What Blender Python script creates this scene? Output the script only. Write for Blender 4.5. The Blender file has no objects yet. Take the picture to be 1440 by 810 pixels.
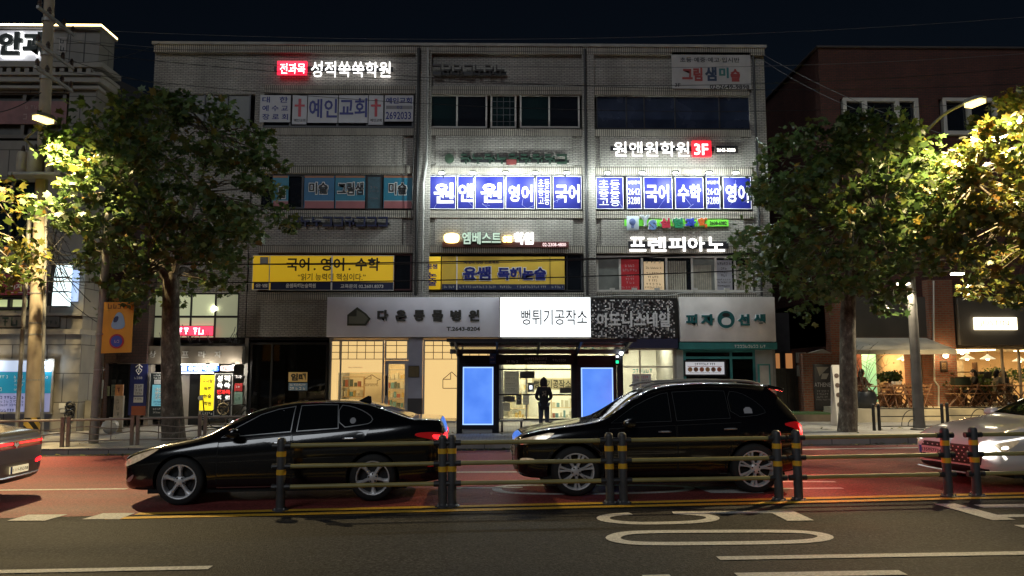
import bpy, bmesh, math, random
from mathutils import Vector, Matrix, geometry
from mathutils.bvhtree import BVHTree
rnd = random.Random(7)
R = math.radians
scene = bpy.context.scene
COL = scene.collection
# ------------------------------------------------------------ camera, sky, sun, exposure
HCAM, PITCH, YAW, FPX = 1.90, 6.3, 0.8, 1088.0
cam_data = bpy.data.cameras.new('camera')
cam = bpy.data.objects.new('camera', cam_data)
COL.objects.link(cam)
cam_data.sensor_width = 36.0
cam_data.lens = FPX / 1440 * 36.0
cam_data.clip_end = 2000
cam_data.clip_start = 0.05
cam.location = (0, 0, HCAM)
cam.rotation_euler = (R(90 + PITCH), 0, R(-YAW))
scene.camera = cam
world = bpy.data.worlds.new('World')
scene.world = world
world.use_nodes = True
wn = world.node_tree.nodes
bgn = wn.get('Background') or wn.new('ShaderNodeBackground')
sky = wn.new('ShaderNodeTexSky')
sky.sky_type = 'NISHITA'
sky.sun_disc = False
SUN_EL, SUN_ROT = R(33), R(200)
sky.sun_elevation = SUN_EL
sky.sun_rotation = SUN_ROT
sky.air_density = 1.0
sky.dust_density = 0.3
sky.ozone_density = 3.0
world.node_tree.links.new(sky.outputs[0], bgn.inputs[0])
bgn.inputs[1].default_value = 0.0011
sun_d = bpy.data.lights.new('sun', 'SUN')
sun_d.energy = 0.42
sun_d.angle = R(24)
sun_d.color = (0.90, 0.95, 1.0)
sun = bpy.data.objects.new('sun', sun_d)
COL.objects.link(sun)
sdir = Vector((math.sin(SUN_ROT) * math.cos(SUN_EL), math.cos(SUN_ROT) * math.cos(SUN_EL), math.sin(SUN_EL)))
sun.rotation_euler = sdir.to_track_quat('Z', 'Y').to_euler()
vs = scene.view_settings
vs.view_transform = 'Standard'
vs.look = 'None'
vs.gamma = 1.0
vs.use_curve_mapping = False
vs.exposure = 0.38
scene.render.engine = 'CYCLES'
cy = scene.cycles
cy.use_denoising = True
cy.max_bounces = 7
cy.diffuse_bounces = 3
cy.glossy_bounces = 4
cy.transparent_max_bounces = 12
cy.sample_clamp_indirect = 4.0
cy.sample_clamp_direct = 0.0
cy.caustics_reflective = False
cy.caustics_refractive = False
# ------------------------------------------------------------ pixels of the reference -> points in the world
RC = cam.rotation_euler.to_matrix()
CP = Vector(cam.location)
SLOPE = 0.011            # the street climbs gently to the right
KERB_H = 0.15
def ray(px, py):
 return RC @ Vector(((px - 720) / FPX, -(py - 405) / FPX, -1.0))
def onY(px, py, Y):
 d = ray(px, py)
 t = (Y - CP.y) / d.y
 return CP + d * t
def onG(px, py, h=0.0):
 d = ray(px, py)
 t = (h - CP.z) / (d.z - SLOPE * d.x)
 return CP + d * t
def gz(x):
 return SLOPE * x
def walk(x):
 return SLOPE * x + KERB_H
# ------------------------------------------------------------ materials
MATS = {}
def M(name, col=(.5, .5, .5), rough=.6, metal=0.0, var=0.0, scale=3.0, bump=0.0, emit=None, es=0.0, coat=0.0, spec=.5, island=None, trans=0.0, detail=4):
 if name in MATS:
  return MATS[name]
 m = bpy.data.materials.new(name)
 m.use_nodes = True
 nt = m.node_tree
 b = nt.nodes['Principled BSDF']
 b.inputs['Base Color'].default_value = (*col, 1)
 b.inputs['Roughness'].default_value = rough
 b.inputs['Metallic'].default_value = metal
 b.inputs['Specular IOR Level'].default_value = spec
 b.inputs['Coat Weight'].default_value = coat
 b.inputs['Coat Roughness'].default_value = 0.03
 if emit:
  b.inputs['Emission Color'].default_value = (*emit, 1)
  b.inputs['Emission Strength'].default_value = es
 if var or bump:
  tc = nt.nodes.new('ShaderNodeTexCoord')
  nz = nt.nodes.new('ShaderNodeTexNoise')
  nz.inputs['Scale'].default_value = scale
  nz.inputs['Detail'].default_value = detail
  nt.links.new(tc.outputs['Object'], nz.inputs['Vector'])
  if var:
   rmp = nt.nodes.new('ShaderNodeValToRGB')
   rmp.color_ramp.elements[0].position = .32
   rmp.color_ramp.elements[1].position = .68
   rmp.color_ramp.elements[0].color = (*[max(0, c * (1 - var)) for c in col], 1)
   rmp.color_ramp.elements[1].color = (*[min(1, c * (1 + var)) for c in col], 1)
   nt.links.new(nz.outputs['Fac'], rmp.inputs[0])
   nt.links.new(rmp.outputs[0], b.inputs['Base Color'])
   mr = nt.nodes.new('ShaderNodeMapRange')
   mr.inputs['To Min'].default_value = max(0, rough - .08)
   mr.inputs['To Max'].default_value = min(1, rough + .1)
   nt.links.new(nz.outputs['Fac'], mr.inputs['Value'])
   nt.links.new(mr.outputs[0], b.inputs['Roughness'])
  if bump:
   bp = nt.nodes.new('ShaderNodeBump')
   bp.inputs['Strength'].default_value = bump
   bp.inputs['Distance'].default_value = .02
   nt.links.new(nz.outputs['Fac'], bp.inputs['Height'])
   nt.links.new(bp.outputs[0], b.inputs['Normal'])
 MATS[name] = m
 return m
def lit(name, col, strength):
 return M(name, tuple(min(1, c) * .8 for c in col), .4, emit=col, es=strength)
def ramp_mat(name, stops, rough=.6, kind='island', trans=0.0, scale=5):
 """colour picked per loose piece (leaves) from a ramp"""
 if name in MATS:
  return MATS[name]
 m = bpy.data.materials.new(name)
 m.use_nodes = True
 nt = m.node_tree
 b = nt.nodes['Principled BSDF']
 b.inputs['Roughness'].default_value = rough
 g = nt.nodes.new('ShaderNodeNewGeometry')
 rp = nt.nodes.new('ShaderNodeValToRGB')
 cr = rp.color_ramp
 while len(cr.elements) < len(stops):
  cr.elements.new(.5)
 for e, (p, c) in zip(cr.elements, stops):
  e.position = p
  e.color = (*c, 1)
 nt.links.new(g.outputs['Random Per Island'], rp.inputs[0])
 nt.links.new(rp.outputs[0], b.inputs['Base Color'])
 if trans:
  t = nt.nodes.new('ShaderNodeBsdfTranslucent')
  mx = nt.nodes.new('ShaderNodeMixShader')
  mx.inputs[0].default_value = trans
  nt.links.new(rp.outputs[0], t.inputs['Color'])
  nt.links.new(b.outputs[0], mx.inputs[1])
  nt.links.new(t.outputs[0], mx.inputs[2])
  nt.links.new(mx.outputs[0], nt.nodes['Material Output'].inputs['Surface'])
 MATS[name] = m
 return m
def brick_mat(name, c1, c2, mortar, w=.2, h=.067, gap=.012, rough=.85, rot=False, bump=.5, dirt=.35, offset=.5):
 if name in MATS:
  return MATS[name]
 m = bpy.data.materials.new(name)
 m.use_nodes = True
 nt = m.node_tree
 b = nt.nodes['Principled BSDF']
 b.inputs['Roughness'].default_value = rough
 g = nt.nodes.new('ShaderNodeNewGeometry')
 sx = nt.nodes.new('ShaderNodeSeparateXYZ')
 nt.links.new(g.outputs['Position'], sx.inputs[0])
 ad = nt.nodes.new('ShaderNodeMath')
 ad.operation = 'ADD'
 nt.links.new(sx.outputs['X'], ad.inputs[0])
 nt.links.new(sx.outputs['Y'], ad.inputs[1])
 cb = nt.nodes.new('ShaderNodeCombineXYZ')
 nt.links.new(ad.outputs[0], cb.inputs['Y' if rot else 'X'])
 nt.links.new(sx.outputs['Z'], cb.inputs['X' if rot else 'Y'])
 bt = nt.nodes.new('ShaderNodeTexBrick')
 bt.offset = offset
 bt.inputs['Scale'].default_value = 1.0
 bt.inputs['Mortar Size'].default_value = gap
 bt.inputs['Mortar Smooth'].default_value = .2
 bt.inputs['Brick Width'].default_value = w
 bt.inputs['Row Height'].default_value = h
 bt.inputs['Color1'].default_value = (*c1, 1)
 bt.inputs['Color2'].default_value = (*c2, 1)
 bt.inputs['Mortar'].default_value = (*mortar, 1)
 nt.links.new(cb.outputs[0], bt.inputs['Vector'])
 nz = nt.nodes.new('ShaderNodeTexNoise')
 nz.inputs['Scale'].default_value = .9
 nz.inputs['Detail'].default_value = 7
 nz.inputs['Roughness'].default_value = .65
 mp = nt.nodes.new('ShaderNodeMapping')
 mp.inputs['Scale'].default_value = (1, 1, .35)
 nt.links.new(g.outputs['Position'], mp.inputs[0])
 nt.links.new(mp.outputs[0], nz.inputs['Vector'])
 mr = nt.nodes.new('ShaderNodeMapRange')
 mr.inputs['From Min'].default_value = .3
 mr.inputs['From Max'].default_value = .7
 mr.inputs['To Min'].default_value = 1 - dirt
 mr.inputs['To Max'].default_value = 1.0 + dirt * .3
 nt.links.new(nz.outputs['Fac'], mr.inputs['Value'])
 mx = nt.nodes.new('ShaderNodeMix')
 mx.data_type = 'RGBA'
 mx.blend_type = 'MULTIPLY'
 mx.inputs[0].default_value = 1
 nt.links.new(bt.outputs['Color'], mx.inputs[6])
 nt.links.new(mr.outputs[0], mx.inputs[7])
 nt.links.new(mx.outputs[2], b.inputs['Base Color'])
 bp = nt.nodes.new('ShaderNodeBump')
 bp.inputs['Strength'].default_value = bump
 bp.inputs['Distance'].default_value = .015
 bp.invert = True
 nt.links.new(bt.outputs['Fac'], bp.inputs['Height'])
 nt.links.new(bp.outputs[0], b.inputs['Normal'])
 MATS[name] = m
 return m
def glass_mat(name, tint=(.9, .95, .95), refl=.12):
 if name in MATS:
  return MATS[name]
 m = bpy.data.materials.new(name)
 m.use_nodes = True
 nt = m.node_tree
 nt.nodes.remove(nt.nodes['Principled BSDF'])
 t = nt.nodes.new('ShaderNodeBsdfTransparent')
 t.inputs[0].default_value = (*tint, 1)
 g = nt.nodes.new('ShaderNodeBsdfGlossy')
 g.inputs['Roughness'].default_value = .03
 lw = nt.nodes.new('ShaderNodeLayerWeight')
 lw.inputs[0].default_value = refl
 mx = nt.nodes.new('ShaderNodeMixShader')
 nt.links.new(lw.outputs['Fresnel'], mx.inputs[0])
 nt.links.new(t.outputs[0], mx.inputs[1])
 nt.links.new(g.outputs[0], mx.inputs[2])
 nt.links.new(mx.outputs[0], nt.nodes['Material Output'].inputs['Surface'])
 MATS[name] = m
 return m
# ------------------------------------------------------------ mesh builder
class MB:
 def __init__(self):
  self.v, self.f, self.mi = [], [], []
  self.cur = 0
 def face(self, idx):
  self.f.append(tuple(idx)); self.mi.append(self.cur)
 def add(self, vs_, fs_):
  o = len(self.v)
  self.v += [tuple(p) for p in vs_]
  for f in fs_:
   self.face([i + o for i in f])
  return self
 def box(self, x0, x1, y0, y1, z0, z1):
  self.add([(x0, y0, z0), (x1, y0, z0), (x1, y1, z0), (x0, y1, z0), (x0, y0, z1), (x1, y0, z1), (x1, y1, z1), (x0, y1, z1)],
    [(0, 3, 2, 1), (4, 5, 6, 7), (0, 1, 5, 4), (1, 2, 6, 5), (2, 3, 7, 6), (3, 0, 4, 7)])
  return self
 def quad(self, a, b, c, d):
  return self.add([a, b, c, d], [(0, 1, 2, 3)])
 def prism(self, poly, ax, lo, hi):
  """poly: 2-D outline; ax: axis of extrusion ('x','y','z')"""
  def p3(p, t):
   return {'x': (t, p[0], p[1]), 'y': (p[0], t, p[1]), 'z': (p[0], p[1], t)}[ax]
  n = len(poly)
  self.add([p3(p, lo) for p in poly] + [p3(p, hi) for p in poly],
    [tuple(range(n))[::-1], tuple(range(n, 2 * n))] + [(i, (i + 1) % n, n + (i + 1) % n, n + i) for i in range(n)])
  return self
 def tube(self, pts, r, n=8, cap=True):
  pts = [Vector(p) for p in pts]
  rs = r if isinstance(r, (list, tuple)) else [r] * len(pts)
  rings = []
  up = Vector((0, 0, 1))
  o = len(self.v)
  for i, p in enumerate(pts):
   a = pts[max(i - 1, 0)]; b = pts[min(i + 1, len(pts) - 1)]
   t = (b - a)
   t = t.normalized() if t.length > 1e-9 else Vector((0, 0, 1))
   ref = up if abs(t.z) < .95 else Vector((1, 0, 0))
   s = t.cross(ref).normalized(); q = s.cross(t).normalized()
   for k in range(n):
    an = 2 * math.pi * k / n
    self.v.append(tuple(p + (s * math.cos(an) + q * math.sin(an)) * rs[i]))
  for i in range(len(pts) - 1):
   for k in range(n):
    a0 = o + i * n + k; a1 = o + i * n + (k + 1) % n
    self.face((a0, a1, a1 + n, a0 + n))
  if cap:
   self.face([o + k for k in range(n)][::-1])
   self.face([o + (len(pts) - 1) * n + k for k in range(n)])
  return self
 def lathe(self, prof, n=24, axis='z', c=(0, 0, 0), cap=True):
  """prof: (radius, height) pairs revolved about an axis through c"""
  o = len(self.v)
  for r_, h in prof:
   for k in range(n):
    a = 2 * math.pi * k / n
    u, w = r_ * math.cos(a), r_ * math.sin(a)
    p = {'z': (u, w, h), 'y': (u, h, w), 'x': (h, u, w)}[axis]
    self.v.append((p[0] + c[0], p[1] + c[1], p[2] + c[2]))
  for i in range(len(prof) - 1):
   for k in range(n):
    a0 = o + i * n + k; a1 = o + i * n + (k + 1) % n
    self.face((a0, a1, a1 + n, a0 + n))
  if cap and prof[0][0] > 1e-6:
   self.face([o + k for k in range(n)][::-1])
  if cap and prof[-1][0] > 1e-6:
   self.face([o + (len(prof) - 1) * n + k for k in range(n)])
  return self
 def sphere(self, c, r, n=12, m=8, sq=(1, 1, 1)):
  prof = [(max(1e-5, math.sin(math.pi * i / m)) * r, -math.cos(math.pi * i / m) * r) for i in range(m + 1)]
  o = len(self.v)
  self.lathe(prof, n)
  for i in range(o, len(self.v)):
   p = self.v[i]
   self.v[i] = (c[0] + p[0] * sq[0], c[1] + p[1] * sq[1], c[2] + p[2] * sq[2])
  return self
 def xf(self, mat, start=0):
  for i in range(start, len(self.v)):
   self.v[i] = tuple(mat @ Vector(self.v[i]))
  return self
 def build(self, name, mats, parent=None, smooth=False, bevel=0.0, sharp=35):
  me = bpy.data.meshes.new(name)
  me.from_pydata(self.v, [], self.f)
  for m in (mats if isinstance(mats, (list, tuple)) else [mats]):
   me.materials.append(m)
  if self.mi and max(self.mi) > 0:
   me.polygons.foreach_set('material_index', self.mi)
  bm = bmesh.new(); bm.from_mesh(me)
  bmesh.ops.recalc_face_normals(bm, faces=bm.faces)
  if bevel:
   bmesh.ops.bevel(bm, geom=[e for e in bm.edges if len(e.link_faces) == 2 and e.calc_face_angle(0) > R(40)], offset=bevel, segments=2, affect='EDGES', profile=.5)
  bm.to_mesh(me); bm.free()
  me.update()
  if smooth or bevel:
   me.polygons.foreach_set('use_smooth', [True] * len(me.polygons))
   me.set_sharp_from_angle(angle=R(sharp))
  return link(name, me, parent)
def link(name, me, parent=None):
 o = bpy.data.objects.new(name, me)
 COL.objects.link(o)
 if parent is not None:
  o.parent = parent
  o.matrix_parent_inverse = wm(parent).inverted()
 return o
def wm(o):
 m = o.matrix_parent_inverse @ o.matrix_basis if o.parent else o.matrix_basis.copy()
 return wm(o.parent) @ m if o.parent else m
def tag(o, label=None, cat=None, group=None, kind=None):
 if label: o['label'] = label
 if cat: o['category'] = cat
 if group: o['group'] = group
 if kind: o['kind'] = kind
 return o
def thing(name, label, cat, loc=(0, 0, 0), group=None, rz=0.0):
 o = bpy.data.objects.new(name, None)
 o.empty_display_size = .2
 COL.objects.link(o)
 o.location = loc
 o.rotation_euler = (0, 0, rz)
 return tag(o, label, cat, group)
def dup(o, parent=None):
 c = o.copy()
 COL.objects.link(c)
 if parent is not None:
  c.parent = parent
 for ch in list(o.children):
  dup(ch, c)
 return c
def poly_round(pts, it=2):
 for _ in range(it):
  out = []
  n = len(pts)
  for i in range(n):
   a, b = pts[i], pts[(i + 1) % n]
   out.append((a[0] * .75 + b[0] * .25, a[1] * .75 + b[1] * .25))
   out.append((a[0] * .25 + b[0] * .75, a[1] * .25 + b[1] * .75))
  pts = out
 return pts
def curve_round(pts, it=2):
 for _ in range(it):
  out = [pts[0]]
  for a, b in zip(pts, pts[1:]):
   a, b = Vector(a), Vector(b)
   out += [tuple(a * .75 + b * .25), tuple(a * .25 + b * .75)]
  out.append(pts[-1])
  pts = out
 return pts
# ------------------------------------------------------------ lettering (the built-in font reads Hangul too)
TCACHE = {}
def glyphs(body, bold=0.0, spacing=1.0, res=2, align='CENTER'):
 key = (body, round(bold, 3), spacing, res)
 if key in TCACHE:
  return TCACHE[key]
 c = bpy.data.curves.new('lettering', 'FONT')
 c.body = body
 c.align_x = align
 c.offset = bold
 c.space_character = spacing
 c.resolution_u = res
 c.space_line = .95
 o = bpy.data.objects.new('lettering', c)
 COL.objects.link(o)
 bpy.context.view_layer.update()
 dg = bpy.context.evaluated_depsgraph_get()
 me = bpy.data.meshes.new_from_object(o.evaluated_get(dg))
 vs_ = [(v.co.x, v.co.y) for v in me.vertices]
 fs_ = [tuple(p.vertices) for p in me.polygons]
 bpy.data.objects.remove(o)
 bpy.data.meshes.remove(me)
 TCACHE[key] = (vs_, fs_)
 return TCACHE[key]
def letters(mb, body, rect, bold=0.0, place=None, depth=0.004, box=None):
 """fit the text into rect=(u0,w0,u1,w1); place(u,w,d) -> world point, d = height above the face"""
 vs_, fs_ = glyphs(body, bold)
 if not vs_:
  return mb
 b0 = box or (min(p[0] for p in vs_), min(p[1] for p in vs_), max(p[0] for p in vs_), max(p[1] for p in vs_))
 sx = (rect[2] - rect[0]) / max(1e-6, b0[2] - b0[0]); sy = (rect[3] - rect[1]) / max(1e-6, b0[3] - b0[1])
 n = len(vs_)
 top = [place(rect[0] + (p[0] - b0[0]) * sx, rect[1] + (p[1] - b0[1]) * sy, depth) for p in vs_]
 low = [place(rect[0] + (p[0] - b0[0]) * sx, rect[1] + (p[1] - b0[1]) * sy, 0.0) for p in vs_]
 edge = {}
 for f in fs_:
  for a, b in zip(f, f[1:] + f[:1]):
   edge[(a, b)] = 1
 walls = [(a, b, n + b, n + a) for (a, b) in edge if (b, a) not in edge] if depth > .006 else []
 if walls:
  mb.add(top + low, list(fs_) + walls)
 else:
  mb.add(top, list(fs_))
 return mb
def bbox_of(body, bold):
 vs_, _ = glyphs(body, bold)
 return (min(p[0] for p in vs_), min(p[1] for p in vs_), max(p[0] for p in vs_), max(p[1] for p in vs_))
def facing(Y):
 return lambda u, w, d: (u, Y - d, w)
def prect(r, Y):
 a = onY(r[0], r[1], Y); b = onY(r[2], r[3], Y)
 return (a.x, b.z, b.x, a.z)
def ptext(body, r, Y, mat, parent, bold=.02, depth=.004, outline=None, ow=.03, name='lettering', label=None):
 """lettering on a wall plane at depth Y inside the reference rectangle r"""
 rc = prect(r, Y)
 if outline:
  mb = MB(); letters(mb, body, rc, bold + ow, facing(Y), depth, box=bbox_of(body, bold))
  mb.build('letter_outline', outline, parent)
  Y -= depth + .004
 mb = MB(); letters(mb, body, rc, bold, facing(Y), depth)
 o = mb.build(name, mat, parent)
 if label: o['label'] = label
 return o
def pbox(r, Y, th, name, mat, parent=None, bevel=0.0):
 a = prect(r, Y)
 return MB().box(a[0], a[2], Y - th, Y, a[1], a[3]).build(name, mat, parent, bevel=bevel)
def pdash(rows, Y, mat, parent, seed=1, name='lettering', wlo=.5, whi=1.0):
 """rows of small print too small to read: rows of (x0,y0,x1,y1)"""
 r_ = random.Random(seed)
 mb = MB()
 for r in rows:
  a = prect(r, Y)
  h = a[3] - a[1]
  x = a[0]
  while x < a[2] - h * .4:
   w = h * r_.uniform(.7, 1.0)
   w = min(w, a[2] - x)
   t = h * .16
   k = r_.randrange(3)
   parts = [(x, x + w * .8, a[3] - t * 1.4, a[3])] if k else [(x, x + t, a[1], a[3])]
   parts += [(x + w * .3, x + w * .3 + t, a[1], a[3] - t)] if k == 1 else [(x + w * .6, x + w * .6 + t, a[1] + t, a[3] - t * 2)]
   parts += [(x, x + w * .8, a[1], a[1] + t)] if k != 1 else [(x + t, x + w * .7, a[1] + h * .4, a[1] + h * .4 + t)]
   for p in parts:
    mb.box(p[0], p[1], Y - .003, Y, p[2], p[3])
   x += w + h * (.12 if r_.random() < .75 else .6)
 return mb.build(name, mat, parent)
def sign(name, label, cat, r, Y, th, mat, group=None, bevel=0.0, frame=None, fw=.03, part='panel'):
 a = prect(r, Y)
 t = thing(name, label, cat, ((a[0] + a[2]) / 2, Y, a[1]), group)
 MB().box(a[0], a[2], Y - th, Y, a[1], a[3]).build(part, mat, t, bevel=bevel)
 if frame:
  mb = MB()
  y0, y1 = Y - th - .012, Y - .002
  mb.box(a[0] - fw, a[2] + fw, y0, y1, a[3], a[3] + fw).box(a[0] - fw, a[2] + fw, y0, y1, a[1] - fw, a[1])
  mb.box(a[0] - fw, a[0], y0, y1, a[1], a[3]).box(a[2], a[2] + fw, y0, y1, a[1], a[3])
  mb.build('frame', frame, t)
 return t
# ============================================================ the street
def line_through(p, q):
 k = (q.y - p.y) / (q.x - p.x)
 return lambda x: p.y + k * (x - p.x)
kerbY = line_through(onG(100, 639.5), onG(1200, 624.5))
yelY = line_through(onG(180, 727), onG(1440, 697.5))
whiteY = line_through(onG(20, 690), onG(1200, 678))
def street_mat(name, base, speck, streak, rough):
 m = bpy.data.materials.new(name); m.use_nodes = True
 nt = m.node_tree; b = nt.nodes['Principled BSDF']
 b.inputs['Specular IOR Level'].default_value = .22
 g = nt.nodes.new('ShaderNodeNewGeometry')
 n1 = nt.nodes.new('ShaderNodeTexNoise'); n1.inputs['Scale'].default_value = 38; n1.inputs['Detail'].default_value = 3
 n2 = nt.nodes.new('ShaderNodeTexNoise'); n2.inputs['Scale'].default_value = 1.0; n2.inputs['Detail'].default_value = 6
 n3 = nt.nodes.new('ShaderNodeTexVoronoi'); n3.inputs['Scale'].default_value = 55
 mp = nt.nodes.new('ShaderNodeMapping'); mp.inputs['Scale'].default_value = (.16, 1.5, 1)
 L = nt.links.new
 L(g.outputs['Position'], n1.inputs['Vector']); L(g.outputs['Position'], n3.inputs['Vector'])
 L(g.outputs['Position'], mp.inputs[0]); L(mp.outputs[0], n2.inputs['Vector'])
 r1 = nt.nodes.new('ShaderNodeMapRange'); r1.inputs['From Min'].default_value = .3; r1.inputs['From Max'].default_value = .72
 r1.inputs['To Min'].default_value = 1 - speck; r1.inputs['To Max'].default_value = 1 + speck
 L(n1.outputs['Fac'], r1.inputs['Value'])
 r2 = nt.nodes.new('ShaderNodeMapRange'); r2.inputs['From Min'].default_value = .3; r2.inputs['From Max'].default_value = .7
 r2.inputs['To Min'].default_value = 1 - streak; r2.inputs['To Max'].default_value = 1 + streak
 L(n2.outputs['Fac'], r2.inputs['Value'])
 mu = nt.nodes.new('ShaderNodeMath'); mu.operation = 'MULTIPLY'
 L(r1.outputs[0], mu.inputs[0]); L(r2.outputs[0], mu.inputs[1])
 n4 = nt.nodes.new('ShaderNodeTexVoronoi'); n4.inputs['Scale'].default_value = 42
 L(g.outputs['Position'], n4.inputs['Vector'])
 sp4 = nt.nodes.new('ShaderNodeSeparateColor'); L(n4.outputs['Color'], sp4.inputs[0])
 r4 = nt.nodes.new('ShaderNodeMapRange'); r4.inputs['To Min'].default_value = 1 - speck * .6; r4.inputs['To Max'].default_value = 1 + speck * .75
 L(sp4.outputs[0], r4.inputs['Value'])
 m4 = nt.nodes.new('ShaderNodeMath'); m4.operation = 'MULTIPLY'; L(mu.outputs[0], m4.inputs[0]); L(r4.outputs[0], m4.inputs[1]); mu = m4
 vm = nt.nodes.new('ShaderNodeVectorMath'); vm.operation = 'SCALE'; vm.inputs[0].default_value = base
 L(mu.outputs[0], vm.inputs['Scale']); L(vm.outputs[0], b.inputs['Base Color'])
 r3 = nt.nodes.new('ShaderNodeMapRange'); r3.inputs['To Min'].default_value = rough - .12; r3.inputs['To Max'].default_value = rough + .12
 L(n2.outputs['Fac'], r3.inputs['Value']); L(r3.outputs[0], b.inputs['Roughness'])
 bp = nt.nodes.new('ShaderNodeBump'); bp.inputs['Strength'].default_value = .55; bp.inputs['Distance'].default_value = .012
 ad = nt.nodes.new('ShaderNodeMath'); ad.operation = 'ADD'
 L(n1.outputs['Fac'], ad.inputs[0]); L(n3.outputs['Distance'], ad.inputs[1])
 L(ad.outputs[0], bp.inputs['Height']); L(bp.outputs[0], b.inputs['Normal'])
 return m
m_asphalt = street_mat('asphalt', (.028, .0275, .028), .85, .38, .78)
m_red = street_mat('red_lane_coating', (.235, .052, .047), .45, .22, .62)
m_paint = street_mat('road_paint', (.60, .59, .56), .22, .2, .6)
m_yellow = street_mat('yellow_road_paint', (.80, .47, .05), .18, .2, .6)
m_pave = brick_mat('pavement_blocks', (.44, .41, .36), (.36, .335, .30), (.16, .15, .14), .2, .1, .006, .8, bump=.2)
for n in m_pave.node_tree.nodes:
 if n.type == 'SEPXYZ':
  sepn = n
 if n.type == 'COMBXYZ':
  m_pave.node_tree.links.new([q for q in m_pave.node_tree.nodes if q.type == 'SEPXYZ'][0].outputs['Y'], n.inputs['Y'])
  m_pave.node_tree.links.new([q for q in m_pave.node_tree.nodes if q.type == 'SEPXYZ'][0].outputs['X'], n.inputs['X'])
m_kerb = brick_mat('kerb_stone', (.30, .29, .27), (.25, .245, .23), (.07, .07, .07), 1.0, 5.0, .012, .8, bump=.3)
m_earth = M('dark_ground', (.05, .05, .045), .9, var=.3, scale=.2)
def sheet(name, pts, h, mat, kind='structure', thick=0.0):
 mb = MB()
 n = len(pts)
 mb.add([(x, y, gz(x) + h) for x, y in pts], [tuple(range(n))])
 return tag(mb.build(name, mat), kind=kind)
XL, XR = -60.0, 60.0
sheet('ground', [(-500, -300), (500, -300), (500, 700), (-500, 700)], -.03, m_earth)
sheet('road', [(XL, 2.6), (XR, 2.6), (XR, kerbY(XR)), (XL, kerbY(XL))], 0.0, m_asphalt)
def slab(name, pts, h, mat):
 mb = MB(); n = len(pts)
 mb.add([(x, y, gz(x) + h) for x, y in pts] + [(x, y, gz(x) - .02) for x, y in pts],
  [tuple(range(n))] + [(i, (i + 1) % n, n + (i + 1) % n, n + i) for i in range(n)])
 return tag(mb.build(name, mat), kind='structure')
slab('pavement', [(XL, kerbY(XL) + .18), (XR, kerbY(XR) + .18), (XR, 48), (XL, 48)], KERB_H, m_pave)
slab('kerb', [(XL, kerbY(XL)), (XR, kerbY(XR)), (XR, kerbY(XR) + .178), (XL, kerbY(XL) + .178)], KERB_H + .004, m_kerb)
slab('pavement', [(XL, -14), (XR, -14), (XR, 2.4), (XL, 2.4)], KERB_H, m_pave)
slab('kerb', [(XL, 2.402), (XR, 2.402), (XR, 2.598), (XL, 2.598)], KERB_H + .004, m_kerb)
yl = onG(180, 728)
sheet('bus_lane', [(XL, yelY(XL) + .12), (XR, yelY(XR) + .12), (XR, kerbY(XR) - .42), (XL, kerbY(XL) - .42)], .004, m_red)
def ribbon(pts, w):
 """a painted line of constant width along ground points"""
 P = [Vector((p[0], p[1])) for p in pts]
 mb = MB(); L_ = []; R_ = []
 for i, p in enumerate(P):
  a = P[max(0, i - 1)]; b = P[min(len(P) - 1, i + 1)]
  d = (b - a).normalized(); nrm = Vector((-d.y, d.x))
  if 0 < i < len(P) - 1:
   d1 = (P[i] - P[i - 1]).normalized(); n1 = Vector((-d1.y, d1.x))
   k = 1 / max(.45, nrm.dot(n1))
  else:
   k = 1
  L_.append(p + nrm * w / 2 * k); R_.append(p - nrm * w / 2 * k)
 return L_, R_
def stripe(name, pts, w, h, mat, closed=False):
 if closed:
  pts = list(pts) + [pts[0], pts[1]]
 L_, R_ = ribbon(pts, w)
 if closed:
  L_[0], R_[0] = L_[-2], R_[-2]
  L_ = L_[:-1]; R_ = R_[:-1]
 mb = MB(); n = len(L_)
 mb.add([(p.x, p.y, gz(p.x) + h) for p in L_] + [(p.x, p.y, gz(p.x) + h) for p in R_],
  [(i, i + 1, n + i + 1, n + i) for i in range(n - 1)])
 return tag(mb.build(name, mat), kind='structure')
def gp(px, py):
 p = onG(px, py); return (p.x, p.y)
def gpoly(name, pix, h, mat):
 return sheet(name, [gp(*p) for p in pix], h, mat)
x0 = gp(116, 0 + 731)[0]
stripe('yellow_line', [(yl.x, yelY(yl.x) + .20), (30, yelY(30) + .20)], .17, .008, m_yellow)
stripe('yellow_line', [(yl.x - .25, yelY(yl.x) - .12), (30, yelY(30) - .12)], .17, .008, m_yellow)
gpoly('road_marking', [(10, 733), (63, 733), (95, 724), (40, 724.5)], .008, m_paint)
gpoly('road_marking', [(115, 731), (168, 731), (190, 722), (145, 722.5)], .0085, m_paint)
stripe('lane_line', [(-40, whiteY(-40)), (gp(172, 0 + 690)[0], whiteY(-8))], .12, .008, m_paint)
stripe('lane_line', [gp(640, 687), gp(735, 686)], .12, .008, m_paint)
stripe('lane_line', [gp(640, 664.5), gp(740, 664)], .15, .008, m_paint)
stripe('lane_line', [gp(820, 676.5), gp(1175, 678)], .13, .008, m_paint)
stripe('lane_line', [gp(1000, 688.5), gp(1185, 687)], .13, .008, m_paint)
stripe('lane_line', [gp(1125, 632.5), gp(1440, 627.5)], .16, .008, m_paint)
o2 = [gp(*p) for p in [(722, 683), (800, 683), (900, 683), (960, 684), (975, 687.5), (950, 692), (880, 694.5), (800, 695.5), (730, 694.5), (703, 692), (697, 688), (705, 684.5)]]
stripe('road_number', poly_round(o2, 2), .16, .008, m_paint, closed=True)
gpoly('road_marking', [(975, 685), (1060, 685), (1075, 694), (1000, 694)], .009, m_paint)
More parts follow.
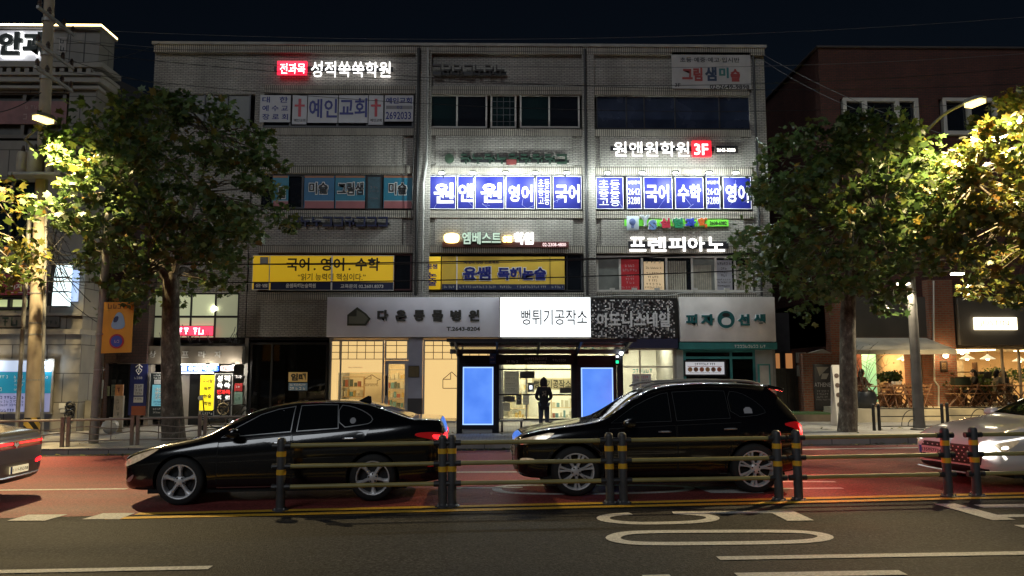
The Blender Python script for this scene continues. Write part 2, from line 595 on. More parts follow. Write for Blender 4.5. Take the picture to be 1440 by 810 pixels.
zero = [gp(*p) for p in [(905, 748.5), (1000, 748), (1090, 747.5), (1140, 749), (1166, 755), (1150, 761), (1100, 763.5), (1000, 765), (920, 765.5), (880, 764), (858, 758), (872, 751)]]
stripe('road_number', poly_round(zero, 2), .17, .008, m_paint, closed=True)
five = [gp(*p) for p in [(887, 723), (862, 724.5), (846, 728), (852, 733), (885, 736.5), (930, 736.5), (975, 735), (1000, 732), (1004, 727.5), (985, 724), (950, 722)]]
stripe('road_number', curve_round(five, 2), .17, .008, m_paint)
stripe('road_number', [gp(946, 721.8), gp(1040, 721.2), gp(1106, 720.8)], .17, .0085, m_paint)
stripe('road_number', [gp(1098, 719.5), gp(1126, 733)], .34, .009, m_paint)
stripe('lane_line', [gp(1010, 786), gp(1240, 782), gp(1500, 777.5)], .15, .008, m_paint)
stripe('lane_line', [gp(1036, 810), gp(1270, 806)], .17, .008, m_paint)
stripe('lane_line', [gp(-60, 806), gp(296, 799)], .14, .008, m_paint)
stripe('lane_line', [gp(905, 813), gp(944, 812)], .16, .008, m_paint)
stripe('road_marking', [gp(1328, 709), gp(1412, 732)], .30, .009, m_paint)
stripe('road_marking', [gp(1376, 712.5), gp(1520, 711)], .24, .008, m_paint)
stripe('road_marking', [gp(1402, 726.5), gp(1520, 724.5)], .17, .008, m_paint)
stripe('road_marking', [gp(1432, 741), gp(1520, 740)], .16, .008, m_paint)
# ============================================================ the four-storey brick building
BY = 28.5
def bx(px, py=300, Y=BY): return onY(px, py, Y).x
def bz(py, px=650, Y=BY): return onY(px, py, Y).z
m_brick = brick_mat('grey_beige_brick', (.41, .39, .355), (.33, .315, .285), (.15, .145, .14), .20, .068, .012, .8, bump=.7)
m_course = brick_mat('upright_brick_course', (.42, .39, .33), (.35, .32, .28), (.07, .065, .06), .30, .075, .014, .8, rot=True, offset=0.0, bump=.8)
m_conc = M('concrete', (.30, .29, .27), .85, var=.2, scale=2, bump=.3)
m_whitealu = M('pale_window_frame', (.5, .48, .45), .45, var=.1, scale=3)
m_darkalu = M('dark_window_frame', (.035, .035, .04), .4, metal=.3, var=.2)
m_darkglass = M('dark_window_glass', (.010, .012, .017), .04, spec=.7)
m_greenglass = M('greenish_dark_glass', (.010, .022, .024), .06, spec=.7)
m_blueglass = M('bluish_covered_glass', (.020, .028, .055), .25, spec=.5, var=.3, scale=1.2)
m_paleglass = M('pale_blinds_glass', (.10, .105, .10), .4, spec=.5, var=.25, scale=1.5)
m_pipe = M('grey_drain_pipe', (.30, .30, .29), .5, var=.2)
m_blackpipe = M('black_pipe', (.02, .02, .022), .5)
BL, BRr = bx(218, 80), bx(1074, 80)
ZR = bz(68)
rows = {'4': (134, 181), '3': (246, 296), '2': (357, 411)}
bld = thing('commercial_building', 'four-storey grey beige brick building covered in lit signs behind the bus shelter', 'building', ((BL + BRr) / 2, BY, gz(0)))
w = MB()
ZB = bz(474)
w.box(BL + .02, BRr - .02, BY + .62, BY + 13, ZB, ZR - .35)
def sp(z0, z1, x0=None, x1=None, y0=BY, y1=BY + .6):
 w.box(BL if x0 is None else x0, BRr if x1 is None else x1, y0, y1, z0, z1)
sp(bz(134), ZR); sp(bz(246), bz(181), bx(352)); sp(bz(296 + 61), bz(296), bx(352)); sp(ZB, bz(411), bx(352))
sp(bz(412), bz(181), None, bx(351)); sp(ZB, bz(412), None, bx(204, 440)); sp(ZB, bz(412), bx(336, 440), bx(351))
for a, b_, pr in ((218, 226, 0), (353, 366, .0), (582, 605, .14), (820, 837, .14), (1059, 1074, .0)):
 w.box(bx(a, 80 if a == 218 else 300) + .004, bx(b_, 80 if a in (218, 1059) else 300) - .004, BY - .012 - pr, BY + .5, ZB + .01, ZR + .01)
for a, b_, y0, y1 in ((368, 565, 186, 243), (368, 566, 303, 352), (612, 806, 186, 243), (612, 806, 303, 352), (845, 1045, 186, 243), (845, 1045, 303, 352), (372, 570, 416, 468)):
 w.box(bx(a), bx(b_), BY - .075, BY + .1, bz(y1), bz(y0))
w.build('wall', m_brick, bld)
c = MB()
for k, (t, b_) in rows.items():
 for a, e in ((366, 582), (605, 820), (837, 1059)):
  c.box(bx(a) + .01, bx(e) - .01, BY - .095, BY + .05, bz(t - 1), bz(t - 11.5))
  c.box(bx(a) + .01, bx(e) - .01, BY - .11, BY + .05, bz(b_ + 11), bz(b_ + 1))
c.box(BL + .01, BRr - .01, BY - .16, BY + .05, ZR - .27, ZR + .02)
c.build('brick_course', m_course, bld)
MB().box(BL - .05, BRr + .05, BY - .22, BY + 13, ZR + .021, ZR + .12).build('parapet_coping', m_conc, bld)
for px, r_, mt, yy in ((600, .045, m_pipe, .24), (587, .06, m_blackpipe, .22), (824, .055, m_blackpipe, .22), (1066, .045, m_blackpipe, .1)):
 pts = [(bx(px), BY - yy, ZR - .1), (bx(px), BY - yy, bz(230)), (bx(px - (4 if px == 600 else 0)), BY - yy, bz(260)), (bx(px - (4 if px == 600 else 0)), BY - yy, bz(416))]
 MB().tube(pts, r_, 8).build('drain_pipe', mt, bld, smooth=True)
def window(parent, r, Y, cuts, fm, gm, fw=.06, depth=.1, grid=None, sill=None):
 """frame with vertical cuts (reference x) and one pane mesh behind it"""
 a = prect(r, Y)
 f = MB()
 xs = [a[0]] + [onY(q, r[1], Y).x for q in cuts] + [a[2]]
 f.box(a[0], a[2], Y - depth, Y, a[3] - fw, a[3]); f.box(a[0], a[2], Y - depth, Y, a[1], a[1] + fw)
 for i, x in enumerate(xs):
  lo = x if i == 0 else (x - fw if i == len(xs) - 1 else x - fw / 2)
  f.box(lo, lo + fw, Y - depth + .003, Y - .003, a[1] + fw, a[3] - fw)
 if sill:
  f.box(a[0] - .05, a[2] + .05, Y - depth - .12, Y - .01, a[1] - .06, a[1] - .002)
 o = f.build('window', fm, parent)
 gl = gm if isinstance(gm, list) else [gm]
 p = MB()
 for i in range(len(xs) - 1):
  p.cur = i % len(gl)
  p.box(xs[i] + fw * .4, xs[i + 1] - fw * .4, Y - .045, Y - .03, a[1] + fw * .8, a[3] - fw * .8)
 p.build('pane', gl, o)
 if grid:
  q = MB()
  for i in range(1, grid[0]):
   x = a[0] + (a[2] - a[0]) * i / grid[0]
   q.box(x - .008, x + .008, Y - .05, Y - .046, a[1] + fw, a[3] - fw)
  for i in range(1, grid[1]):
   z = a[1] + (a[3] - a[1]) * i / grid[1]
   q.box(a[0] + fw, a[2] - fw, Y - .0505, Y - .0465, z - .008, z + .008)
  q.build('grille', M('grille_grey', (.10, .10, .11), .6), o)
 return o
WY = BY + .12
window(bld, (605, 134, 685, 181), WY, [643], m_whitealu, [m_greenglass, m_darkglass])
window(bld, (690, 134, 726, 181), WY, [], m_whitealu, m_greenglass, grid=(4, 5))
window(bld, (731, 134, 815, 181), WY, [772], m_whitealu, [m_greenglass, m_darkglass])
window(bld, (838, 134, 1057, 183), WY, [880, 905, 948, 1010], m_darkalu, m_blueglass, fw=.04)
window(bld, (227, 124, 352, 190), WY, [258, 290, 322], m_darkalu, m_paleglass, fw=.05)
window(bld, (366, 133, 582, 181), WY, [410, 432, 476, 518, 540], m_darkalu, m_darkglass, fw=.07)
window(bld, (366, 246, 582, 295), WY, [395, 427, 471, 515, 538], m_darkalu, m_darkglass, fw=.07)
window(bld, (605, 246, 820, 296), WY, [641, 665, 709, 753, 776], m_darkalu, m_darkglass)
window(bld, (838, 246, 1058, 296), WY, [879, 903, 947, 991, 1014], m_darkalu, m_darkglass)
window(bld, (355, 357, 579, 409), WY, [380, 466, 555], M('maroon_window_frame', (.06, .012, .015), .5), m_darkglass, fw=.06)
window(bld, (596, 357, 819, 410), WY, [620, 642, 773, 797], m_darkalu, m_darkglass, fw=.05)
m_curtain = M('grey_slat_blind', (.30, .28, .23), .8, var=.15, scale=9)
w2 = window(bld, (838, 360, 1058, 411), WY, [871, 902, 936, 972, 1005, 1032], m_whitealu, [M('frosted_window', (.16, .17, .16), .35, var=.2), m_darkglass, m_darkglass, m_darkglass], fw=.075)
for (u0, u1) in ((938, 966), (975, 1001), (1034, 1055)):
 sl = MB(); xa, xb = bx(u0, 385), bx(u1, 385)
 n = 9
 for i in range(n):
  x = xa + (xb - xa) * (i + .1) / n
  sl.box(x, x + (xb - xa) / n * .78, WY - .062, WY - .055, bz(409), bz(372 if u0 != 938 else 366))
 sl.build('blind', m_curtain, w2)
for px in (300, 480):
 pass
m_stairlit = lit('lit_stair_glass', (.58, .62, .38), .42)
m_stairlit2 = lit('lit_stair_glass_dim', (.50, .52, .33), .28)
ws = window(bld, (205, 412, 336, 477), BY + .18, [240, 271, 305], m_darkalu, [m_stairlit2, m_stairlit, m_stairlit, m_stairlit2], fw=.06)
q = MB(); q.box(bx(206, 440), bx(335, 440), BY + .1, BY + .16, bz(447), bz(444)); q.build('transom', m_darkalu, ws)
lamp_pt = onY(301, 434, BY + .1)
MB().sphere((lamp_pt.x, BY + .10, lamp_pt.z), .10, 10, 6).build('stair_lamp', lit('stair_lamp_glow', (1, 1, .85), 14), ws)
# ------------------------------------------------------------ ground floor: shop rooms and shopfronts
GZ0 = lambda x: walk(x)
m_creamwall = M('cream_plaster', (.72, .60, .42), .8, var=.06)
m_whitewall = M('white_plaster', (.75, .73, .66), .8, var=.06)
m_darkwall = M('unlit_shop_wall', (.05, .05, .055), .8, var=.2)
m_floor = M('shop_floor_tile', (.45, .40, .33), .4, var=.1)
m_ceil_warm = lit('warm_ceiling_panel', (1, .72, .36), 11.0)
m_ceil_white = lit('white_ceiling_panel', (1, .85, .55), 34.0)
def room(parent, x0, x1, Y0, depth, ztop, wall_m, light_m, zf=None, nl=2, ceil_m=None, yl0=.25):
 zf = min(walk(x0), walk(x1)) - .01 if zf is None else zf
 r_ = MB()
 r_.cur = 0
 Y1 = Y0 + depth
 t = .08
 r_.box(x0, x1, Y1, Y1 + t, zf, ztop); r_.box(x0 - t + .01, x0, Y0 + .02, Y1, zf, ztop); r_.box(x1, x1 + t - .01, Y0 + .02, Y1, zf, ztop)
 r_.cur = 1
 r_.box(x0, x1, Y0 + .02, Y1 - .002, zf - .1, zf + .03)
 r_.cur = 2
 r_.box(x0, x1, Y0 + .02, Y1 - .002, ztop - .06, ztop + .02)
 o = r_.build('shop_room', [wall_m, m_floor, ceil_m or m_whitewall], parent)
 if light_m:
  for i in range(nl):
   xa = x0 + (x1 - x0) * (i + .25) / nl; xb = x0 + (x1 - x0) * (i + .75) / nl
   MB().box(xa, xb, Y0 + depth * yl0, Y0 + depth * (yl0 + .35), ztop - .10, ztop - .063).build('ceiling_light', light_m, o)
 return o
ZT = bz(476)      # underside of the sign band
GY = BY + .05
sec = {k: (bx(a, 540), bx(b_, 540)) for k, (a, b_) in {'entrance': (178, 343), 'vacant': (347, 462), 'clinic': (464, 702), 'snack': (704, 868), 'nail': (870, 949), 'pizza': (952, 1087)}.items()}
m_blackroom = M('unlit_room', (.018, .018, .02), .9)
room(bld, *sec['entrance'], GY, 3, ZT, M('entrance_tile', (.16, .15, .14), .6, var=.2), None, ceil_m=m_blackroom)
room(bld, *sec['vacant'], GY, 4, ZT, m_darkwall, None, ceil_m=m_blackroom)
rc_ = room(bld, *sec['clinic'], GY, 3.2, ZT, m_creamwall, m_ceil_warm, nl=4)
rs_ = room(bld, *sec['snack'], GY, 3.4, ZT, m_whitewall, m_ceil_white, nl=3)
rn_ = room(bld, *sec['nail'], GY, 3.2, ZT, m_whitewall, lit('nail_shop_ceiling_panel', (1, .88, .62), 22), nl=2)
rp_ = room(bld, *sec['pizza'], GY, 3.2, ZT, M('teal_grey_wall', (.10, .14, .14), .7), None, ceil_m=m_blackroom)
for x in (sec['entrance'][0] - .35, (sec['entrance'][1] + sec['vacant'][0]) / 2 - .06, (sec['vacant'][1] + sec['clinic'][0]) / 2 - .03, (sec['clinic'][1] + sec['snack'][0]) / 2 - .06, (sec['snack'][1] + sec['nail'][0]) / 2 - .05, (sec['nail'][1] + sec['pizza'][0]) / 2 - .06, sec['pizza'][1] - .02):
 MB().box(x, x + (.35 if x < BL + .5 else .13), BY - .02, BY + 5.49, -.7, ZT + .02).build('shop_pier', m_conc, bld)
MB().box(BL, BRr, BY + 5.5, BY + 12.9, -.7, ZT).build('rear_wall', m_conc, bld)
m_glass = glass_mat('shop_window_glass')
def glazing(parent, name, x0, x1, z0, z1, Y, fm, cuts=(), hcuts=(), fw=.05, gm=None, frame_depth=.08):
 f = MB()
 f.box(x0, x1, Y - frame_depth, Y, z1 - fw, z1); f.box(x0, x1, Y - frame_depth, Y, z0, z0 + fw)
 for x in [x0 + fw / 2] + list(cuts) + [x1 - fw / 2]:
  f.box(x - fw / 2, x + fw / 2, Y - frame_depth + .002, Y - .002, z0 + fw, z1 - fw)
 for z in hcuts:
  f.box(x0 + fw, x1 - fw, Y - frame_depth + .004, Y - .004, z - fw / 2, z + fw / 2)
 o = f.build(name, fm, parent)
 MB().box(x0 + fw * .5, x1 - fw * .5, Y - .045, Y - .037, z0 + fw * .5, z1 - fw * .5).build('pane', gm or m_glass, o)
 return o
m_shopalu = M('silver_shop_frame', (.42, .42, .42), .4, metal=.6, var=.1)
m_blackalu = M('black_shop_frame', (.015, .015, .017), .4, metal=.4)
m_teal = M('teal_painted_frame', (.03, .20, .20), .5, var=.15)
FYs = BY - .02
def zf(px): return walk(bx(px, 560))
gv = glazing(bld, 'shopfront', bx(352, 540), bx(461, 540), zf(400), bz(482), FYs, m_blackalu, cuts=[bx(382, 540)], fw=.07, gm=glass_mat('dark_reflecting_glass', (.22, .24, .27), .35))
gc = glazing(bld, 'shopfront', bx(464, 540), bx(540, 540), zf(500), bz(478), FYs, m_shopalu, cuts=[bx(479, 540)], hcuts=[], fw=.06)
gd = glazing(bld, 'shopfront', bx(541, 540), bx(574, 540), bz(506), bz(478), FYs, m_shopalu, fw=.05)
dr = glazing(bld, 'door', bx(541, 560), bx(574, 560), zf(556), bz(507), FYs + .01, m_shopalu, fw=.13)
MB().box(bx(542.5, 560), bx(544.5, 560), FYs - .14, FYs - .06, bz(556), bz(528)).build('handle', m_blackalu, dr)
gc2 = glazing(bld, 'shopfront', bx(595, 540), bx(700, 540), zf(640), bz(478), FYs, m_shopalu, cuts=[bx(650, 540)], fw=.06)
m_film = lit('warm_lit_window_film', (1, .60, .24), .80)
fl = MB()
for a, b_, t_, bo in ((466, 539, 479, 524), (466, 476, 524, 588), (543, 573, 479, 504), (597, 699, 479, 588)):
 fl.box(bx(a, 530), bx(b_, 530), FYs - .034, FYs - .030, bz(bo), bz(t_))
fl.build('window_film', m_film, gc)
gr = MB()
m_line = M('brown_film_line', (.10, .05, .02), .7)
for a, b_ in ((466, 539), (543, 573), (597, 699)):
 n = max(2, round((b_ - a) / 12))
 for i in range(1, n):
  x = bx(a + (b_ - a) * i / n, 490)
  gr.box(x - .012, x + .012, FYs - .0495, FYs - .046, bz(505), bz(479))
 for y in (486, 495.5, 505):
  gr.box(bx(a, 490), bx(b_, 490), FYs - .0505, FYs - .047, bz(y) - .012, bz(y) + .012)
gr.build('film_pattern', m_line, gc)
def house_line(parent, r, Y, mat, wd=.012, name='house_outline'):
 """the clinic's mark: a house outline with a small gable, pointing right"""
 a = prect(r, Y); W_, H_ = a[2] - a[0], a[3] - a[1]
 pts = [(0, 0), (0, .55), (.45, 1), (.8, .62), (1, .5), (.8, .38), (.8, 0), (0, 0)]
 mb = MB()
 for p, q2 in list(zip(pts, pts[1:])) + [((0, .55), (.4, .55)), ((.4, .55), (.4, .9))]:
  mb.tube([(a[0] + p[0] * W_, Y - wd, a[1] + p[1] * H_), (a[0] + q2[0] * W_, Y - wd, a[1] + q2[1] * H_)], wd, 4)
 return mb.build(name, mat, parent)
house_line(gc2, (623, 523, 650, 546), FYs - .05, m_line)
house_line(gc, (513, 527, 535, 540), FYs - .05, m_line, .010)
pdash([(514, 541, 532, 543), (490, 516, 510, 517.5)], FYs - .05, m_line, gc, 4)
MB().box(bx(574.5, 540), bx(594, 540), BY - .16, BY + .1, zf(585) - .1, ZT).build('pillar', M('lavender_grey_cladding', (.30, .30, .38), .6, var=.08), bld)
MB().box(bx(574.3, 540), bx(594.2, 540), BY - .175, BY + .1, zf(585) - .1, bz(560)).build('pillar_base', M('dark_pillar_base', (.04, .035, .04), .6), bld)
gs = glazing(bld, 'shopfront', bx(706, 540), bx(867, 540), zf(780), bz(478), FYs, m_shopalu, cuts=[bx(740, 540), bx(805, 540)], hcuts=[bz(509)], fw=.05)
gn = glazing(bld, 'shopfront', bx(871, 540), bx(948, 540), zf(910), bz(490), FYs, M('cream_frame', (.55, .5, .4), .5), cuts=[bx(900, 540)], hcuts=[bz(516)], fw=.06)
MB().box(bx(868, 485), bx(949.5, 485), BY - .45, BY + .02, bz(490), bz(477)).build('shop_canopy', M('navy_canopy', (.012, .014, .05), .5), bld)
gz_ = glazing(bld, 'shopfront', bx(961, 540), bx(1062, 540), zf(1010), bz(492), FYs, m_teal, cuts=[bx(1028, 540)], hcuts=[bz(503)], fw=.09, gm=glass_mat('dim_shop_glass', (.35, .40, .40), .3))
MB().box(bx(952, 488), bx(1087.5, 488), BY - .40, BY + .03, bz(491.5), bz(482)).build('shop_fascia', m_teal, bld)
pdash([(1033, 485, 1078, 489)], BY - .40, M('white_print', (.7, .7, .7), .6), bld, 9)
for u0, u1 in ((952, 961), (1062, 1087)):
 MB().box(bx(u0, 540), bx(u1, 540), BY - .05, BY + .05, zf(u0), bz(492)).build('pillar', M('pale_shop_pillar', (.40, .40, .38), .6, var=.1), bld)
bd = MB()
bd.box(bx(1030, 515), bx(1060, 515), BY - .03 + .08, BY + .1, bz(519), bz(508)); bd.build('wood_panel', M('worn_wood', (.30, .20, .13), .7, var=.3, scale=6), gz_)
# ============================================================ signs on the brick building
m_white_lit = lit('white_lit_letter', (1, .98, .95), 2.0)
m_white_lit2 = lit('white_lit_letter_soft', (1, .95, .86), 2.2)
m_white = M('white_lettering', (.75, .75, .75), .6)
m_palegrey = M('pale_grey_print', (.38, .38, .40), .6)
m_navy = M('navy_lettering', (.006, .012, .17), .5)
m_black = M('black_lettering', (.012, .012, .014), .5)
m_red = M('red_panel', (.45, .02, .03), .5)
m_redlit = lit('red_lit_panel', (1, .02, .06), 1.3)
m_blue = M('blue_banner_vinyl', (.007, .012, .17), .45, var=.12, scale=1.5, spec=.3)
m_bluecr = M('banner_crease', (.30, .33, .62), .5)
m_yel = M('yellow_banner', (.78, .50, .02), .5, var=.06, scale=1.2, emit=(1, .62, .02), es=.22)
m_yeldim = M('mustard_banner', (.66, .44, .05), .55, var=.1, scale=1.2)
m_navybar = M('navy_banner_strip', (.012, .02, .07), .5)
m_rail = M('dark_sign_rail', (.02, .02, .024), .5, metal=.3)
SY = BY - .10
# --- lit letters, 4F left
t = sign('letter_sign', 'small red lit box and white lit letters high on the left bay below the roof', 'sign', (386, 94, 553, 101), SY, .05, m_rail, part='sign_rail')
o = pbox((391, 87, 432, 106), SY - .052, .10, 'light_box', m_redlit, t, bevel=.01)
ptext('전과목', (394, 89, 429, 104), SY - .155, lit('white_on_red_letter', (1, .93, .9), 2.0), t, .01)
ptext('성적쑥쑥학원', (438, 86.5, 549, 109), SY - .055, m_white_lit, t, .0, .04)
# --- church window panels, 4F
CH = [((366.5, 134, 408, 172), 'pale church panel with three rows of small navy letters left of the red crosses'),
 ((412, 134, 431, 175), 'narrow church panel with a red cross left of the big navy letters'),
 ((433.5, 134, 474.5, 173), 'pale church panel with the big navy letters 예인'),
 ((477, 134, 517, 173), 'pale church panel with the big navy letters 교회'),
 ((519, 134, 538.5, 176), 'narrow church panel with a red cross beside the telephone number panel'),
 ((541.5, 134, 581, 171), 'pale church panel with navy letters and telephone number 2692033')]
m_chpanel = M('church_panel_white', (.44, .44, .48), .55, var=.08)
m_cross = M('cross_red', (.40, .03, .05), .5)
for i, (r, lb) in enumerate(CH):
 t = sign('window_panel', lb, 'sign', r, BY - .005, .02, m_chpanel, group='church panels in the fourth-floor window')
 Yf = BY - .027
 if i == 0:
  for k, s in enumerate(('대   한', '예 수 교', '장 로 회')):
   ptext(s, (369, 136 + k * 12, 405, 144.5 + k * 12), Yf, m_navy, t, .02)
 if i in (1, 4):
  cx = (r[0] + r[2]) / 2
  a = prect((cx - 1.6, 139, cx + 1.6, 164), Yf); b2 = prect((cx - 7, 147, cx + 7, 150), Yf)
  MB().box(a[0], a[2], Yf - .008, Yf, a[1], a[3]).box(b2[0], a[0], Yf - .008, Yf, b2[1], b2[3]).box(a[2], b2[2], Yf - .008, Yf, b2[1], b2[3]).build('cross', m_cross, t)
  ptext('예인교회', (cx - 8, 167, cx + 8, 171.5), Yf, m_black, t, .02)
 if i == 2: ptext('예인', (435, 139, 474, 166), Yf, m_navy, t, .022)
 if i == 3: ptext('교회', (478, 138, 516, 165), Yf, m_navy, t, .022)
 if i == 5:
  ptext('예인교회', (543, 137, 579, 146), Yf, m_navy, t, .03)
  pbox((543, 148.5, 580, 153.5), Yf, .003, 'grey_band', M('grey_band', (.20, .20, .22), .6), t)
  ptext('02', (558, 149, 566, 153), Yf - .004, m_navy, t, .01)
  ptext('2692033', (542.5, 157, 578, 168), Yf, m_navy, t, .02)
# --- blue art-school panels, 3F left
m_artblue = M('art_panel_blue', (.015, .12, .26), .4, var=.15, scale=1.3)
m_artblue2 = M('art_panel_teal', (.012, .16, .26), .4, var=.15, scale=1.3)
m_artpink = M('art_panel_pink', (.30, .10, .11), .5, var=.1)
m_artorange = M('art_panel_orange', (.28, .12, .06), .5)
for (r, lb, s, tr, mm) in (((384, 247, 405, 293), 'blue and pink art school panel half hidden by the tree leaves', '림', (392, 262, 401, 279), m_artblue2),
     ((428.5, 247, 469.5, 293), 'deep blue and pink art panel 미술 nearest the tree', '미술', (435, 256.5, 461, 273), m_artblue),
     ((472, 247, 513, 293), 'blue and pink art panel reading 그림샘', '그림샘', (475, 256.5, 511, 274), m_artblue2),
     ((540, 247, 580, 293), 'blue and pink art panel 미술 at the drain pipe end of the window', '미술', (547, 257, 572, 274), m_artblue2)):
 t = sign('window_panel', lb, 'sign', r, BY - .005, .02, mm, group='art school panels in the third-floor window')
 Yf = BY - .027
 pbox((r[0], 283, r[2], r[3]), Yf, .003, 'pink_band', m_artpink, t)
 pbox((r[0], 247, r[2], 250), Yf, .003, 'orange_band', m_artorange, t)
 pbox((r[0], 282, r[2], 283), Yf, .004, 'pale_line', m_palegrey, t)
 ptext(s, tr, Yf, m_black, t, .03, outline=m_white, ow=.05)
t = sign('window_poster', 'narrow bluish poster in the opening window between two art panels', 'poster', (518, 249, 535, 293), BY - .0, .02, M('faded_poster_blue', (.03, .08, .11), .4, var=.3, scale=4), frame=m_rail, fw=.05)
pdash([(521, 262, 532, 265), (520, 268, 533, 270), (521, 278, 532, 280)], BY - .022, M('faded_print', (.14, .12, .14), .6), t, 11)
# --- dark unlit letter rows (illegible in the night)
def dead_letters(label, r, mat, seed, n, disc=None, group=None):
 t = sign('letter_sign', label, 'sign', (r[0], (r[1] + r[3]) / 2 + 1, r[2], r[3] - 2), SY, .05, m_rail, part='sign_rail')
 r_ = random.Random(seed)
 mb = MB(); a = prect(r, SY - .055); W_ = (a[2] - a[0]) / n
 for i in range(n):
  x = a[0] + W_ * i; x1 = x + W_ * .82; H_ = a[3] - a[1]; b = W_ * .15
  k = r_.randrange(3)
  segs = [(x, x1, a[3] - b, a[3]), (x, x1, a[1], a[1] + b)] if k == 0 else [(x, x1, a[1] + H_ * .45, a[1] + H_ * .45 + b), (x + W_ * .35, x + W_ * .35 + b, a[1], a[1] + H_ * .42)]
  segs += [(x1 - b, x1, a[1] + b * 1.1, a[3] - b * 1.1)] if k != 1 else [(x, x + b, a[1] + H_ * .62, a[3])]
  if k == 2: segs += [(x, x + W_ * .5, a[3] - b, a[3])]
  for s_ in segs:
   mb.box(s_[0], s_[1], SY - .055 - .09, SY - .055, s_[2], s_[3])
 mb.build('lettering', mat, t)
 return t
dead_letters('row of dark unlit letters under the roof of the middle bay', (609, 92, 712, 108), M('dark_letter_brown', (.035, .03, .028), .6), 3, 7)
t = dead_letters('row of unlit dark green letters over the left blue banners', (648, 217, 800, 231), M('dark_letter_green', (.012, .035, .022), .5), 5, 9)
cc = onY(632, 224, SY)
MB().lathe([(.0, SY - .16), (.17, SY - .15), (.17, SY - .02)], 20, 'y', (cc.x, 0, cc.z)).build('round_emblem', M('dark_emblem_green', (.02, .045, .025), .6, var=.3, scale=9), t, smooth=True)
pbox((712, 225, 726, 232), SY - .05, .10, 'number_plate', M('dull_red_plate', (.12, .02, .02), .6), t)
dead_letters('row of unlit navy letters under the art school panels', (408, 305, 548, 319), M('dark_letter_navy', (.008, .012, .06), .5), 8, 9)
# --- blue banners with flood lights
def blue_banner(label, r, texts, grp):
 t = sign('banner', label, 'banner', r, BY - .02, .03, m_blue, group=grp)
 Yf = BY - .052
 a = prect(r, Yf)
 e = MB(); wd = .018
 e.box(a[0], a[2], Yf - .01, Yf, a[3] - wd, a[3]).box(a[0], a[2], Yf - .01, Yf, a[1], a[1] + wd).box(a[0], a[0] + wd, Yf - .009, Yf, a[1] + wd, a[3] - wd).box(a[2] - wd, a[2], Yf - .009, Yf, a[1] + wd, a[3] - wd)
 e.build('white_border', m_white, t)
 q = MB(); rr = random.Random(int(r[0]))
 for k in range(2 if r[2] - r[0] > 30 else 1):
  x, z = rr.uniform(a[0], a[2]), rr.uniform(a[1], a[3])
  pts = [(x, Yf - .003, z)]
  for j in range(3):
   x = min(a[2], max(a[0], x + rr.uniform(-.35, .35))); z = min(a[3], max(a[1], z + rr.uniform(-.5, .2)))
   pts.append((x, Yf - .003, z))
  q.tube(pts, .006, 4)
 q.build('crease', m_bluecr, t)
 for s, tr, bold in texts:
  ptext(s, tr, Yf, m_white, t, bold, .006)
gl_ = 'blue window banners of the middle bay'
gr_ = 'blue window banners of the right bay'
blue_banner('blue banner with the single letter 원 at the drain pipe', (600.5, 247.5, 641, 294), [('원', (610, 257, 638, 286), .03)], gl_)
blue_banner('narrow blue banner with the letter 앤', (643.5, 247.5, 666, 294), [('앤', (644.5, 258, 665.5, 284), .025)], gl_)
blue_banner('blue banner with the letter 원 between 앤 and 영어', (668, 247.5, 709, 294), [('원', (676, 257, 706, 285), .03)], gl_)
blue_banner('blue banner 영어 of the middle bay', (711, 247.5, 752, 294), [('영어', (715, 260, 749, 284), .03)], gl_)
blue_banner('narrow blue banner 초등 중등 고등 in the middle bay', (754, 247.5, 775, 294), [('초등\n중등\n고등', (757, 252, 773, 288), .0)], gl_)
blue_banner('blue banner 국어 of the middle bay', (777.5, 247.5, 818, 294), [('국어', (781, 259, 815, 285), .03)], gl_)
blue_banner('blue banner 초등 중등 고등 at the left end of the right bay', (838, 249, 877, 294), [('초등\n중등\n고등', (842, 253, 872, 290), .0)], gr_)
blue_banner('narrow blue telephone banner 2642 3288 between 고등 and 국어', (881, 249, 902.5, 294), [('상담문의', (883, 254, 900, 259), .0), ('2642', (883, 265, 900, 274), .0), ('3288', (883, 277, 900, 287), .0)], gr_)
blue_banner('blue banner 국어 of the right bay', (905, 249, 946, 294), [('국어', (908, 259, 941, 285), .03)], gr_)
blue_banner('blue banner 수학 of the right bay', (949, 249, 990, 294), [('수학', (953, 259, 986, 284), .03)], gr_)
blue_banner('narrow blue telephone banner 2642 3288 just left of the tree', (992.5, 249, 1013, 294), [('상담문의', (994, 254, 1011, 259), .0), ('2642', (994, 265, 1011, 274), .0), ('3288', (994, 277, 1011, 287), .0)], gr_)
blue_banner('blue banner 영어 half covered by the tree at the right end', (1016, 249, 1057, 294), [('영어', (1020, 259, 1053, 285), .03)], gr_)
m_flood = lit('flood_lamp_glow', (.92, 1, .95), 26)
m_floodbody = M('flood_lamp_body', (.03, .03, .03), .5)
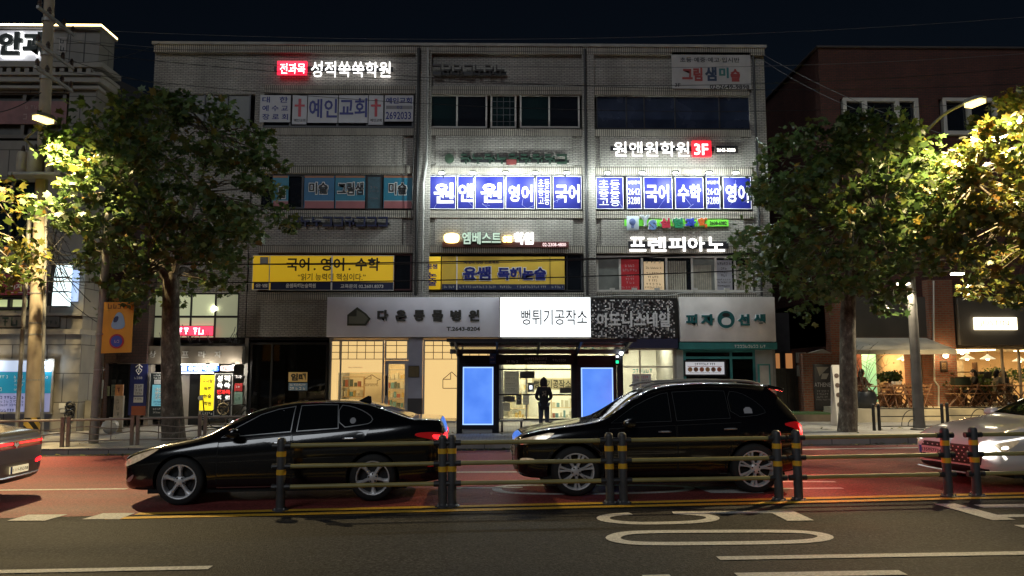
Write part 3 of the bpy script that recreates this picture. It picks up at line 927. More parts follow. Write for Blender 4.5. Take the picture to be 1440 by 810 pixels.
for px, nm in ((621, 'first flood lamp over the middle blue banners, above the letter 원 by the pipe'), (665, 'flood lamp above 앤 and 원 of the middle blue banners'), (711, 'flood lamp above the left edge of the middle banner 영어'), (753, 'flood lamp above the narrow 초등 banner of the middle bay'), (797, 'flood lamp above the middle bay banner 국어'),
   (854, 'flood lamp above the right bay banner 초등 중등 고등'), (903, 'flood lamp above the telephone banner and 국어 of the right bay'), (950, 'flood lamp between 국어 and 수학 of the right bay'), (997, 'flood lamp above the telephone banner beside the tree'), (1035, 'flood lamp above the right bay banner 영어 in the tree')):
 c_ = onY(px, 242.5, BY - .95)
 t = thing('flood_lamp', nm, 'lamp', (c_.x, c_.y, c_.z), 'flood lamps over the blue banners')
 mb = MB().tube([(c_.x, BY - .1, c_.z + .02), (c_.x, BY - .86, c_.z + .05)], .015, 6)
 mb.build('arm', m_floodbody, t)
 MB().box(c_.x - .11, c_.x + .11, c_.y - .06, c_.y + .10, c_.z, c_.z + .06).build('housing', m_floodbody, t)
 MB().box(c_.x - .09, c_.x + .09, c_.y - .04, c_.y + .09, c_.z - .014, c_.z - .002).build('lens', m_flood, t)
 ld = bpy.data.lights.new('flood_light', 'POINT')
 ld.energy = 92; ld.color = (.90, 1.0, .95); ld.shadow_soft_size = .06
 lo = bpy.data.objects.new('flood_light', ld); COL.objects.link(lo)
 lo.location = (c_.x, c_.y + .02, c_.z - .09)
 lo.parent = t; lo.matrix_parent_inverse = wm(t).inverted()
# --- lit letters 원앤원학원 3F
t = sign('letter_sign', 'white lit letters 원앤원학원 with a red 3F box above the right blue banners', 'sign', (858, 206, 1004, 213), SY, .05, m_rail, part='sign_rail')
ptext('원앤원학원', (862.5, 199.5, 969, 220.5), SY - .055, m_white_lit, t, -.004, .04)
pbox((972.5, 199, 999.5, 221), SY - .052, .11, 'light_box', lit('red_lit_box', (1, .015, .03), 1.2), t, bevel=.01)
ptext('3F', (976, 202, 996, 218), SY - .165, lit('white_on_red_letter', (1, .93, .9), 2.0), t, .02)
t = sign('phone_sign', 'small black telephone sign with white digits right of the red 3F box', 'sign', (1006, 206, 1037, 216), SY, .08, m_black)
ptext('2643-3288', (1008, 208.5, 1034, 213.5), SY - .082, m_white_lit2, t, .02)
# --- art school board, top right
t = sign('art_school_board', 'grey board 그림샘미술 with telephone number under the roof at the right corner', 'sign', (944, 74, 1056, 126), SY, .06, M('aged_white_board', (.38, .37, .37), .6, var=.12, scale=2))
Yf = SY - .062
ptext('초등·예중·예고·입시반', (956, 80.5, 1040, 88), Yf, m_black, t, .015)
for s, r, cm in (('그림', (959, 95, 988, 114), M('art_red', (.28, .04, .04), .6)), ('샘', (991, 94, 1008, 114), M('art_navy', (.02, .04, .09), .6)), ('미', (1011, 95, 1025, 110), M('art_teal', (.02, .13, .14), .6)), ('술', (1027, 97, 1041, 115), M('art_red', (.28, .04, .04), .6))):
 ptext(s, r, Yf, cm, t, .045)
ptext('3F', (949, 117, 957, 122), Yf, m_black, t, .02)
ptext('02-2649-9898', (998, 119, 1054, 125.5), Yf, m_black, t, .02)
# --- yellow boards, 2F
t = sign('yellow_board', 'bright yellow board 국어 영어 수학 with a navy foot on the left bay', 'sign', (380.5, 360, 553, 408), BY - .03, .05, m_yel, frame=M('pale_edge', (.6, .6, .6), .5), fw=.02)
Yf = BY - .082
pbox((380.5, 396.5, 553, 408), Yf, .004, 'navy_strip', m_navybar, t)
pbox((466, 360, 467, 408), Yf - .005, .006, 'joint_line', m_white, t)
ptext('국어', (403, 362.5, 435, 381), Yf, m_black, t, .025); ptext('영어', (451, 362.5, 484, 381), Yf, m_black, t, .025); ptext('수학', (500, 362.5, 534, 381), Yf, m_black, t, .025)
ptext('.', (441, 377, 444, 380), Yf, m_black, t, .02); ptext('.', (490, 377, 493, 380), Yf, m_black, t, .02)
ptext('“읽기 능력이 핵심이다.”', (419, 384.5, 514, 394.5), Yf, m_black, t, .01)
ptext('윤쌤독해논술학원', (402, 398.5, 444, 405), Yf - .005, m_white, t, .03)
ptext('교육문의 02.2601.8373', (479, 399.5, 539, 405.5), Yf - .005, m_white, t, .02)
t = sign('yellow_board', 'small yellow board with navy foot beside the long yellow board and the tree', 'sign', (357, 360, 378.5, 407), BY - .03, .05, m_yel, frame=M('pale_edge', (.6, .6, .6), .5), fw=.02)
pbox((357, 396.5, 378.5, 407), Yf, .004, 'navy_strip', m_navybar, t)
ptext('윤쌤', (359, 399, 376, 404), Yf - .005, m_white, t, .02)
pbox((366, 361.5, 377, 371), Yf, .006, 'fan_grille', M('fan_grille_grey', (.25, .25, .26), .5), t)
t = sign('vertical_sign', 'narrow yellow panel with 논술 beside the drain pipes', 'sign', (597, 361, 619.5, 407), BY - .10, .05, m_yel, bevel=.02)
ptext('윤쌤', (601, 371, 615, 378), BY - .152, m_navy, t, .03); ptext('논\n술', (602, 383, 614, 402), BY - .152, m_navy, t, .03)
t = sign('mustard_board', 'mustard yellow board 윤쌤 독해논술 in the middle bay window', 'sign', (621.5, 361, 794, 407.5), BY - .03, .05, m_yeldim)
pbox((621.5, 399.5, 794, 407.5), Yf, .004, 'navy_strip', m_navybar, t)
for x in (642, 773):
 pbox((x, 361, x + 1, 407.5), Yf - .005, .006, 'joint_line', m_white if x < 700 else m_rail, t)
ptext('독해력 향상 프로젝트', (652, 366.5, 702, 371.5), Yf, m_navybar, t, .015)
ptext('윤쌤', (651, 375, 690, 394), Yf, m_navy, t, .04, outline=m_white, ow=.05)
ptext('독해논술', (700, 376, 768, 394), Yf, m_navy, t, .04, outline=m_white, ow=.05)
pdash([(624, 402, 640, 405), (646, 402, 697, 405), (703, 402, 720, 405), (727, 402, 769, 405), (776, 402, 792, 405)], Yf - .005, m_palegrey, t, 21)
# --- 엠베스트 lit letters
t = sign('letter_sign', 'half lit letters 엠베스트 and 학원 with a warm lit blob above the mustard board', 'sign', (622, 340, 800, 348), SY, .06, M('brown_sign_rail', (.10, .035, .03), .5), part='sign_rail')
a = prect((624.5, 326.5, 646, 342), SY - .06)
pts = poly_round([(a[0], a[1] + .08), (a[0] + .12, a[1]), (a[2] - .12, a[1]), (a[2], a[1] + .08), (a[2], a[3] - .05), (a[0], a[3] - .05)], 2)
MB().prism(pts, 'y', SY - .15, SY - .062).build('lit_badge', lit('warm_lit_badge', (1, .72, .25), 3.2), t)
ptext('엠베스트', (650, 327, 704.5, 344), SY - .062, lit('pale_green_letter', (.60, .75, .62), .42), t, .02, .06, outline=M('dark_green_edge', (.01, .06, .04), .5), ow=.04)
ptext('SE', (707, 332, 720, 341), SY - .062, lit('warm_lit_badge', (1, .72, .25), 3.2), t, .05, .08)
ptext('학원', (723, 327, 750, 344), SY - .062, m_white_lit, t, .06, .08)
pbox((761, 340, 798, 348), SY - .062, .02, 'number_plate', M('dull_red_plate', (.12, .02, .02), .6), t)
ptext('02-2308-4800', (763, 341.5, 796, 346.5), SY - .084, lit('pink_white_digit', (1, .75, .75), .7), t, .02)
# --- 실험과학 coloured letters
t = sign('letter_sign', 'coloured letters Ys 실험과학 on a green strip over the white lit letters', 'sign', (878, 309, 1024, 318.5), SY, .05, lit('green_strip', (.22, .9, .08), .12), part='sign_rail')
pbox((881, 304.5, 898, 324), SY - .052, .10, 'icon_box', M('pale_blue_box', (.45, .52, .62), .5), t, bevel=.02)
c_ = onY(889.5, 312, SY - .155)
MB().sphere((c_.x, SY - .16, c_.z), .12, 12, 8, (1, .3, 1.1)).box(c_.x - .05, c_.x + .05, SY - .18, SY - .153, c_.z - .22, c_.z - .12).build('bulb_icon', M('bulb_icon_blue', (.08, .12, .30), .5), t)
m_we = M('pale_letter_edge', (.72, .74, .76), .5)
for s, r, cm in (('Y', (901, 303.5, 913, 318), M('letter_silver', (.32, .36, .42), .4)), ('S', (912, 310, 923, 324), M('letter_steel_blue', (.12, .20, .42), .4)), ('실', (928, 307, 942, 321), M('letter_red', (.42, .02, .05), .5)), ('험', (945.5, 307, 959.5, 321), M('letter_green', (.01, .20, .09), .5)), ('과', (963, 307, 977.5, 321), M('letter_blue', (.02, .05, .42), .5)), ('학', (981, 307, 995.5, 321), M('letter_orange', (.60, .12, .015), .5))):
 ptext(s, r, SY - .055, cm, t, .05, .05, outline=m_we, ow=.05)
ptext('2608-6082', (998, 311, 1022, 316.5), SY - .055, m_black, t, .03)
# --- 프렌피아노 lit letters
t = sign('letter_sign', 'big white lit letters 프렌피아노 above the curtained window', 'sign', (883, 340, 1024, 350), SY, .06, m_rail, part='sign_rail')
for s, u0, u1 in (('프', 885, 908.5), ('렌', 911, 937), ('피', 940, 964), ('아', 967, 991), ('노', 994, 1019)):
 ptext(s, (u0, 333.5, u1, 353.5), SY - .062, m_white_lit, t, .016, .04)
# --- posters in the right-hand second-floor window
PY = BY + .04
t = sign('window_poster', 'red poster with rows of pale letters in the second-floor right window', 'poster', (872.5, 365, 899, 408), PY, .015, m_red)
pdash([(879, 372, 894, 375.5), (876, 378, 896, 381.5), (881, 386, 892, 389), (880, 391, 893, 394), (881, 396, 892, 399), (874, 403, 897, 405.5)], PY - .016, M('pink_print', (.5, .3, .32), .6), t, 31)
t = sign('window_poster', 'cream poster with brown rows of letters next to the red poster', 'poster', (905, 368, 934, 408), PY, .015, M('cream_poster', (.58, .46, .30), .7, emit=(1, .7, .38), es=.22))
pdash([(908, 366.5, 912, 370), (915, 366.5, 923, 370), (926, 366.5, 931, 370)], PY - .016, m_black, t, 33)
pdash([(908, 375, 930, 378), (909, 383, 930, 386), (911, 388, 926, 391), (912, 393, 924, 396), (909, 398, 930, 401), (907, 403, 931, 405.5)], PY - .016, M('brown_print', (.16, .07, .04), .7), t, 34)
t = sign('window_poster', 'grey notice poster with black rows of letters between two curtains', 'poster', (1006.5, 366, 1030, 408), PY, .015, M('grey_poster', (.28, .28, .32), .6))
pdash([(1009, 369, 1027, 372), (1014, 376, 1022, 379), (1013, 381, 1023, 384), (1014, 386, 1022, 389), (1008, 392, 1028, 394), (1009, 396, 1028, 398), (1009, 401, 1027, 403)], PY - .016, m_black, t, 35)
# --- the four shop signs of the ground floor
BYs = BY - .02
t = sign('shop_sign', 'long pale lavender sign 다온동물병원 over the warm lit clinic', 'shop sign', (463, 419, 702, 474.5), BYs, .32, M('lavender_white_sign', (.74, .73, .84), .5, var=.06, scale=1.5), bevel=.01)
Yf = BYs - .322
a = prect((489, 432, 521, 458), Yf)
W_, H_ = a[2] - a[0], a[3] - a[1]
MB().prism([(a[0], a[1]), (a[0], a[1] + H_ * .58), (a[0] + W_ * .42, a[3]), (a[0] + W_ * .8, a[1] + H_ * .66), (a[2], a[1] + H_ * .38), (a[0] + W_ * .8, a[1])], 'y', Yf - .05, Yf).build('house_emblem', M('dark_olive_emblem', (.045, .045, .03), .5), t)
a2 = prect((491.5, 441, 500, 443), Yf - .052)
MB().prism([(a[0] + .06, a[1] + .07), (a[0] + .06, a[1] + H_ * .50), (a[0] + W_ * .40, a[1] + H_ * .50), (a[0] + W_ * .40, a[1] + H_ * .86), (a[0] + W_ * .74, a[1] + H_ * .6), (a[0] + W_ * .9, a[1] + H_ * .38), (a[0] + W_ * .76, a[1] + .07)], 'y', Yf - .058, Yf - .051).build('emblem_inset', M('olive_grey_inset', (.16, .16, .12), .5), t)
m_brownlet = M('dark_brown_letter', (.035, .032, .028), .5)
for i, s in enumerate('다온동물병원'):
 x = 531 + i * 25.6
 ptext(s, (x, 436, x + 15, 452), Yf, m_brownlet, t, .05, .07)
ptext('T.2643-8204', (628, 459.5, 675, 465.5), Yf, m_brownlet, t, .03, .01)
t = sign('shop_sign', 'bright white lit sign 뻥튀기공작소 over the bus shelter', 'shop sign', (703.5, 419.5, 829, 474.5), BYs, .36, lit('white_light_box', (.92, .97, 1), 1.15), frame=M('white_sign_frame', (.6, .6, .6), .4), fw=.02)
Yf = BYs - .362
ptext('뻥튀기공작소', (733, 435, 826, 457), Yf, m_black, t, .008)
a = prect((707, 438, 716, 456), Yf - .004)
pdash([(708, 441, 713, 442), (708, 447, 713, 448), (708, 453, 713, 454)], Yf, M('faint_grey_print', (.45, .5, .5), .6), t, 41)
m_seq = ramp_mat('sequin_panel', [(0, (.01, .01, .012)), (.68, (.03, .03, .035)), (.76, (.4, .39, .4)), (.88, (.75, .74, .75)), (1, (.95, .94, .95))], .35)
t = sign('shop_sign', 'glittering black and silver sequin sign 아도니스네일', 'shop sign', (830.5, 420, 951, 475.5), BYs, .30, M('black_sign_back', (.01, .01, .01), .5))
Yf = BYs - .302
a = prect((830.5, 420, 951, 475.5), Yf); mb = MB(); rr = random.Random(3); s_ = .052
nx, nz = int((a[2] - a[0]) / s_), int((a[3] - a[1]) / s_)
for i in range(nx):
 for j in range(nz):
  x = a[0] + (i + .5) * s_; z = a[1] + (j + .5) * s_; h = s_ * .47
  tx, tz = rr.uniform(-.008, .008), rr.uniform(-.008, .008)
  mb.add([(x - h, Yf - .012 - tx - tz, z - h), (x + h, Yf - .012 + tx - tz, z - h), (x + h, Yf - .012 + tx + tz, z + h), (x - h, Yf - .012 - tx + tz, z + h)], [(0, 1, 2, 3)])
mb.build('sequins', m_seq, t)
ptext('아도니스네일', (839, 440, 942, 460), Yf - .035, M('silver_letter', (.75, .75, .78), .4), t, .03, .04)
t = sign('shop_sign', 'greyish sign 피자선생 with teal letters and a round teal emblem', 'shop sign', (952.5, 419, 1086.5, 481), BYs, .38, M('weathered_white_sign', (.72, .69, .68), .6, var=.12, scale=1.4), bevel=.01)
Yf = BYs - .382
m_tl = M('teal_letter', (.008, .12, .13), .5)
for s, u0, u1 in (('피', 964, 980), ('자', 985, 1004), ('선', 1037, 1053.5), ('생', 1059, 1076)):
 ptext(s, (u0, 442, u1, 458), Yf, m_tl, t, .045, .05, outline=m_we, ow=.03)
c_ = onY(1020.5, 449.5, Yf)
MB().lathe([(.0, Yf - .05), (.345, Yf - .05), (.345, Yf)], 32, 'y', (c_.x, 0, c_.z)).build('emblem_rim', m_we, t)
MB().lathe([(.0, Yf - .062), (.315, Yf - .062), (.315, Yf - .051)], 32, 'y', (c_.x, 0, c_.z)).build('round_emblem', m_tl, t)
e = MB().prism(poly_round([(c_.x - .16, c_.z - .2), (c_.x + .16, c_.z - .2), (c_.x + .18, c_.z + .02), (c_.x, c_.z + .09), (c_.x - .18, c_.z + .02)], 2), 'y', Yf - .068, Yf - .063)
e.build('emblem_shape', m_we, t)
MB().prism(poly_round([(c_.x - .15, c_.z + .1), (c_.x + .15, c_.z + .1), (c_.x + .12, c_.z + .24), (c_.x - .12, c_.z + .24)], 1), 'y', Yf - .068, Yf - .063).build('emblem_cap', m_black, t)
mb = MB()
pr = [(onY(x, y, BY - .18).x, BY - .18, onY(x, y, BY - .18).z) for x, y in ((836, 418), (870, 415.5), (930, 416), (951, 415), (955, 411.5), (1010, 412), (1075, 410), (1082, 408))]
tag(mb.tube(curve_round(pr), .022, 6).build('sign_cable', m_pipe, None, smooth=True), 'pale cable conduit running along the top of the sequin and teal-lettered signs', 'cable')
for px, lb in ((860, 'left spot lamp on the sequin sign'), (891, 'middle spot lamp on the sequin sign'), (923, 'right spot lamp on the sequin sign'), (976, 'left spot lamp on the teal-lettered sign'), (1021, 'right spot lamp on the teal-lettered sign')):
 c0 = onY(px, 419, BYs - .15); c1 = onY(px + 1, 407, BYs - .35)
 t = thing('spot_lamp', lb, 'lamp', (c0.x, c0.y, c0.z), 'unlit spot lamps on the shop signs')
 MB().tube([(c0.x, BYs - .15, c0.z - .05), (c0.x, BYs - .18, c1.z), (c1.x, c1.y, c1.z)], .012, 6).build('arm', m_pipe, t, smooth=True)
 MB().box(c1.x - .09, c1.x + .09, c1.y - .06, c1.y + .05, c1.z - .02, c1.z + .05).build('housing', M('white_lamp_housing', (.5, .5, .48), .5), t)
t = sign('rent_notice', 'yellow and blue rent notice 임대 in the dark shop window', 'notice', (406, 523.5, 432, 537), FYs - .05, .006, M('notice_cream', (.62, .45, .20), .7))
ptext('임대', (409, 525, 430, 535.5), FYs - .058, m_brownlet, t, .06)
pbox((406, 538.5, 432, 549), FYs - .05, .006, 'blue_strip', M('notice_blue', (.12, .22, .42), .7), t)
pdash([(407.5, 540, 430.5, 542.5), (407.5, 544.5, 430.5, 548)], FYs - .058, m_white, t, 51)
t = sign('wall_plaque', 'small brass coloured plaque on the pillar beside the clinic door', 'plaque', (575, 515, 589, 530), BY - .16, .02, M('brass_plaque', (.16, .12, .06), .45, metal=.4, var=.2), frame=m_rail, fw=.015)
t = sign('menu_board', 'lit menu board with a row of six round dishes in the teal shop window', 'menu board', (963.5, 509, 1018.5, 526.5), FYs - .09, .03, lit('menu_panel_white', (.62, .62, .66), .42), frame=m_black, fw=.06)
pdash([(977, 510.5, 1006, 513.5)], FYs - .122, m_black, t, 61)
pbox((967, 515, 1015, 515.6), FYs - .12, .004, 'red_rule', m_red, t)
for i in range(6):
 c_ = onY(970.5 + i * 8.2, 519.5, FYs - .125)
 MB().lathe([(0, FYs - .128), (.085, FYs - .128), (.085, FYs - .121)], 16, 'y', (c_.x, 0, c_.z)).build('dish_picture', M('dish_brown_%d' % (i % 3), ((.40, .20, .08), (.22, .09, .05), (.42, .12, .06))[i % 3], .6, var=.4, scale=20), t)
pdash([(968, 523.5, 1014, 524.8)], FYs - .122, M('grey_print', (.2, .2, .2), .6), t, 63)
t = sign('blank_signboard', 'tall blank white panel with teal edge at the corner of the teal shop', 'sign', (1067, 514, 1082, 572), BY - .42, .08, M('blank_white_panel', (.42, .40, .38), .7, var=.1, scale=3), frame=m_teal, fw=.05)
t = sign('price_sheet', 'price sheets with teal heading in the nail shop window', 'poster', (889, 526, 916, 552), FYs - .055, .006, M('price_sheet_grey', (.42, .40, .42), .7))
pdash([(892, 529, 912, 532)], FYs - .063, M('red_print', (.5, .05, .06), .6), t, 71)
pdash([(892, 534, 913, 536), (892, 538, 911, 540), (892, 542, 913, 544)], FYs - .063, m_brownlet, t, 72)
pdash([(890, 519, 918, 524)], FYs - .05, M('teal_print', (.02, .42, .36), .6), t, 73)
def pshelf(label, r, Y, cols, seed, n_rows, m_frame, cat='shelf', name='display_shelf'):
 a = prect(r, Y); t = thing(name, label, cat, ((a[0] + a[2]) / 2, Y, a[1]))
 fr = MB(); dz = (a[3] - a[1]) / n_rows
 for i in range(n_rows + 1):
  fr.box(a[0], a[2], Y - .25, Y, a[1] + i * dz - .015, a[1] + i * dz + .015)
 fr.box(a[0] - .02, a[0] + .01, Y - .26, Y + .01, a[1] - .02, a[3] + .02); fr.box(a[2] - .01, a[2] + .02, Y - .26, Y + .01, a[1] - .02, a[3] + .02)
 fr.build('shelf_frame', m_frame, t)
 rr = random.Random(seed)
 mb = MB()
 for i in range(n_rows):
  x = a[0] + .04
  while x < a[2] - .12:
   w_ = rr.uniform(.06, .14); h = dz * rr.uniform(.4, .8)
   mb.cur = rr.randrange(len(cols))
   mb.box(x, x + w_, Y - .2, Y - .05, a[1] + i * dz + .017, a[1] + i * dz + h)
   x += w_ + rr.uniform(.01, .08)
 st = mb.build('stock', cols, t)
 st['kind'] = 'stuff'
 return t
cc_ = [M('stock_%d' % i, c_, .6) for i, c_ in enumerate([(.35, .12, .08), (.15, .28, .30), (.55, .5, .38), (.10, .12, .10), (.5, .35, .12)])]
pshelf('shelf of small boxes seen through the clinic door', (545, 520, 572, 586), BY + 2.6, cc_, 5, 5, m_shopalu)
pshelf('low shelf of small goods behind the clinic window', (478, 530, 512, 586), BY + 2.2, cc_, 6, 4, M('light_wood', (.45, .30, .16), .6))
pshelf('tall shelf of popped snack bags in the bright shop behind the waiting person', (716, 520, 742, 588), BY + 2.8, [cc_[2], cc_[4], M('snack_cream', (.62, .55, .38), .6)], 8, 5, M('pale_wood', (.55, .42, .25), .6))
pshelf('low counter shelf of snack bags on the right of the bright shop', (775, 556, 862, 590), BY + 2.4, [cc_[2], cc_[0], M('snack_cream', (.62, .55, .38), .6), cc_[1]], 9, 2, M('pale_wood', (.55, .42, .25), .6))
t = sign('shop_banner', 'hand lettered cream banner inside the bright snack shop', 'banner', (748, 532, 806, 548), BY + 1.6, .02, M('banner_cream', (.62, .52, .33), .7))
ptext('뻥튀기공작소', (751, 534, 803, 546), BY + 1.578, m_brownlet, t, .01)
sc = MB(); a = prect((710, 494, 866, 498), FYs - .08)
x = a[0]
while x < a[2] - .1:
 sc.prism(poly_round([(x, a[3]), (x + .27, a[3]), (x + .27, a[1] + .06), (x + .135, a[1]), (x, a[1] + .06)], 1), 'y', FYs - .075, FYs - .06); x += .272
t = thing('window_valance', 'scalloped white valance along the top of the bright snack shop window', 'valance', ((a[0] + a[2]) / 2, FYs - .07, a[1]))
sc.build('scallops', M('valance_white', (.62, .60, .55), .8), t)
# ============================================================ entrance under the plaza board
EY = BY - .05
t = sign('plaza_board', 'long bronze board 상 프라자 over the stair entrance, behind the tree trunk', 'sign', (172, 487, 344, 512), BY - .1, .30, M('bronze_board', (.22, .19, .155), .4, metal=.35, var=.35, scale=.9))
Yf = BY - .402
for s, u0, u1 in (('상', 210, 219), ('프', 256, 265), ('라', 279, 289), ('자', 302, 311)):
 ptext(s, (u0, 494, u1, 503), Yf, M('steel_letter', (.45, .44, .42), .4, metal=.3), t, .02, .02)
a = prect((181, 491, 200, 510), Yf)
MB().prism([(a[0], a[1]), (a[0] + .12, a[1]), ((a[0] + a[2]) / 2, a[3] - .14), (a[2] - .12, a[1]), (a[2], a[1]), ((a[0] + a[2]) / 2 + .1, a[3]), ((a[0] + a[2]) / 2 - .1, a[3])], 'y', Yf - .02, Yf).build('red_emblem', M('emblem_red', (.35, .05, .03), .5), t)
t = sign('lit_red_sign', 'red lit sign in the stair window above the bronze board', 'sign', (247, 459, 301, 472), BY - .06, .10, lit('red_neon_box', (1, .06, .12), 1.2), frame=m_rail, fw=.02)
pdash([(250, 461, 288, 470)], BY - .163, lit('pale_pink_glow', (1, .75, .85), 3), t, 81)
t = sign('blue_fascia_sign', 'long blue lit sign over the doorway of the stair entrance', 'sign', (246, 514.5, 308, 522), BY - .12, .10, lit('blue_lit_strip', (.01, .10, .75), .8))
ptext('원앤원학원', (265, 515.5, 297, 521), BY - .222, m_white_lit2, t, .03)
pbox((256, 515.5, 262, 521), BY - .222, .004, 'white_icon', m_white_lit2, t)
t = sign('small_white_sign', 'small white sign to the right of the blue strip over the doorway', 'sign', (311, 514, 329, 522), BY - .12, .08, M('small_sign_white', (.5, .46, .48), .6))
pdash([(313, 516, 327, 520)], BY - .202, M('red_print', (.5, .05, .06), .6), t, 83)
def vpanel(name, label, r, Y, mat, th=.05, **k):
 return sign(name, label, 'sign', r, Y, th, mat, **k)
t = vpanel('vertical_sign', 'tall navy sign with white boxes and an orange foot beside the dark shop', (185, 511, 205, 584), BY - .30, M('vsign_navy', (.02, .03, .16), .5))
Yf = BY - .352
pbox((185, 571, 204.6, 584), Yf, .004, 'orange_foot', M('vsign_orange', (.30, .09, .05), .5), t)
for r in ((189, 540, 201, 556), (188, 558, 201, 566)):
 pbox(r, Yf, .005, 'white_box', M('vsign_white', (.55, .55, .58), .6), t)
pdash([(190.5, 542, 199.5, 545), (190.5, 547, 199.5, 550), (190, 552, 200, 554.5), (189.5, 560, 199.5, 562)], Yf - .006, m_black, t, 85)
pdash([(189, 530, 201, 533)], Yf, m_white, t, 86, name='heading')
c_ = onY(195.5, 521, Yf)
mb = MB()
for q_ in ([(-.12, .12), (0, .22), (.12, .12)], [(0, .22), (0, -.05)], [(-.1, .0), (0, -.14), (.1, .0), (0, .12), (-.1, .0)]):
 mb.tube([(c_.x + u, Yf - .012, c_.z + v) for u, v in q_], .016, 4)
mb.build('white_emblem', m_white, t)
t = vpanel('vertical_sign', 'tall dark sign with a light blue middle, left of the tree trunk', (213, 525, 233, 586), BY - .35, M('vsign_dark', (.018, .028, .035), .5), frame=M('silver_edge', (.35, .35, .35), .4), fw=.03)
Yf = BY - .402
pbox((214.5, 541, 231.5, 571), Yf, .004, 'blue_field', lit('pale_blue_field', (.15, .42, .52), .42), t)
pbox((217, 534, 229, 540), Yf, .004, 'white_box', M('vsign_white', (.55, .55, .58), .6), t)
ptext('국어\n영어\n수학', (218, 545, 228, 562), Yf - .005, m_white, t, .03)
pdash([(216, 527, 228, 529), (216, 530.5, 230, 532.5), (215.5, 574, 230, 576.5), (215, 579, 231, 581)], Yf, m_white, t, 88)
pdash([(216, 564, 230, 566), (218, 567.5, 229, 569)], Yf - .005, m_navy, t, 89)
t = vpanel('vertical_sign', 'bright yellow vertical sign beside the black doorway of the stair entrance', (283, 528, 300, 577), BY - .2, lit('yellow_lit_panel', (1, .80, .02), .72))
Yf = BY - .252
for k, s in enumerate(('국사랑', '독해', '논술', '학원')):
 ptext(s, (285 if k == 0 else 287, 533 + k * 10.5, 299 if k == 0 else 297, 539 + k * 10.5), Yf, M('olive_letter', (.12, .10, .02), .6), t, .03)
t = vpanel('small_sign', 'small dark panel with pale print under the yellow vertical sign', (283, 578.5, 300, 591), BY - .2, M('vsign_dark', (.018, .028, .035), .5))
pdash([(285, 580, 298, 583), (285, 585, 298, 589)], BY - .252, m_white, t, 90)
t = vpanel('vertical_sign', 'black vertical sign with big white letters 성적쑥쑥 and a gold ring', (304, 526, 325, 584), BY - .2, m_black, frame=M('silver_edge', (.35, .35, .35), .4), fw=.025)
Yf = BY - .252
m_ws = lit('white_print_soft', (1, .97, .92), .75)
for s, r in (('성', (305.5, 528, 313, 536.5)), ('적', (315.5, 528, 323.5, 536.5)), ('쑥', (305.5, 538, 313, 546)), ('쑥', (315.5, 538, 323.5, 546)), ('학', (305.5, 556, 312, 561.5)), ('원', (316.5, 556, 323, 561.5))):
 ptext(s, r, Yf, m_ws, t, .06)
ptext('전과목', (305, 548, 323.5, 554.5), Yf, lit('red_print_soft', (1, .05, .05), .6), t, .05)
m_gold = M('gold_print', (.45, .33, .16), .5)
pdash([(306, 563.5, 322.5, 566.5)], Yf, m_gold, t, 92)
c_ = onY(314, 575, Yf)
mb = MB(); mb.tube([(c_.x + .2 * math.cos(i * math.pi / 10), Yf - .01, c_.z + .2 * math.sin(i * math.pi / 10)) for i in range(21)], .022, 4)
mb.build('gold_ring', m_gold, t)
pdash([(310, 571, 319, 573), (309.5, 575, 319, 577), (311, 579, 318, 581)], Yf, m_gold, t, 93)
t = vpanel('number_plate', 'dark house number plate 230 beside the black vertical sign', (330, 527, 341, 533), BY - .1, m_black, th=.02)
ptext('230', (331.5, 528, 339.5, 532), BY - .123, m_white, t, .02)
t = vpanel('small_sign', 'small red sticker sign under the house number', (330, 539, 341, 550), BY - .1, M('sticker_red', (.50, .04, .04), .5), th=.02)
pdash([(331.5, 542.5, 339, 545)], BY - .123, m_white, t, 95)
t = vpanel('small_sign', 'pale green notice under the small red sticker sign', (329, 551.5, 341, 570), BY - .1, M('pale_green_notice', (.26, .40, .33), .6), th=.02)
pdash([(331, 554, 337, 556), (331, 559, 339, 563)], BY - .123, M('green_print', (.05, .15, .10), .6), t, 96)
dd = MB(); dd.box(bx(262, 540), bx(277, 540), BY + .3, BY + .36, walk(bx(270)) - .02, bz(524))
dd.build('door', M('black_doorway', (.004, .004, .005), .8), bld)
e2 = MB(); e2.box(bx(246, 540), bx(262, 540), BY + .28, BY + .34, walk(bx(250)), bz(524)); e2.box(bx(277, 540), bx(283, 540), BY + .28, BY + .34, walk(bx(280)), bz(524)); e2.box(bx(234, 540), bx(246, 540), BY + .2, BY + .3, walk(bx(240)), bz(513)); e2.box(bx(206, 540), bx(213, 540), BY - .1, BY + .25, walk(bx(209)), bz(513))
e2.build('entrance_wall', M('entrance_stone', (.36, .32, .28), .7, var=.1), bld)
for (u0, u1, yy, lb_) in ((247, 307, 512.3, 'white tube lamp along the top of the blue entrance sign'), (250, 300, 523.6, 'white tube lamp under the blue entrance sign over the doorway')):
 a = prect((u0, yy - .6, u1, yy + .6), BY - .26)
 t = thing('tube_lamp', lb_, 'lamp', ((a[0] + a[2]) / 2, BY - .26, a[1]))
 MB().tube([(a[0], BY - .27, a[1]), (a[2], BY - .27, a[1])], .022, 8).build('tube', lit('tube_glow', (.95, 1, .95), 7), t)
 MB().box(a[0] - .03, a[2] + .03, BY - .245, BY - .222, a[1] - .03, a[1] + .03).build('fitting', m_rail, t)
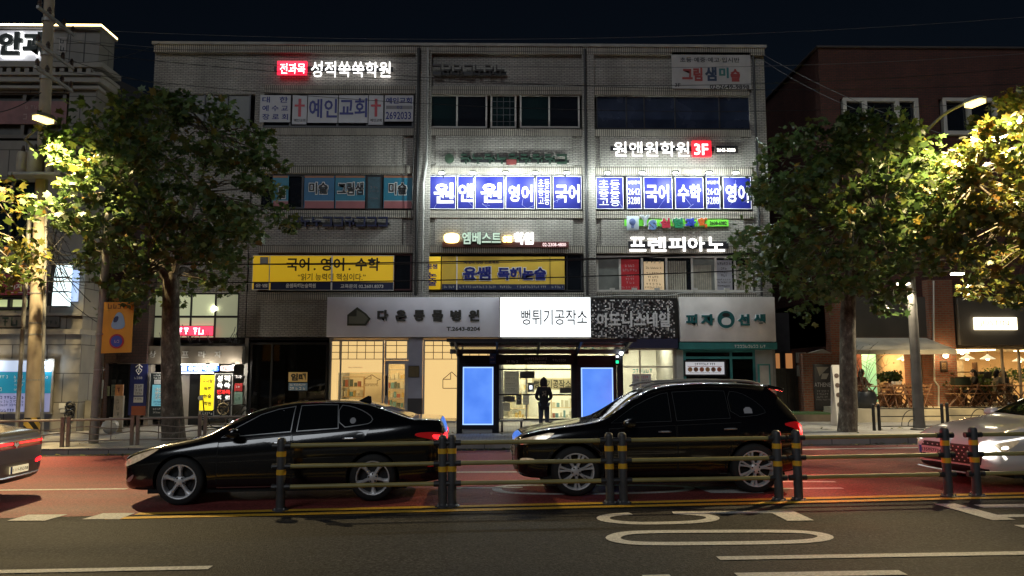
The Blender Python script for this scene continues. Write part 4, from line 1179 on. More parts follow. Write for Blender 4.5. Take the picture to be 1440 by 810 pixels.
for px, py in ((232, 517), (285, 525), (322, 517)):  # downlights and point lights added to brighten the entrance signs and pavement
 q = onY(px, py, BY - .85)
 t = thing('added_canopy_lamp', {232: 'added round downlight under the bronze board left of the doorway', 285: 'added round downlight over the doorway', 322: 'added round downlight before the black vertical sign'}[px], 'lamp', q, 'added downlights of the stair entrance')
 z = bz(512.5)
 MB().lathe([(.07, z - .03), (.07, z + .01)], 14, 'z', (q.x, BY - .42, 0)).build('rim', m_rail, t)
 MB().lathe([(.05, z - .04), (.05, z - .031)], 14, 'z', (q.x, BY - .42, 0)).build('lens', lit('tube_glow', (.95, 1, .95), 7), t)
 ld = bpy.data.lights.new('added_canopy_light', 'POINT'); ld.energy = 26; ld.color = (1, .93, .78); ld.shadow_soft_size = .06
 lo = bpy.data.objects.new('added_canopy_light', ld); COL.objects.link(lo); lo.location = (q.x, BY - .62, z - .10); lo.parent = t; lo.matrix_parent_inverse = wm(t).inverted()
# ============================================================ the eye clinic building on the left
LY = 26.0
def lx(px, py=300): return onY(px, py, LY).x
def lz(py, px=90): return onY(px, py, LY).z
m_stone = brick_mat('pale_stone_cladding', (.25, .235, .21), (.21, .20, .18), (.07, .065, .06), 1.15, .95, .018, .7, bump=.3, dirt=.3)
m_stoneplain = M('plain_stone_trim', (.27, .255, .23), .7, var=.12, scale=1.5)
LXr = lx(141, 45); LXl = LXr - 14
LZt = lz(40)
lb = thing('clinic_building', 'pale stone clad clinic building with a glowing roof edge behind the utility pole', 'building', (LXr - 7, LY, walk(LXr)))
w = MB()
def lbox(r, y0, y1, mb=None, x0=None, x1=None):
 a = prect(r, LY)
 (mb or w).box(a[0] if x0 is None else x0, a[2] if x1 is None else x1, LY + y0, LY + y1, a[1], a[3])
w.box(LXl, LXr, LY, LY + 1, lz(92), LZt)                                   # parapet storey with the letters
w.box(LXl, LXr - .05, LY + .9, LY + 1, lz(205), lz(92) - .002)
w.box(LXl, lx(-60), LY + .02, LY + 1, lz(205), lz(118)); w.box(lx(95, 170), LXr - .02, LY + .02, LY + 1, lz(205), lz(118))
w.box(lx(-60), lx(95, 170), LY + .02, LY + 1, lz(130), lz(118))
w.box(LXl, LXr - .02, LY + .02, LY + 1, lz(118), lz(92) - .002)
w.box(LXl, LXr - .02, LY + .02, LY + 1, lz(252), lz(198))
w.box(lx(62, 300), LXr - .02, LY + .02, LY + 1, lz(345), lz(252) - .001)
w.box(LXl, LXr - .02, LY + .02, LY + 1, lz(385), lz(345) - .001)
w.box(lx(66, 410), LXr - .02, LY + .02, LY + 1, lz(437), lz(385) - .001)
w.box(LXl, LXr - .02, LY + .02, LY + 1, lz(507), lz(437) - .001)
w.box(lx(73, 540), LXr - .02, LY + .02, LY + 1, -1, lz(507) - .001)
w.box(LXl, lx(73, 540) - .01, LY + .4, LY + .99, -1, lz(507) - .001)
w.box(LXl, lx(66, 410), LY + .5, LY + 1, lz(437), lz(385)); w.box(LXl, lx(62, 300), LY + .5, LY + 1, lz(345), lz(252))
w.box(LXl, LXr - 6.4, LY + 1.02, LY + 12, -1, LZt - .1)
w.build('wall', m_stone, lb)
t_ = MB()
for (y0, y1, pr) in ((92, 99, .32), (106, 110, .30), (110, 118, .22), (122, 126, .12), (463, 470, .15), (440, 444, .10)):
 t_.box(LXl, LXr + (pr if y1 < 200 else .02), LY - pr, LY + .98, lz(y1), lz(y0) - .002)
t_.build('cornice', m_stoneplain, lb)
dn = MB(); x = LXr - .1
while x > lx(-20):
 dn.box(x - .16, x, LY - .27, LY + .1, lz(105.8), lz(99.2)); x -= .30
dn.build('dentil_band', m_stoneplain, lb)
m_warmled = lit('warm_led_strip', (1, .72, .28), 6.0)
MB().box(LXl, LXr + .10, LY - .14, LY - .05, LZt + .02, LZt + .10).build('roof_light_strip', m_warmled, lb)
MB().box(LXr + .02, LXr + .10, LY - .049, LY + 1.0, LZt + .02, LZt + .10).build('roof_light_strip', m_warmled, lb)
MB().box(LXl, LXr + .12, LY - .16, LY + 1.0, LZt - .05, LZt + .018).build('parapet_coping', m_stoneplain, lb)
jl = MB()
for px in (98, 119): jl.box(lx(px, 70) - .012, lx(px, 70) + .012, LY - .006, LY + .01, lz(91), lz(45))
jl.build('panel_joint', m_rail, lb)
lw = window(lb, (-60, 131, 94, 197), LY + .3, [40], M('bronze_window_frame', (.10, .085, .07), .5), M('dim_window', (.06, .055, .05), .4, var=.3), fw=.12, depth=.2)
window(lb, (-60, 253, 61, 344), LY + .35, [-10, 24], m_darkalu, m_greenglass, fw=.1, depth=.2)
m_lgreen = lit('lit_greenish_window', (.55, .62, .30), .62)
window(lb, (-60, 418, 65, 436), LY + .3, [-20, 18, 46], m_darkalu, m_lgreen, fw=.09, depth=.2)
window(lb, (-60, 386, 65, 417), LY + .3, [], m_darkalu, m_darkglass, fw=.06, depth=.2)
t = sign('letter_sign', 'dark letters 안과 with a white glow behind them on the left parapet', 'sign', (-40, 43, 66, 86), LY - .012, .03, lit('white_backlight_panel', (.95, .95, 1), .16), part='glow_panel')
Yf = LY - .05
m_dkgreen = M('dark_green_letter', (.012, .03, .022), .5)
m_halo = lit('letter_halo', (1, 1, 1), 1.1)
for s, r in (('안', (3, 47.5, 34, 80)), ('과', (37, 47.5, 66, 80))):
 ptext(s, r, Yf - .03, m_dkgreen, t, .05, .09, outline=m_halo, ow=.055)
t = sign('letter_sign', 'small dark upright letters on the left parapet just right of the pole', 'sign', (84, 52, 93, 74), LY - .006, .012, M('stone_plate', (.30, .28, .26), .7), part='plate')
pdash([(85, 54, 92, 61), (85, 64, 92, 72)], LY - .02, m_black, t, 99)
t = sign('window_banner', 'faded pink banner across the big window behind the street lamp', 'banner', (-50, 142, 93, 175), LY + .08, .02, M('faded_pink', (.22, .10, .10), .6, var=.2))
pdash([(36, 148, 70, 153), (33, 160, 70, 168)], LY + .058, M('faded_pink_print', (.30, .20, .19), .6), t, 101)
t = sign('window_banner', 'dark pink banner with white letters 인지 behind the utility pole', 'banner', (-50, 386, 66, 415), LY - .01, .03, M('dark_pink_banner', (.30, .045, .08), .6, var=.15))
ptext('인지', (13, 399, 31, 407), LY - .042, m_white, t, .04)
pdash([(15, 388, 44, 395), (33, 399, 44, 407)], LY - .042, m_white, t, 103)
pbox((10, 411, 62, 412), LY - .04, .004, 'white_rule', m_white, t)
t = sign('letter_sign', 'row of dark green letters above the ground floor, behind the utility pole', 'sign', (-30, 445, 84, 460), LY - .0, .05, M('letter_backing', (.10, .095, .09), .6), part='sign_rail')
pdash([(-20, 446, 30, 458), (60, 451, 80, 456)], LY - .055, m_dkgreen, t, 105)
for i, (r, lb_) in enumerate((((71, 371, 96.5, 389.5), 'uppermost of the three small lit box signs on the stone corner'), ((69, 390.5, 95, 409.5), 'middle of the three small lit box signs on the stone corner'), ((67, 411, 94, 430), 'lowest of the three small lit box signs, with green print, on the stone corner'))):
 a = prect((r[0] + 7, r[1], r[2], r[3]), LY - .75)
 t = thing('box_sign', lb_, 'sign', ((a[0] + a[2]) / 2, LY - .6, a[1]), 'small lit box signs on the clinic corner')
 MB().box(a[0], a[2], LY - .75, LY - .55, a[1], a[3]).build('panel', lit('cool_lit_box', (.75, .95, 1), 1.25), t)
 MB().box(a[0] - .14, a[0] - .002, LY - .77, LY - .53, a[1], a[3]).box(a[0], a[2], LY - .77, LY - .53, a[3] + .002, a[3] + .04).box(a[0], a[2], LY - .77, LY - .53, a[1] - .04, a[1] - .002).build('housing', m_rail, t)
 MB().box(a[0] - .1, a[0] + .1, LY - .53, LY + .03, a[1] + .1, a[1] + .16).build('bracket', m_rail, t)
 pdash([(r[0] + 12, r[1] + 7, r[2] - 6, r[1] + 9.5), (r[0] + 13, r[1] + 11, r[2] - 5, r[1] + 13)], LY - .752, M('teal_green_print', (.02, .25, .18), .6) if i == 2 else m_rail, t, 110 + i)
t = sign('side_light_panel', 'tall pale blue lit panel on the stone corner beside the three box signs', 'sign', (98, 380, 110, 424), LY - .02, .04, lit('pale_blue_lit_panel', (.42, .55, .85), .62))
m_lav = lit('lavender_lit_panel', (.34, .36, .62), .36)
t = sign('clinic_billboard', 'large lit ground floor billboard of white, teal and lavender bands behind the poles', 'billboard', (-70, 507, 72, 579), LY + .02, .10, m_lav, frame=m_stoneplain, fw=.06)
Yf = LY - .082
pbox((-70, 507, 72, 522.5), Yf, .006, 'white_band', lit('cool_white_band', (.55, .65, .85), .5), t)
pbox((-70, 523, 72, 553), Yf, .008, 'teal_band', lit('teal_lit_band', (.015, .20, .30), .5), t)
pdash([(-30, 528, 11, 532), (-10, 545, 7, 550), (20, 528, 34, 532), (20, 534, 34, 537), (20, 540, 34, 543), (58, 529, 70, 532), (20, 546, 30, 549)], Yf - .01, m_white, t, 121)
pdash([(-20, 557, 33, 561), (-20, 563, 33, 566), (-20, 568, 33, 571), (-20, 575, 21, 579)], Yf, m_navy, t, 122)
for px in (62, -20):
 q = onY(px, 510, LY - .25)
 ld = bpy.data.lights.new('board_light', 'POINT'); ld.energy = 14; ld.color = (.8, .92, 1); ld.shadow_soft_size = .05
 lo = bpy.data.objects.new('board_light', ld); COL.objects.link(lo); lo.location = q
 tt = thing('board_lamp', 'white lamp over the %s end of the clinic billboard' % ('right' if px > 0 else 'left'), 'lamp', q)
 MB().sphere(q, .055, 10, 6).build('bulb', lit('cool_bulb', (.9, .97, 1), 18), tt)
 MB().box(q.x - .02, q.x + .02, q.y + .03, LY, q.z + .05, q.z + .08).build('bracket', m_rail, tt)
 lo.parent = tt; lo.matrix_parent_inverse = wm(tt).inverted(); lo.location.z -= .09
t = sign('wall_notice', 'pair of white notices low on the stone wall with two black round valves', 'notice', (83.5, 567, 95, 574.5), LY - .0, .015, M('notice_white', (.5, .5, .48), .6))
pbox((85, 575.5, 94, 580), LY, .016, 'lower_notice', M('notice_white', (.5, .5, .48), .6), t)
for i, (px, py) in enumerate(((99, 571), (98, 582))):
 q = onY(px, py, LY - .06)
 t = thing('wall_valve', '%s black round valve on the stone wall' % ('upper' if i == 0 else 'lower'), 'valve', q)
 MB().tube([(q.x + .13 * math.cos(a), LY - .08, q.z + .13 * math.sin(a)) for a in [k * math.pi / 8 for k in range(17)]], .04, 6).build('ring', m_rail, t, smooth=True)
 MB().tube([(q.x, LY - .08, q.z), (q.x, LY + .03, q.z)], .05, 8).build('stem', m_rail, t, smooth=True)
t = thing('gap_wall', 'dark maroon tiled wall in the narrow gap between the stone and brick buildings', 'wall', (lx(130), LY + 2.2, 0))
MB().box(LXr - .4, onY(147, 540, 28).x, LY + 2.0, LY + 2.5, -1, lz(300)).box(onY(147, 540, 28).x + .002, BL + .5, LY + 2.003, LY + 2.497, bz(511), lz(300)).build('wall', brick_mat('maroon_tile', (.075, .035, .03), (.06, .03, .028), (.02, .015, .015), .2, .1, .01, .6), t)
a = prect((114, 534, 128, 562), LY + 1.2)
t = thing('meter_box', 'grey metal meter box in the gap beside the stone wall', 'box', ((a[0] + a[2]) / 2, LY + 1.2, a[1]))
MB().box(a[0], a[2], LY + 1.2, LY + 2.0, a[1], a[3]).build('housing', M('meter_box_grey', (.24, .24, .22), .55, var=.15), t, bevel=.02)
MB().box(a[0] + .05, a[2] - .05, LY + 1.18, LY + 1.2, a[1] + .05, a[3] - .05).build('lid', M('meter_lid_grey', (.28, .28, .26), .5, var=.1), t)
a = prect((106, 563, 138, 595), LY + .6)
t = thing('bin_enclosure', 'low grey concrete wall across the gap beside the second pole', 'wall', ((a[0] + a[2]) / 2, LY + .6, walk(a[0])))
MB().box(a[0], a[2], LY + .5, LY + .7, walk(a[0]) - .1, a[3]).build('wall', m_conc, t)
# ============================================================ dark houses farther behind, seen in the gaps
def far_house(label, x0, x1, y0, y1, z1, ridge, mat, rmat):
 t = thing('far_building', label, 'building', ((x0 + x1) / 2, y0, 0))
 MB().box(x0, x1, y0, y1, -1, z1).build('wall', mat, t)
 MB().prism([(x0 - .3, z1 + .002), (x1 + .3, z1 + .002), (x1 + .3, z1 + .2), ((x0 + x1) / 2, z1 + ridge), (x0 - .3, z1 + .2)], 'y', y0 - .3, y1 + .3).build('roof', rmat, t)
 return t
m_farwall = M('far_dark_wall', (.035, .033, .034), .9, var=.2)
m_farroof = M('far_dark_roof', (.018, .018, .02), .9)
g0 = onY(150, 92, 40); g1 = onY(225, 150, 40)
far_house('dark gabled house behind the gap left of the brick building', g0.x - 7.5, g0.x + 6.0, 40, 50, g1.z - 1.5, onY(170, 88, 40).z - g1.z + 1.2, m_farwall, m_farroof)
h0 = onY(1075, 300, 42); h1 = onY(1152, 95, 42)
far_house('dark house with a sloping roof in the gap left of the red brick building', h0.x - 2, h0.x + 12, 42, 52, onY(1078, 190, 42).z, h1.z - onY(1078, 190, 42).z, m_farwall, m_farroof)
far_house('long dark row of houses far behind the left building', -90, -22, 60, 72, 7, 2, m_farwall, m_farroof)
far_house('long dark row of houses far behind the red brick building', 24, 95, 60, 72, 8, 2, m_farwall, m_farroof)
# ============================================================ the red brick cafe building on the right
CY = 29.0
def cx_(px, py=300): return onY(px, py, CY).x
def cz(py, px=1250): return onY(px, py, CY).z
m_redbrick = brick_mat('dark_red_brick', (.11, .034, .026), (.08, .027, .021), (.03, .024, .022), .21, .07, .010, .85, bump=.5)
m_warmbrick = brick_mat('warm_red_brick', (.30, .10, .055), (.22, .075, .045), (.20, .16, .12), .22, .085, .014, .85, bump=.5)
m_bandgrey = M('dark_grey_cladding', (.085, .078, .07), .6, var=.15, scale=1)
CL = cx_(1152, 100)
CRx = CL + 16
cb = thing('cafe_building', 'dark red brick building with a lit cafe open to the pavement', 'building', (CL + 8, CY, walk(CL)))
w = MB()
w.box(CL, CRx, CY, CY + .4, cz(139), cz(68)); w.box(CL, cx_(1182, 165), CY, CY + .4, cz(192), cz(139)); w.box(cx_(1290, 165), cx_(1321, 165), CY, CY + .4, cz(192), cz(139)); w.box(cx_(1400, 165), CRx, CY, CY + .4, cz(192), cz(139))
w.box(CL, CRx, CY, CY + .4, cz(418), cz(192)); w.box(CL, CRx, CY + .41, CY + 12, cz(486), cz(70))
w.box(CL, CL + .4, CY + .4, CY + 12, -.5, cz(418)); w.box(CRx - .4, CRx, CY + .4, CY + 12, -.5, cz(418))
w.box(CL + .4, CRx - .4, CY + 6, CY + 11.9, -.5, cz(486))
w.build('wall', m_redbrick, cb)
MB().box(CL - .1, CRx + .1, CY - .1, CY + 12, cz(68) + .002, cz(66)).build('parapet_coping', M('dark_coping', (.06, .05, .05), .7), cb)
window(cb, (1182, 140, 1290, 191), CY + .2, [1213, 1258], m_whitealu, m_darkglass, fw=.13, depth=.22, sill=True)
window(cb, (1321, 140, 1400, 191), CY + .2, [1358], m_whitealu, m_darkglass, fw=.13, depth=.22, sill=True)
x0, x1 = cx_(1304, 530), cx_(1338, 530)
for q_ in ((x0, x1, CY - .4, CY + .3, -.4, cz(395)), (cx_(1170, 530), cx_(1187, 530), CY - .05, CY + .4, -.4, cz(418)), (cx_(1296, 530), x0, CY + .6, CY + 1.2, -.4, cz(486))):
 MB().box(*q_).build('brick_pier', m_warmbrick, cb)
b_ = MB()
b_.box(cx_(1187, 450), cx_(1302.5, 450), CY - .16, CY + .2, cz(474), cz(418)); b_.box(cx_(1338, 450), CRx, CY - .5, CY + .2, cz(486), cz(420))
b_.build('sign_band', m_bandgrey, cb)
a0 = onY(1203, 475, CY - .17); a1 = onY(1302, 475, CY - .17); c0 = onY(1198, 492, CY - 1.35); c1 = onY(1345, 492, CY - 1.35)
aw = MB().add([tuple(a0), tuple(a1), tuple(c1), tuple(c0), (a0.x, a0.y, a0.z - .05), (a1.x, a1.y, a1.z - .05), (c1.x, c1.y, c1.z - .05), (c0.x, c0.y, c0.z - .05)], [(0, 1, 2, 3), (7, 6, 5, 4), (0, 4, 5, 1), (1, 5, 6, 2), (2, 6, 7, 3), (3, 7, 4, 0)])
aw.box(c0.x, c1.x, c0.y - .03, c0.y - .001, c0.z - .16, c0.z - .002)
aw.build('awning', M('pale_canvas', (.66, .62, .56), .8, var=.12, scale=2), cb)
TZ = walk(cx_(1250, 590)) + .42      # raised terrace
m_terr = M('cream_terrace_wall', (.42, .37, .27), .8, var=.15, scale=2)
tp = onG(1250, 603, KERB_H)
TY0 = 25.8
MB().box(onY(1196, 585, TY0).x, onY(1296, 585, TY0).x, TY0, CY + 6, -.4, TZ).box(onY(1296, 585, TY0).x + .002, CRx - .01, TY0 + .7, CY + 6, -.4, TZ - .03).build('terrace', m_terr, cb)
m_cafewall = M('cafe_cream_wall', (.66, .48, .30), .8, var=.08)
m_cafelight = lit('cafe_ceiling_panel', (1, .62, .28), 10)
roomL = room(cb, cx_(1190, 530), cx_(1302, 530), CY + .45, 4.5, cz(487), m_cafewall, m_cafelight, zf=TZ - .03, nl=2)
roomR = room(cb, cx_(1339, 530), CRx - .42, CY + .45, 4.8, cz(487), m_cafewall, m_cafelight, zf=TZ - .03, nl=3)
gl2 = glazing(cb, 'shopfront', cx_(1340, 530), CRx - .45, TZ + .01, cz(488), CY + .3, M('cream_cafe_frame', (.55, .45, .32), .5), cuts=[cx_(1349, 530), cx_(1417, 530), cx_(1441, 530)], fw=.07)
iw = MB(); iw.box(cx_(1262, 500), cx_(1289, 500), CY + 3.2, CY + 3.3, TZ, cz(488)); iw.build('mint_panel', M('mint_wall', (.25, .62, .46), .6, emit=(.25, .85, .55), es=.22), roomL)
iw = MB(); iw.box(cx_(1240, 500), cx_(1260, 500), CY + 2.8, CY + 3.2, TZ, cz(490)); iw.build('brown_partition', M('brown_partition', (.16, .05, .03), .6), roomL)
iw = MB(); iw.box(cx_(1230, 500), cx_(1240, 500), CY + 3.1, CY + 3.2, TZ, cz(496)); iw.build('fridge_front', lit('fridge_glow', (.85, 1, .92), .95), roomL)
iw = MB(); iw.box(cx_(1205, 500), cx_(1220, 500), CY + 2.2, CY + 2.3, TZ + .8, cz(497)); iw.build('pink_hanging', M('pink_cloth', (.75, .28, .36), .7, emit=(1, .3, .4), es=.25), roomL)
iw = MB(); iw.box(cx_(1402, 530), cx_(1436, 530), CY + 3.6, CY + 3.7, TZ + .5, cz(505)); iw.build('shutter', M('slat_grey', (.30, .25, .18), .7, var=.2, scale=8), roomR)
for (px, py, Yl, gp_, lbq) in ((1271, 506, CY + 1.6, 0, 'white pendant lamp before the mint wall of the cafe'), (1360, 505, CY + 1.2, 1, 'pendant lamp by the window post in the right cafe room'), (1353, 497, CY + 2.4, 1, 'small pendant lamp farther back behind the window post'), (1389, 505, CY + 1.0, 1, 'wide white pendant lamp in the middle of the right cafe room'), (1434, 508, CY + 2.2, 1, 'pendant lamp at the right edge of the photo in the cafe')):
 q = onY(px, py, Yl)
 t = thing('pendant_lamp', lbq, 'lamp', q, 'pendant lamps in the cafe')
 MB().lathe([(.03, .20), (.06, .14), (.26, .02), (.27, 0), (.24, .005), (.05, .12)], 20, 'z', q).build('shade', M('white_enamel_shade', (.7, .66, .58), .4, emit=(1, .8, .5), es=.8), t, smooth=True)
 MB().sphere((q.x, q.y, q.z + .02), .07, 10, 6).build('bulb', lit('warm_bulb', (1, .78, .42), 18), t)
 MB().tube([(q.x, q.y, q.z + .18), (q.x, q.y, cz(487) - .05)], .008, 5).build('cord', m_rail, t)
q = onY(1330, 500, CY - .62)
t = thing('wall_lamp', 'warm round wall lamp on the brick pier of the cafe', 'lamp', q)
MB().sphere(q, .09, 12, 8).build('bulb', lit('warm_bulb', (1, .78, .42), 18), t)
MB().tube([(q.x, q.y + .05, q.z), (q.x, CY - .38, q.z + .02)], .02, 6).build('arm', m_rail, t)
ld = bpy.data.lights.new('wall_lamp_light', 'POINT'); ld.energy = 30; ld.color = (1, .66, .3); ld.shadow_soft_size = .09
lo = bpy.data.objects.new('wall_lamp_light', ld); COL.objects.link(lo); lo.location = (q.x, q.y - .12, q.z); lo.parent = t; lo.matrix_parent_inverse = wm(t).inverted()
a = prect((1322, 508, 1331, 521), CY - .4)
t = sign('framed_sign', 'small dark framed notice under the wall lamp on the brick pier', 'sign', (1323, 509, 1331, 520), CY - .4, .03, M('brown_notice', (.08, .04, .02), .6), frame=m_brownlet, fw=.03)
pdash([(1324.5, 511, 1330, 512.5), (1324.5, 514, 1330, 515.5), (1324.5, 517, 1330, 518.5)], CY - .432, m_gold, t, 131)
pp = [onY(1313, 395, CY - .43), onY(1313, 480, CY - .43), onY(1314, 535, CY - .43), onY(1320, 543, CY - .43), onY(1320, 572, CY - .43)]
MB().tube(pp, .03, 6).build('drain_pipe', M('pale_pipe', (.5, .48, .44), .5), cb, smooth=True)
t = sign('lit_sign', 'glowing warm white JUSTIN box sign on the dark cladding over the cafe', 'shop sign', (1368, 446.5, 1428, 464), CY - .5, .14, lit('warm_light_box', (1, .86, .58), 2.2), bevel=.02)
ptext('JUSTIN', (1377, 450.5, 1419, 460), CY - .643, M('grey_sign_letter', (.20, .17, .12), .6), t, -.01)
t = thing('gate_wall', 'low red brick gate wall left of the cafe with a dark panel on it', 'wall', (onY(1150, 590, 28).x, 28, walk(10)))
MB().box(onY(1130, 540, 28).x, onY(1186, 540, 28).x - .05, 28, 28.5, -.3, onY(1150, 497, 28).z).build('wall', m_warmbrick, t)
MB().prism([(onY(1138, 497, 28).x, onY(1138, 497, 28).z + .003), (onY(1170, 497, 28).x, onY(1170, 497, 28).z + .003), (onY(1158, 492, 28).x, onY(1158, 491, 28).z)], 'y', 28.0, 28.4).build('coping', m_stoneplain, t)
t = sign('studio_panel', 'tall dark panel reading ATHENE on the red brick gate wall', 'sign', (1143, 512, 1170, 577), 27.98, .05, M('dark_photo_panel', (.035, .032, .035), .4, var=.3, scale=3), bevel=.005)
Yf = 27.93
ptext('ATHENE', (1145, 538, 1168, 544), Yf, m_palegrey, t, .01)
pdash([(1149, 549, 1166, 551.5), (1149, 553, 1166, 555.5), (1149, 557, 1165, 559.5), (1148, 561, 1168, 563)], Yf, M('dim_print', (.25, .25, .26), .6), t, 133)
a = prect((1148, 516, 1166, 533), Yf)
MB().prism([(a[0], a[3]), (a[2], a[3]), (a[0] + .18, a[1] + .18), (a[0] + .1, a[1] + .1)], 'y', Yf - .004, Yf).prism([(a[0] + .15, a[1]), (a[2] - .1, a[1]), (a[2], a[1] + .2), (a[0] + .2, a[1] + .2)], 'y', Yf - .006, Yf - .001).build('pale_picture', M('pale_picture', (.30, .28, .25), .6), t)
t = thing('side_gate', 'dark olive metal gate closing the gap beside the teal shop', 'gate', (onY(1110, 590, 29).x, 29, 0))
MB().box(onY(1089, 540, 29).x, onY(1129, 540, 29).x - .03, 29, 29.08, 0, onY(1100, 518, 29).z).build('panel', M('olive_gate', (.055, .05, .035), .7, var=.3), t)
gs_ = MB()
for px in (1098, 1107, 1116): gs_.box(onY(px, 540, 29).x - .02, onY(px, 540, 29).x + .02, 28.97, 28.998, .1, onY(1100, 519, 29).z)
gs_.build('rail', M('olive_gate_rail', (.04, .037, .03), .7), t)
t = thing('utility_box', 'pale grey electric boxes stacked on the wall left of the brick gate', 'box', (onY(1125, 520, 28.6).x, 28.5, onY(1125, 530, 28.6).z))
a = prect((1119, 496, 1131, 510), 28.5); b2 = prect((1120, 514, 1130, 529), 28.5)
MB().box(a[0], a[2], 28.3, 28.5, a[1], a[3]).build('upper_box', M('pale_box', (.30, .29, .27), .6, var=.1), t); MB().box(b2[0], b2[2], 28.3, 28.5, b2[1], b2[3]).build('lower_box', M('pale_box', (.30, .29, .27), .6), t)
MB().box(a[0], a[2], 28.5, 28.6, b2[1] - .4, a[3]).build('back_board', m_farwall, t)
for i, (u0, u1, lbq) in enumerate(((1091, 1097, 'narrow orange lit window in the gap behind the olive gate'), (1105, 1116, 'wider orange lit window with a dark figure shape in the gap behind the gate'))):
 a = prect((u0, 497, u1, 518), 33)
 t = thing('lit_window', lbq, 'window', ((a[0] + a[2]) / 2, 33, a[1]))
 MB().box(a[0], a[2], 33, 33.05, a[1], a[3]).build('pane', lit('orange_lit_pane', (1, .42, .14), .55 if i else .25), t)
 MB().box(a[0] - .08, a[2] + .08, 33.05, 33.15, a[1] - .1, a[3] + .08).build('frame', m_darkalu, t)
t = thing('back_wall', 'dark wall closing the gap behind the olive gate', 'wall', (onY(1110, 500, 33.3).x, 33.2, 0))
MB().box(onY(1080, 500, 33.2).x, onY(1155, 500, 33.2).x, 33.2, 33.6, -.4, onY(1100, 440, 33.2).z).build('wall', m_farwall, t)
t = thing('planter_step', 'low step with green turf on top before the brick gate', 'step', (onY(1145, 590, 26.5).x, 26.5, walk(10)))
a = prect((1112, 581, 1176, 600), 26.5)
MB().box(a[0], a[2], 26.5, 27.9, walk(a[0]) - .1, a[3] - .05).build('base', M('brown_step', (.13, .10, .07), .8, var=.2), t)
MB().box(a[0] + .02, a[2] - .02, 26.52, 27.88, a[3] - .049, a[3]).build('turf', M('green_turf', (.05, .10, .035), .95, var=.3, scale=25, bump=.5), t)
# ============================================================ poles, street lamps, wires
m_concpole = M('pole_concrete', (.34, .285, .21), .8, var=.15, scale=2.5, bump=.2)
m_steelpole = M('painted_steel_pole', (.09, .085, .08), .5, var=.25, scale=3)
m_steelgrey = M('grey_steel', (.28, .28, .27), .5, metal=.3, var=.2, scale=4)
m_insul = M('brown_insulator', (.06, .04, .035), .4)
m_cable = M('black_cable', (.012, .012, .013), .6)
m_cablepale = M('grey_cable', (.10, .10, .11), .6)
m_lampglow = lit('street_lamp_glow', (1, .74, .26), 2.6)
PY_ = 20.8
b0 = onG(44, 617, KERB_H)
PY_ = b0.y
t = thing('utility_pole', 'tall concrete utility pole with three cross arms and transformers by the left railing', 'pole', b0)
p1 = onY(72, -60, PY_)
def pole_at(f): return b0.lerp(p1, f)
def pole_y(py):
 best = min((abs((lambda q: 405 - FPX * (RC.transposed() @ (q - CP)).y / -(RC.transposed() @ (q - CP)).z)(pole_at(f / 400)) - py), f / 400) for f in range(401))
 return pole_at(best[1])
MB().tube([b0, b0.lerp(p1, .5), p1], [.205, .175, .14], 18).build('shaft', m_concpole, t, smooth=True)
for (n0, n1) in (((30, 5), (93, 53)), ((28, 55), (93, 99)), ((24, 89), (96, 131))):
 q0 = onY(n0[0], n0[1], PY_ - .95); q1 = onY(n1[0], n1[1], PY_ + 1.0)
 z = (q0.z + q1.z) / 2; c_ = pole_y((n0[1] + n1[1]) / 2)
 x = c_.x + .22
 a = MB().box(x - .04, x + .04, PY_ - .95, PY_ + 1.05, z - .045, z + .045)
 o = a.build('cross_arm', m_steelgrey, t)
 for yy in (-.85, -.35, .45, .95):
  MB().lathe([(.03, 0), (.065, .03), (.05, .09), (.07, .12), (.045, .2), (.02, .24)], 10, 'z', (x, PY_ + yy, z + .046)).build('insulator', m_insul, o, smooth=True)
 MB().lathe([(.19, z - .05), (.19, z + .05)], 18, 'z', (c_.x, PY_, 0)).build('pole_clamp', m_steelgrey, t)
for (r, k) in (((25, 214, 38, 243), 0), ((41, 212, 58, 244), 1), ((66, 222, 76, 247), 2)):
 a = prect(r, PY_ - .35 + k * .02)
 xc, rr_ = (a[0] + a[2]) / 2, (a[2] - a[0]) / 2
 o = MB().lathe([(rr_ * .9, a[1]), (rr_, a[1] + .06), (rr_, a[3] - .08), (rr_ * .8, a[3])], 16, 'z', (xc, PY_ - .35, 0)).build('transformer', M('transformer_beige', (.34, .31, .26), .5, var=.15), t, smooth=True)
 MB().lathe([(.04, a[3] - .01), (.06, a[3] + .06), (.03, a[3] + .2)], 8, 'z', (xc, PY_ - .35, 0)).build('bushing', m_insul, o, smooth=True)
a = prect((20, 245, 92, 249), PY_ - .4)
MB().box(a[0], a[2], PY_ - .7, PY_ + .2, a[1], a[3]).build('platform', m_steelgrey, t)
bnd = MB()
zb0 = onY(40, 606, PY_).z; zb1 = onY(40, 587, PY_).z
bc = pole_y(598)
bnd.lathe([(.215, zb0), (.215, zb1)], 24, 'z', (bc.x, PY_, 0))
bm_ = bpy.data.materials.new('hazard_stripes'); bm_.use_nodes = True
nt = bm_.node_tree; g = nt.nodes.new('ShaderNodeTexCoord'); wv = nt.nodes.new('ShaderNodeTexWave'); wv.inputs['Scale'].default_value = 1.6; wv.bands_direction = 'DIAGONAL'
rp = nt.nodes.new('ShaderNodeValToRGB'); rp.color_ramp.interpolation = 'CONSTANT'; rp.color_ramp.elements[0].color = (.012, .012, .012, 1); rp.color_ramp.elements[1].position = .5; rp.color_ramp.elements[1].color = (.5, .32, .05, 1)
nt.links.new(g.outputs['Object'], wv.inputs['Vector']); nt.links.new(wv.outputs['Fac'], rp.inputs[0]); nt.links.new(rp.outputs[0], nt.nodes['Principled BSDF'].inputs['Base Color'])
bnd.build('guard_band', bm_, t)
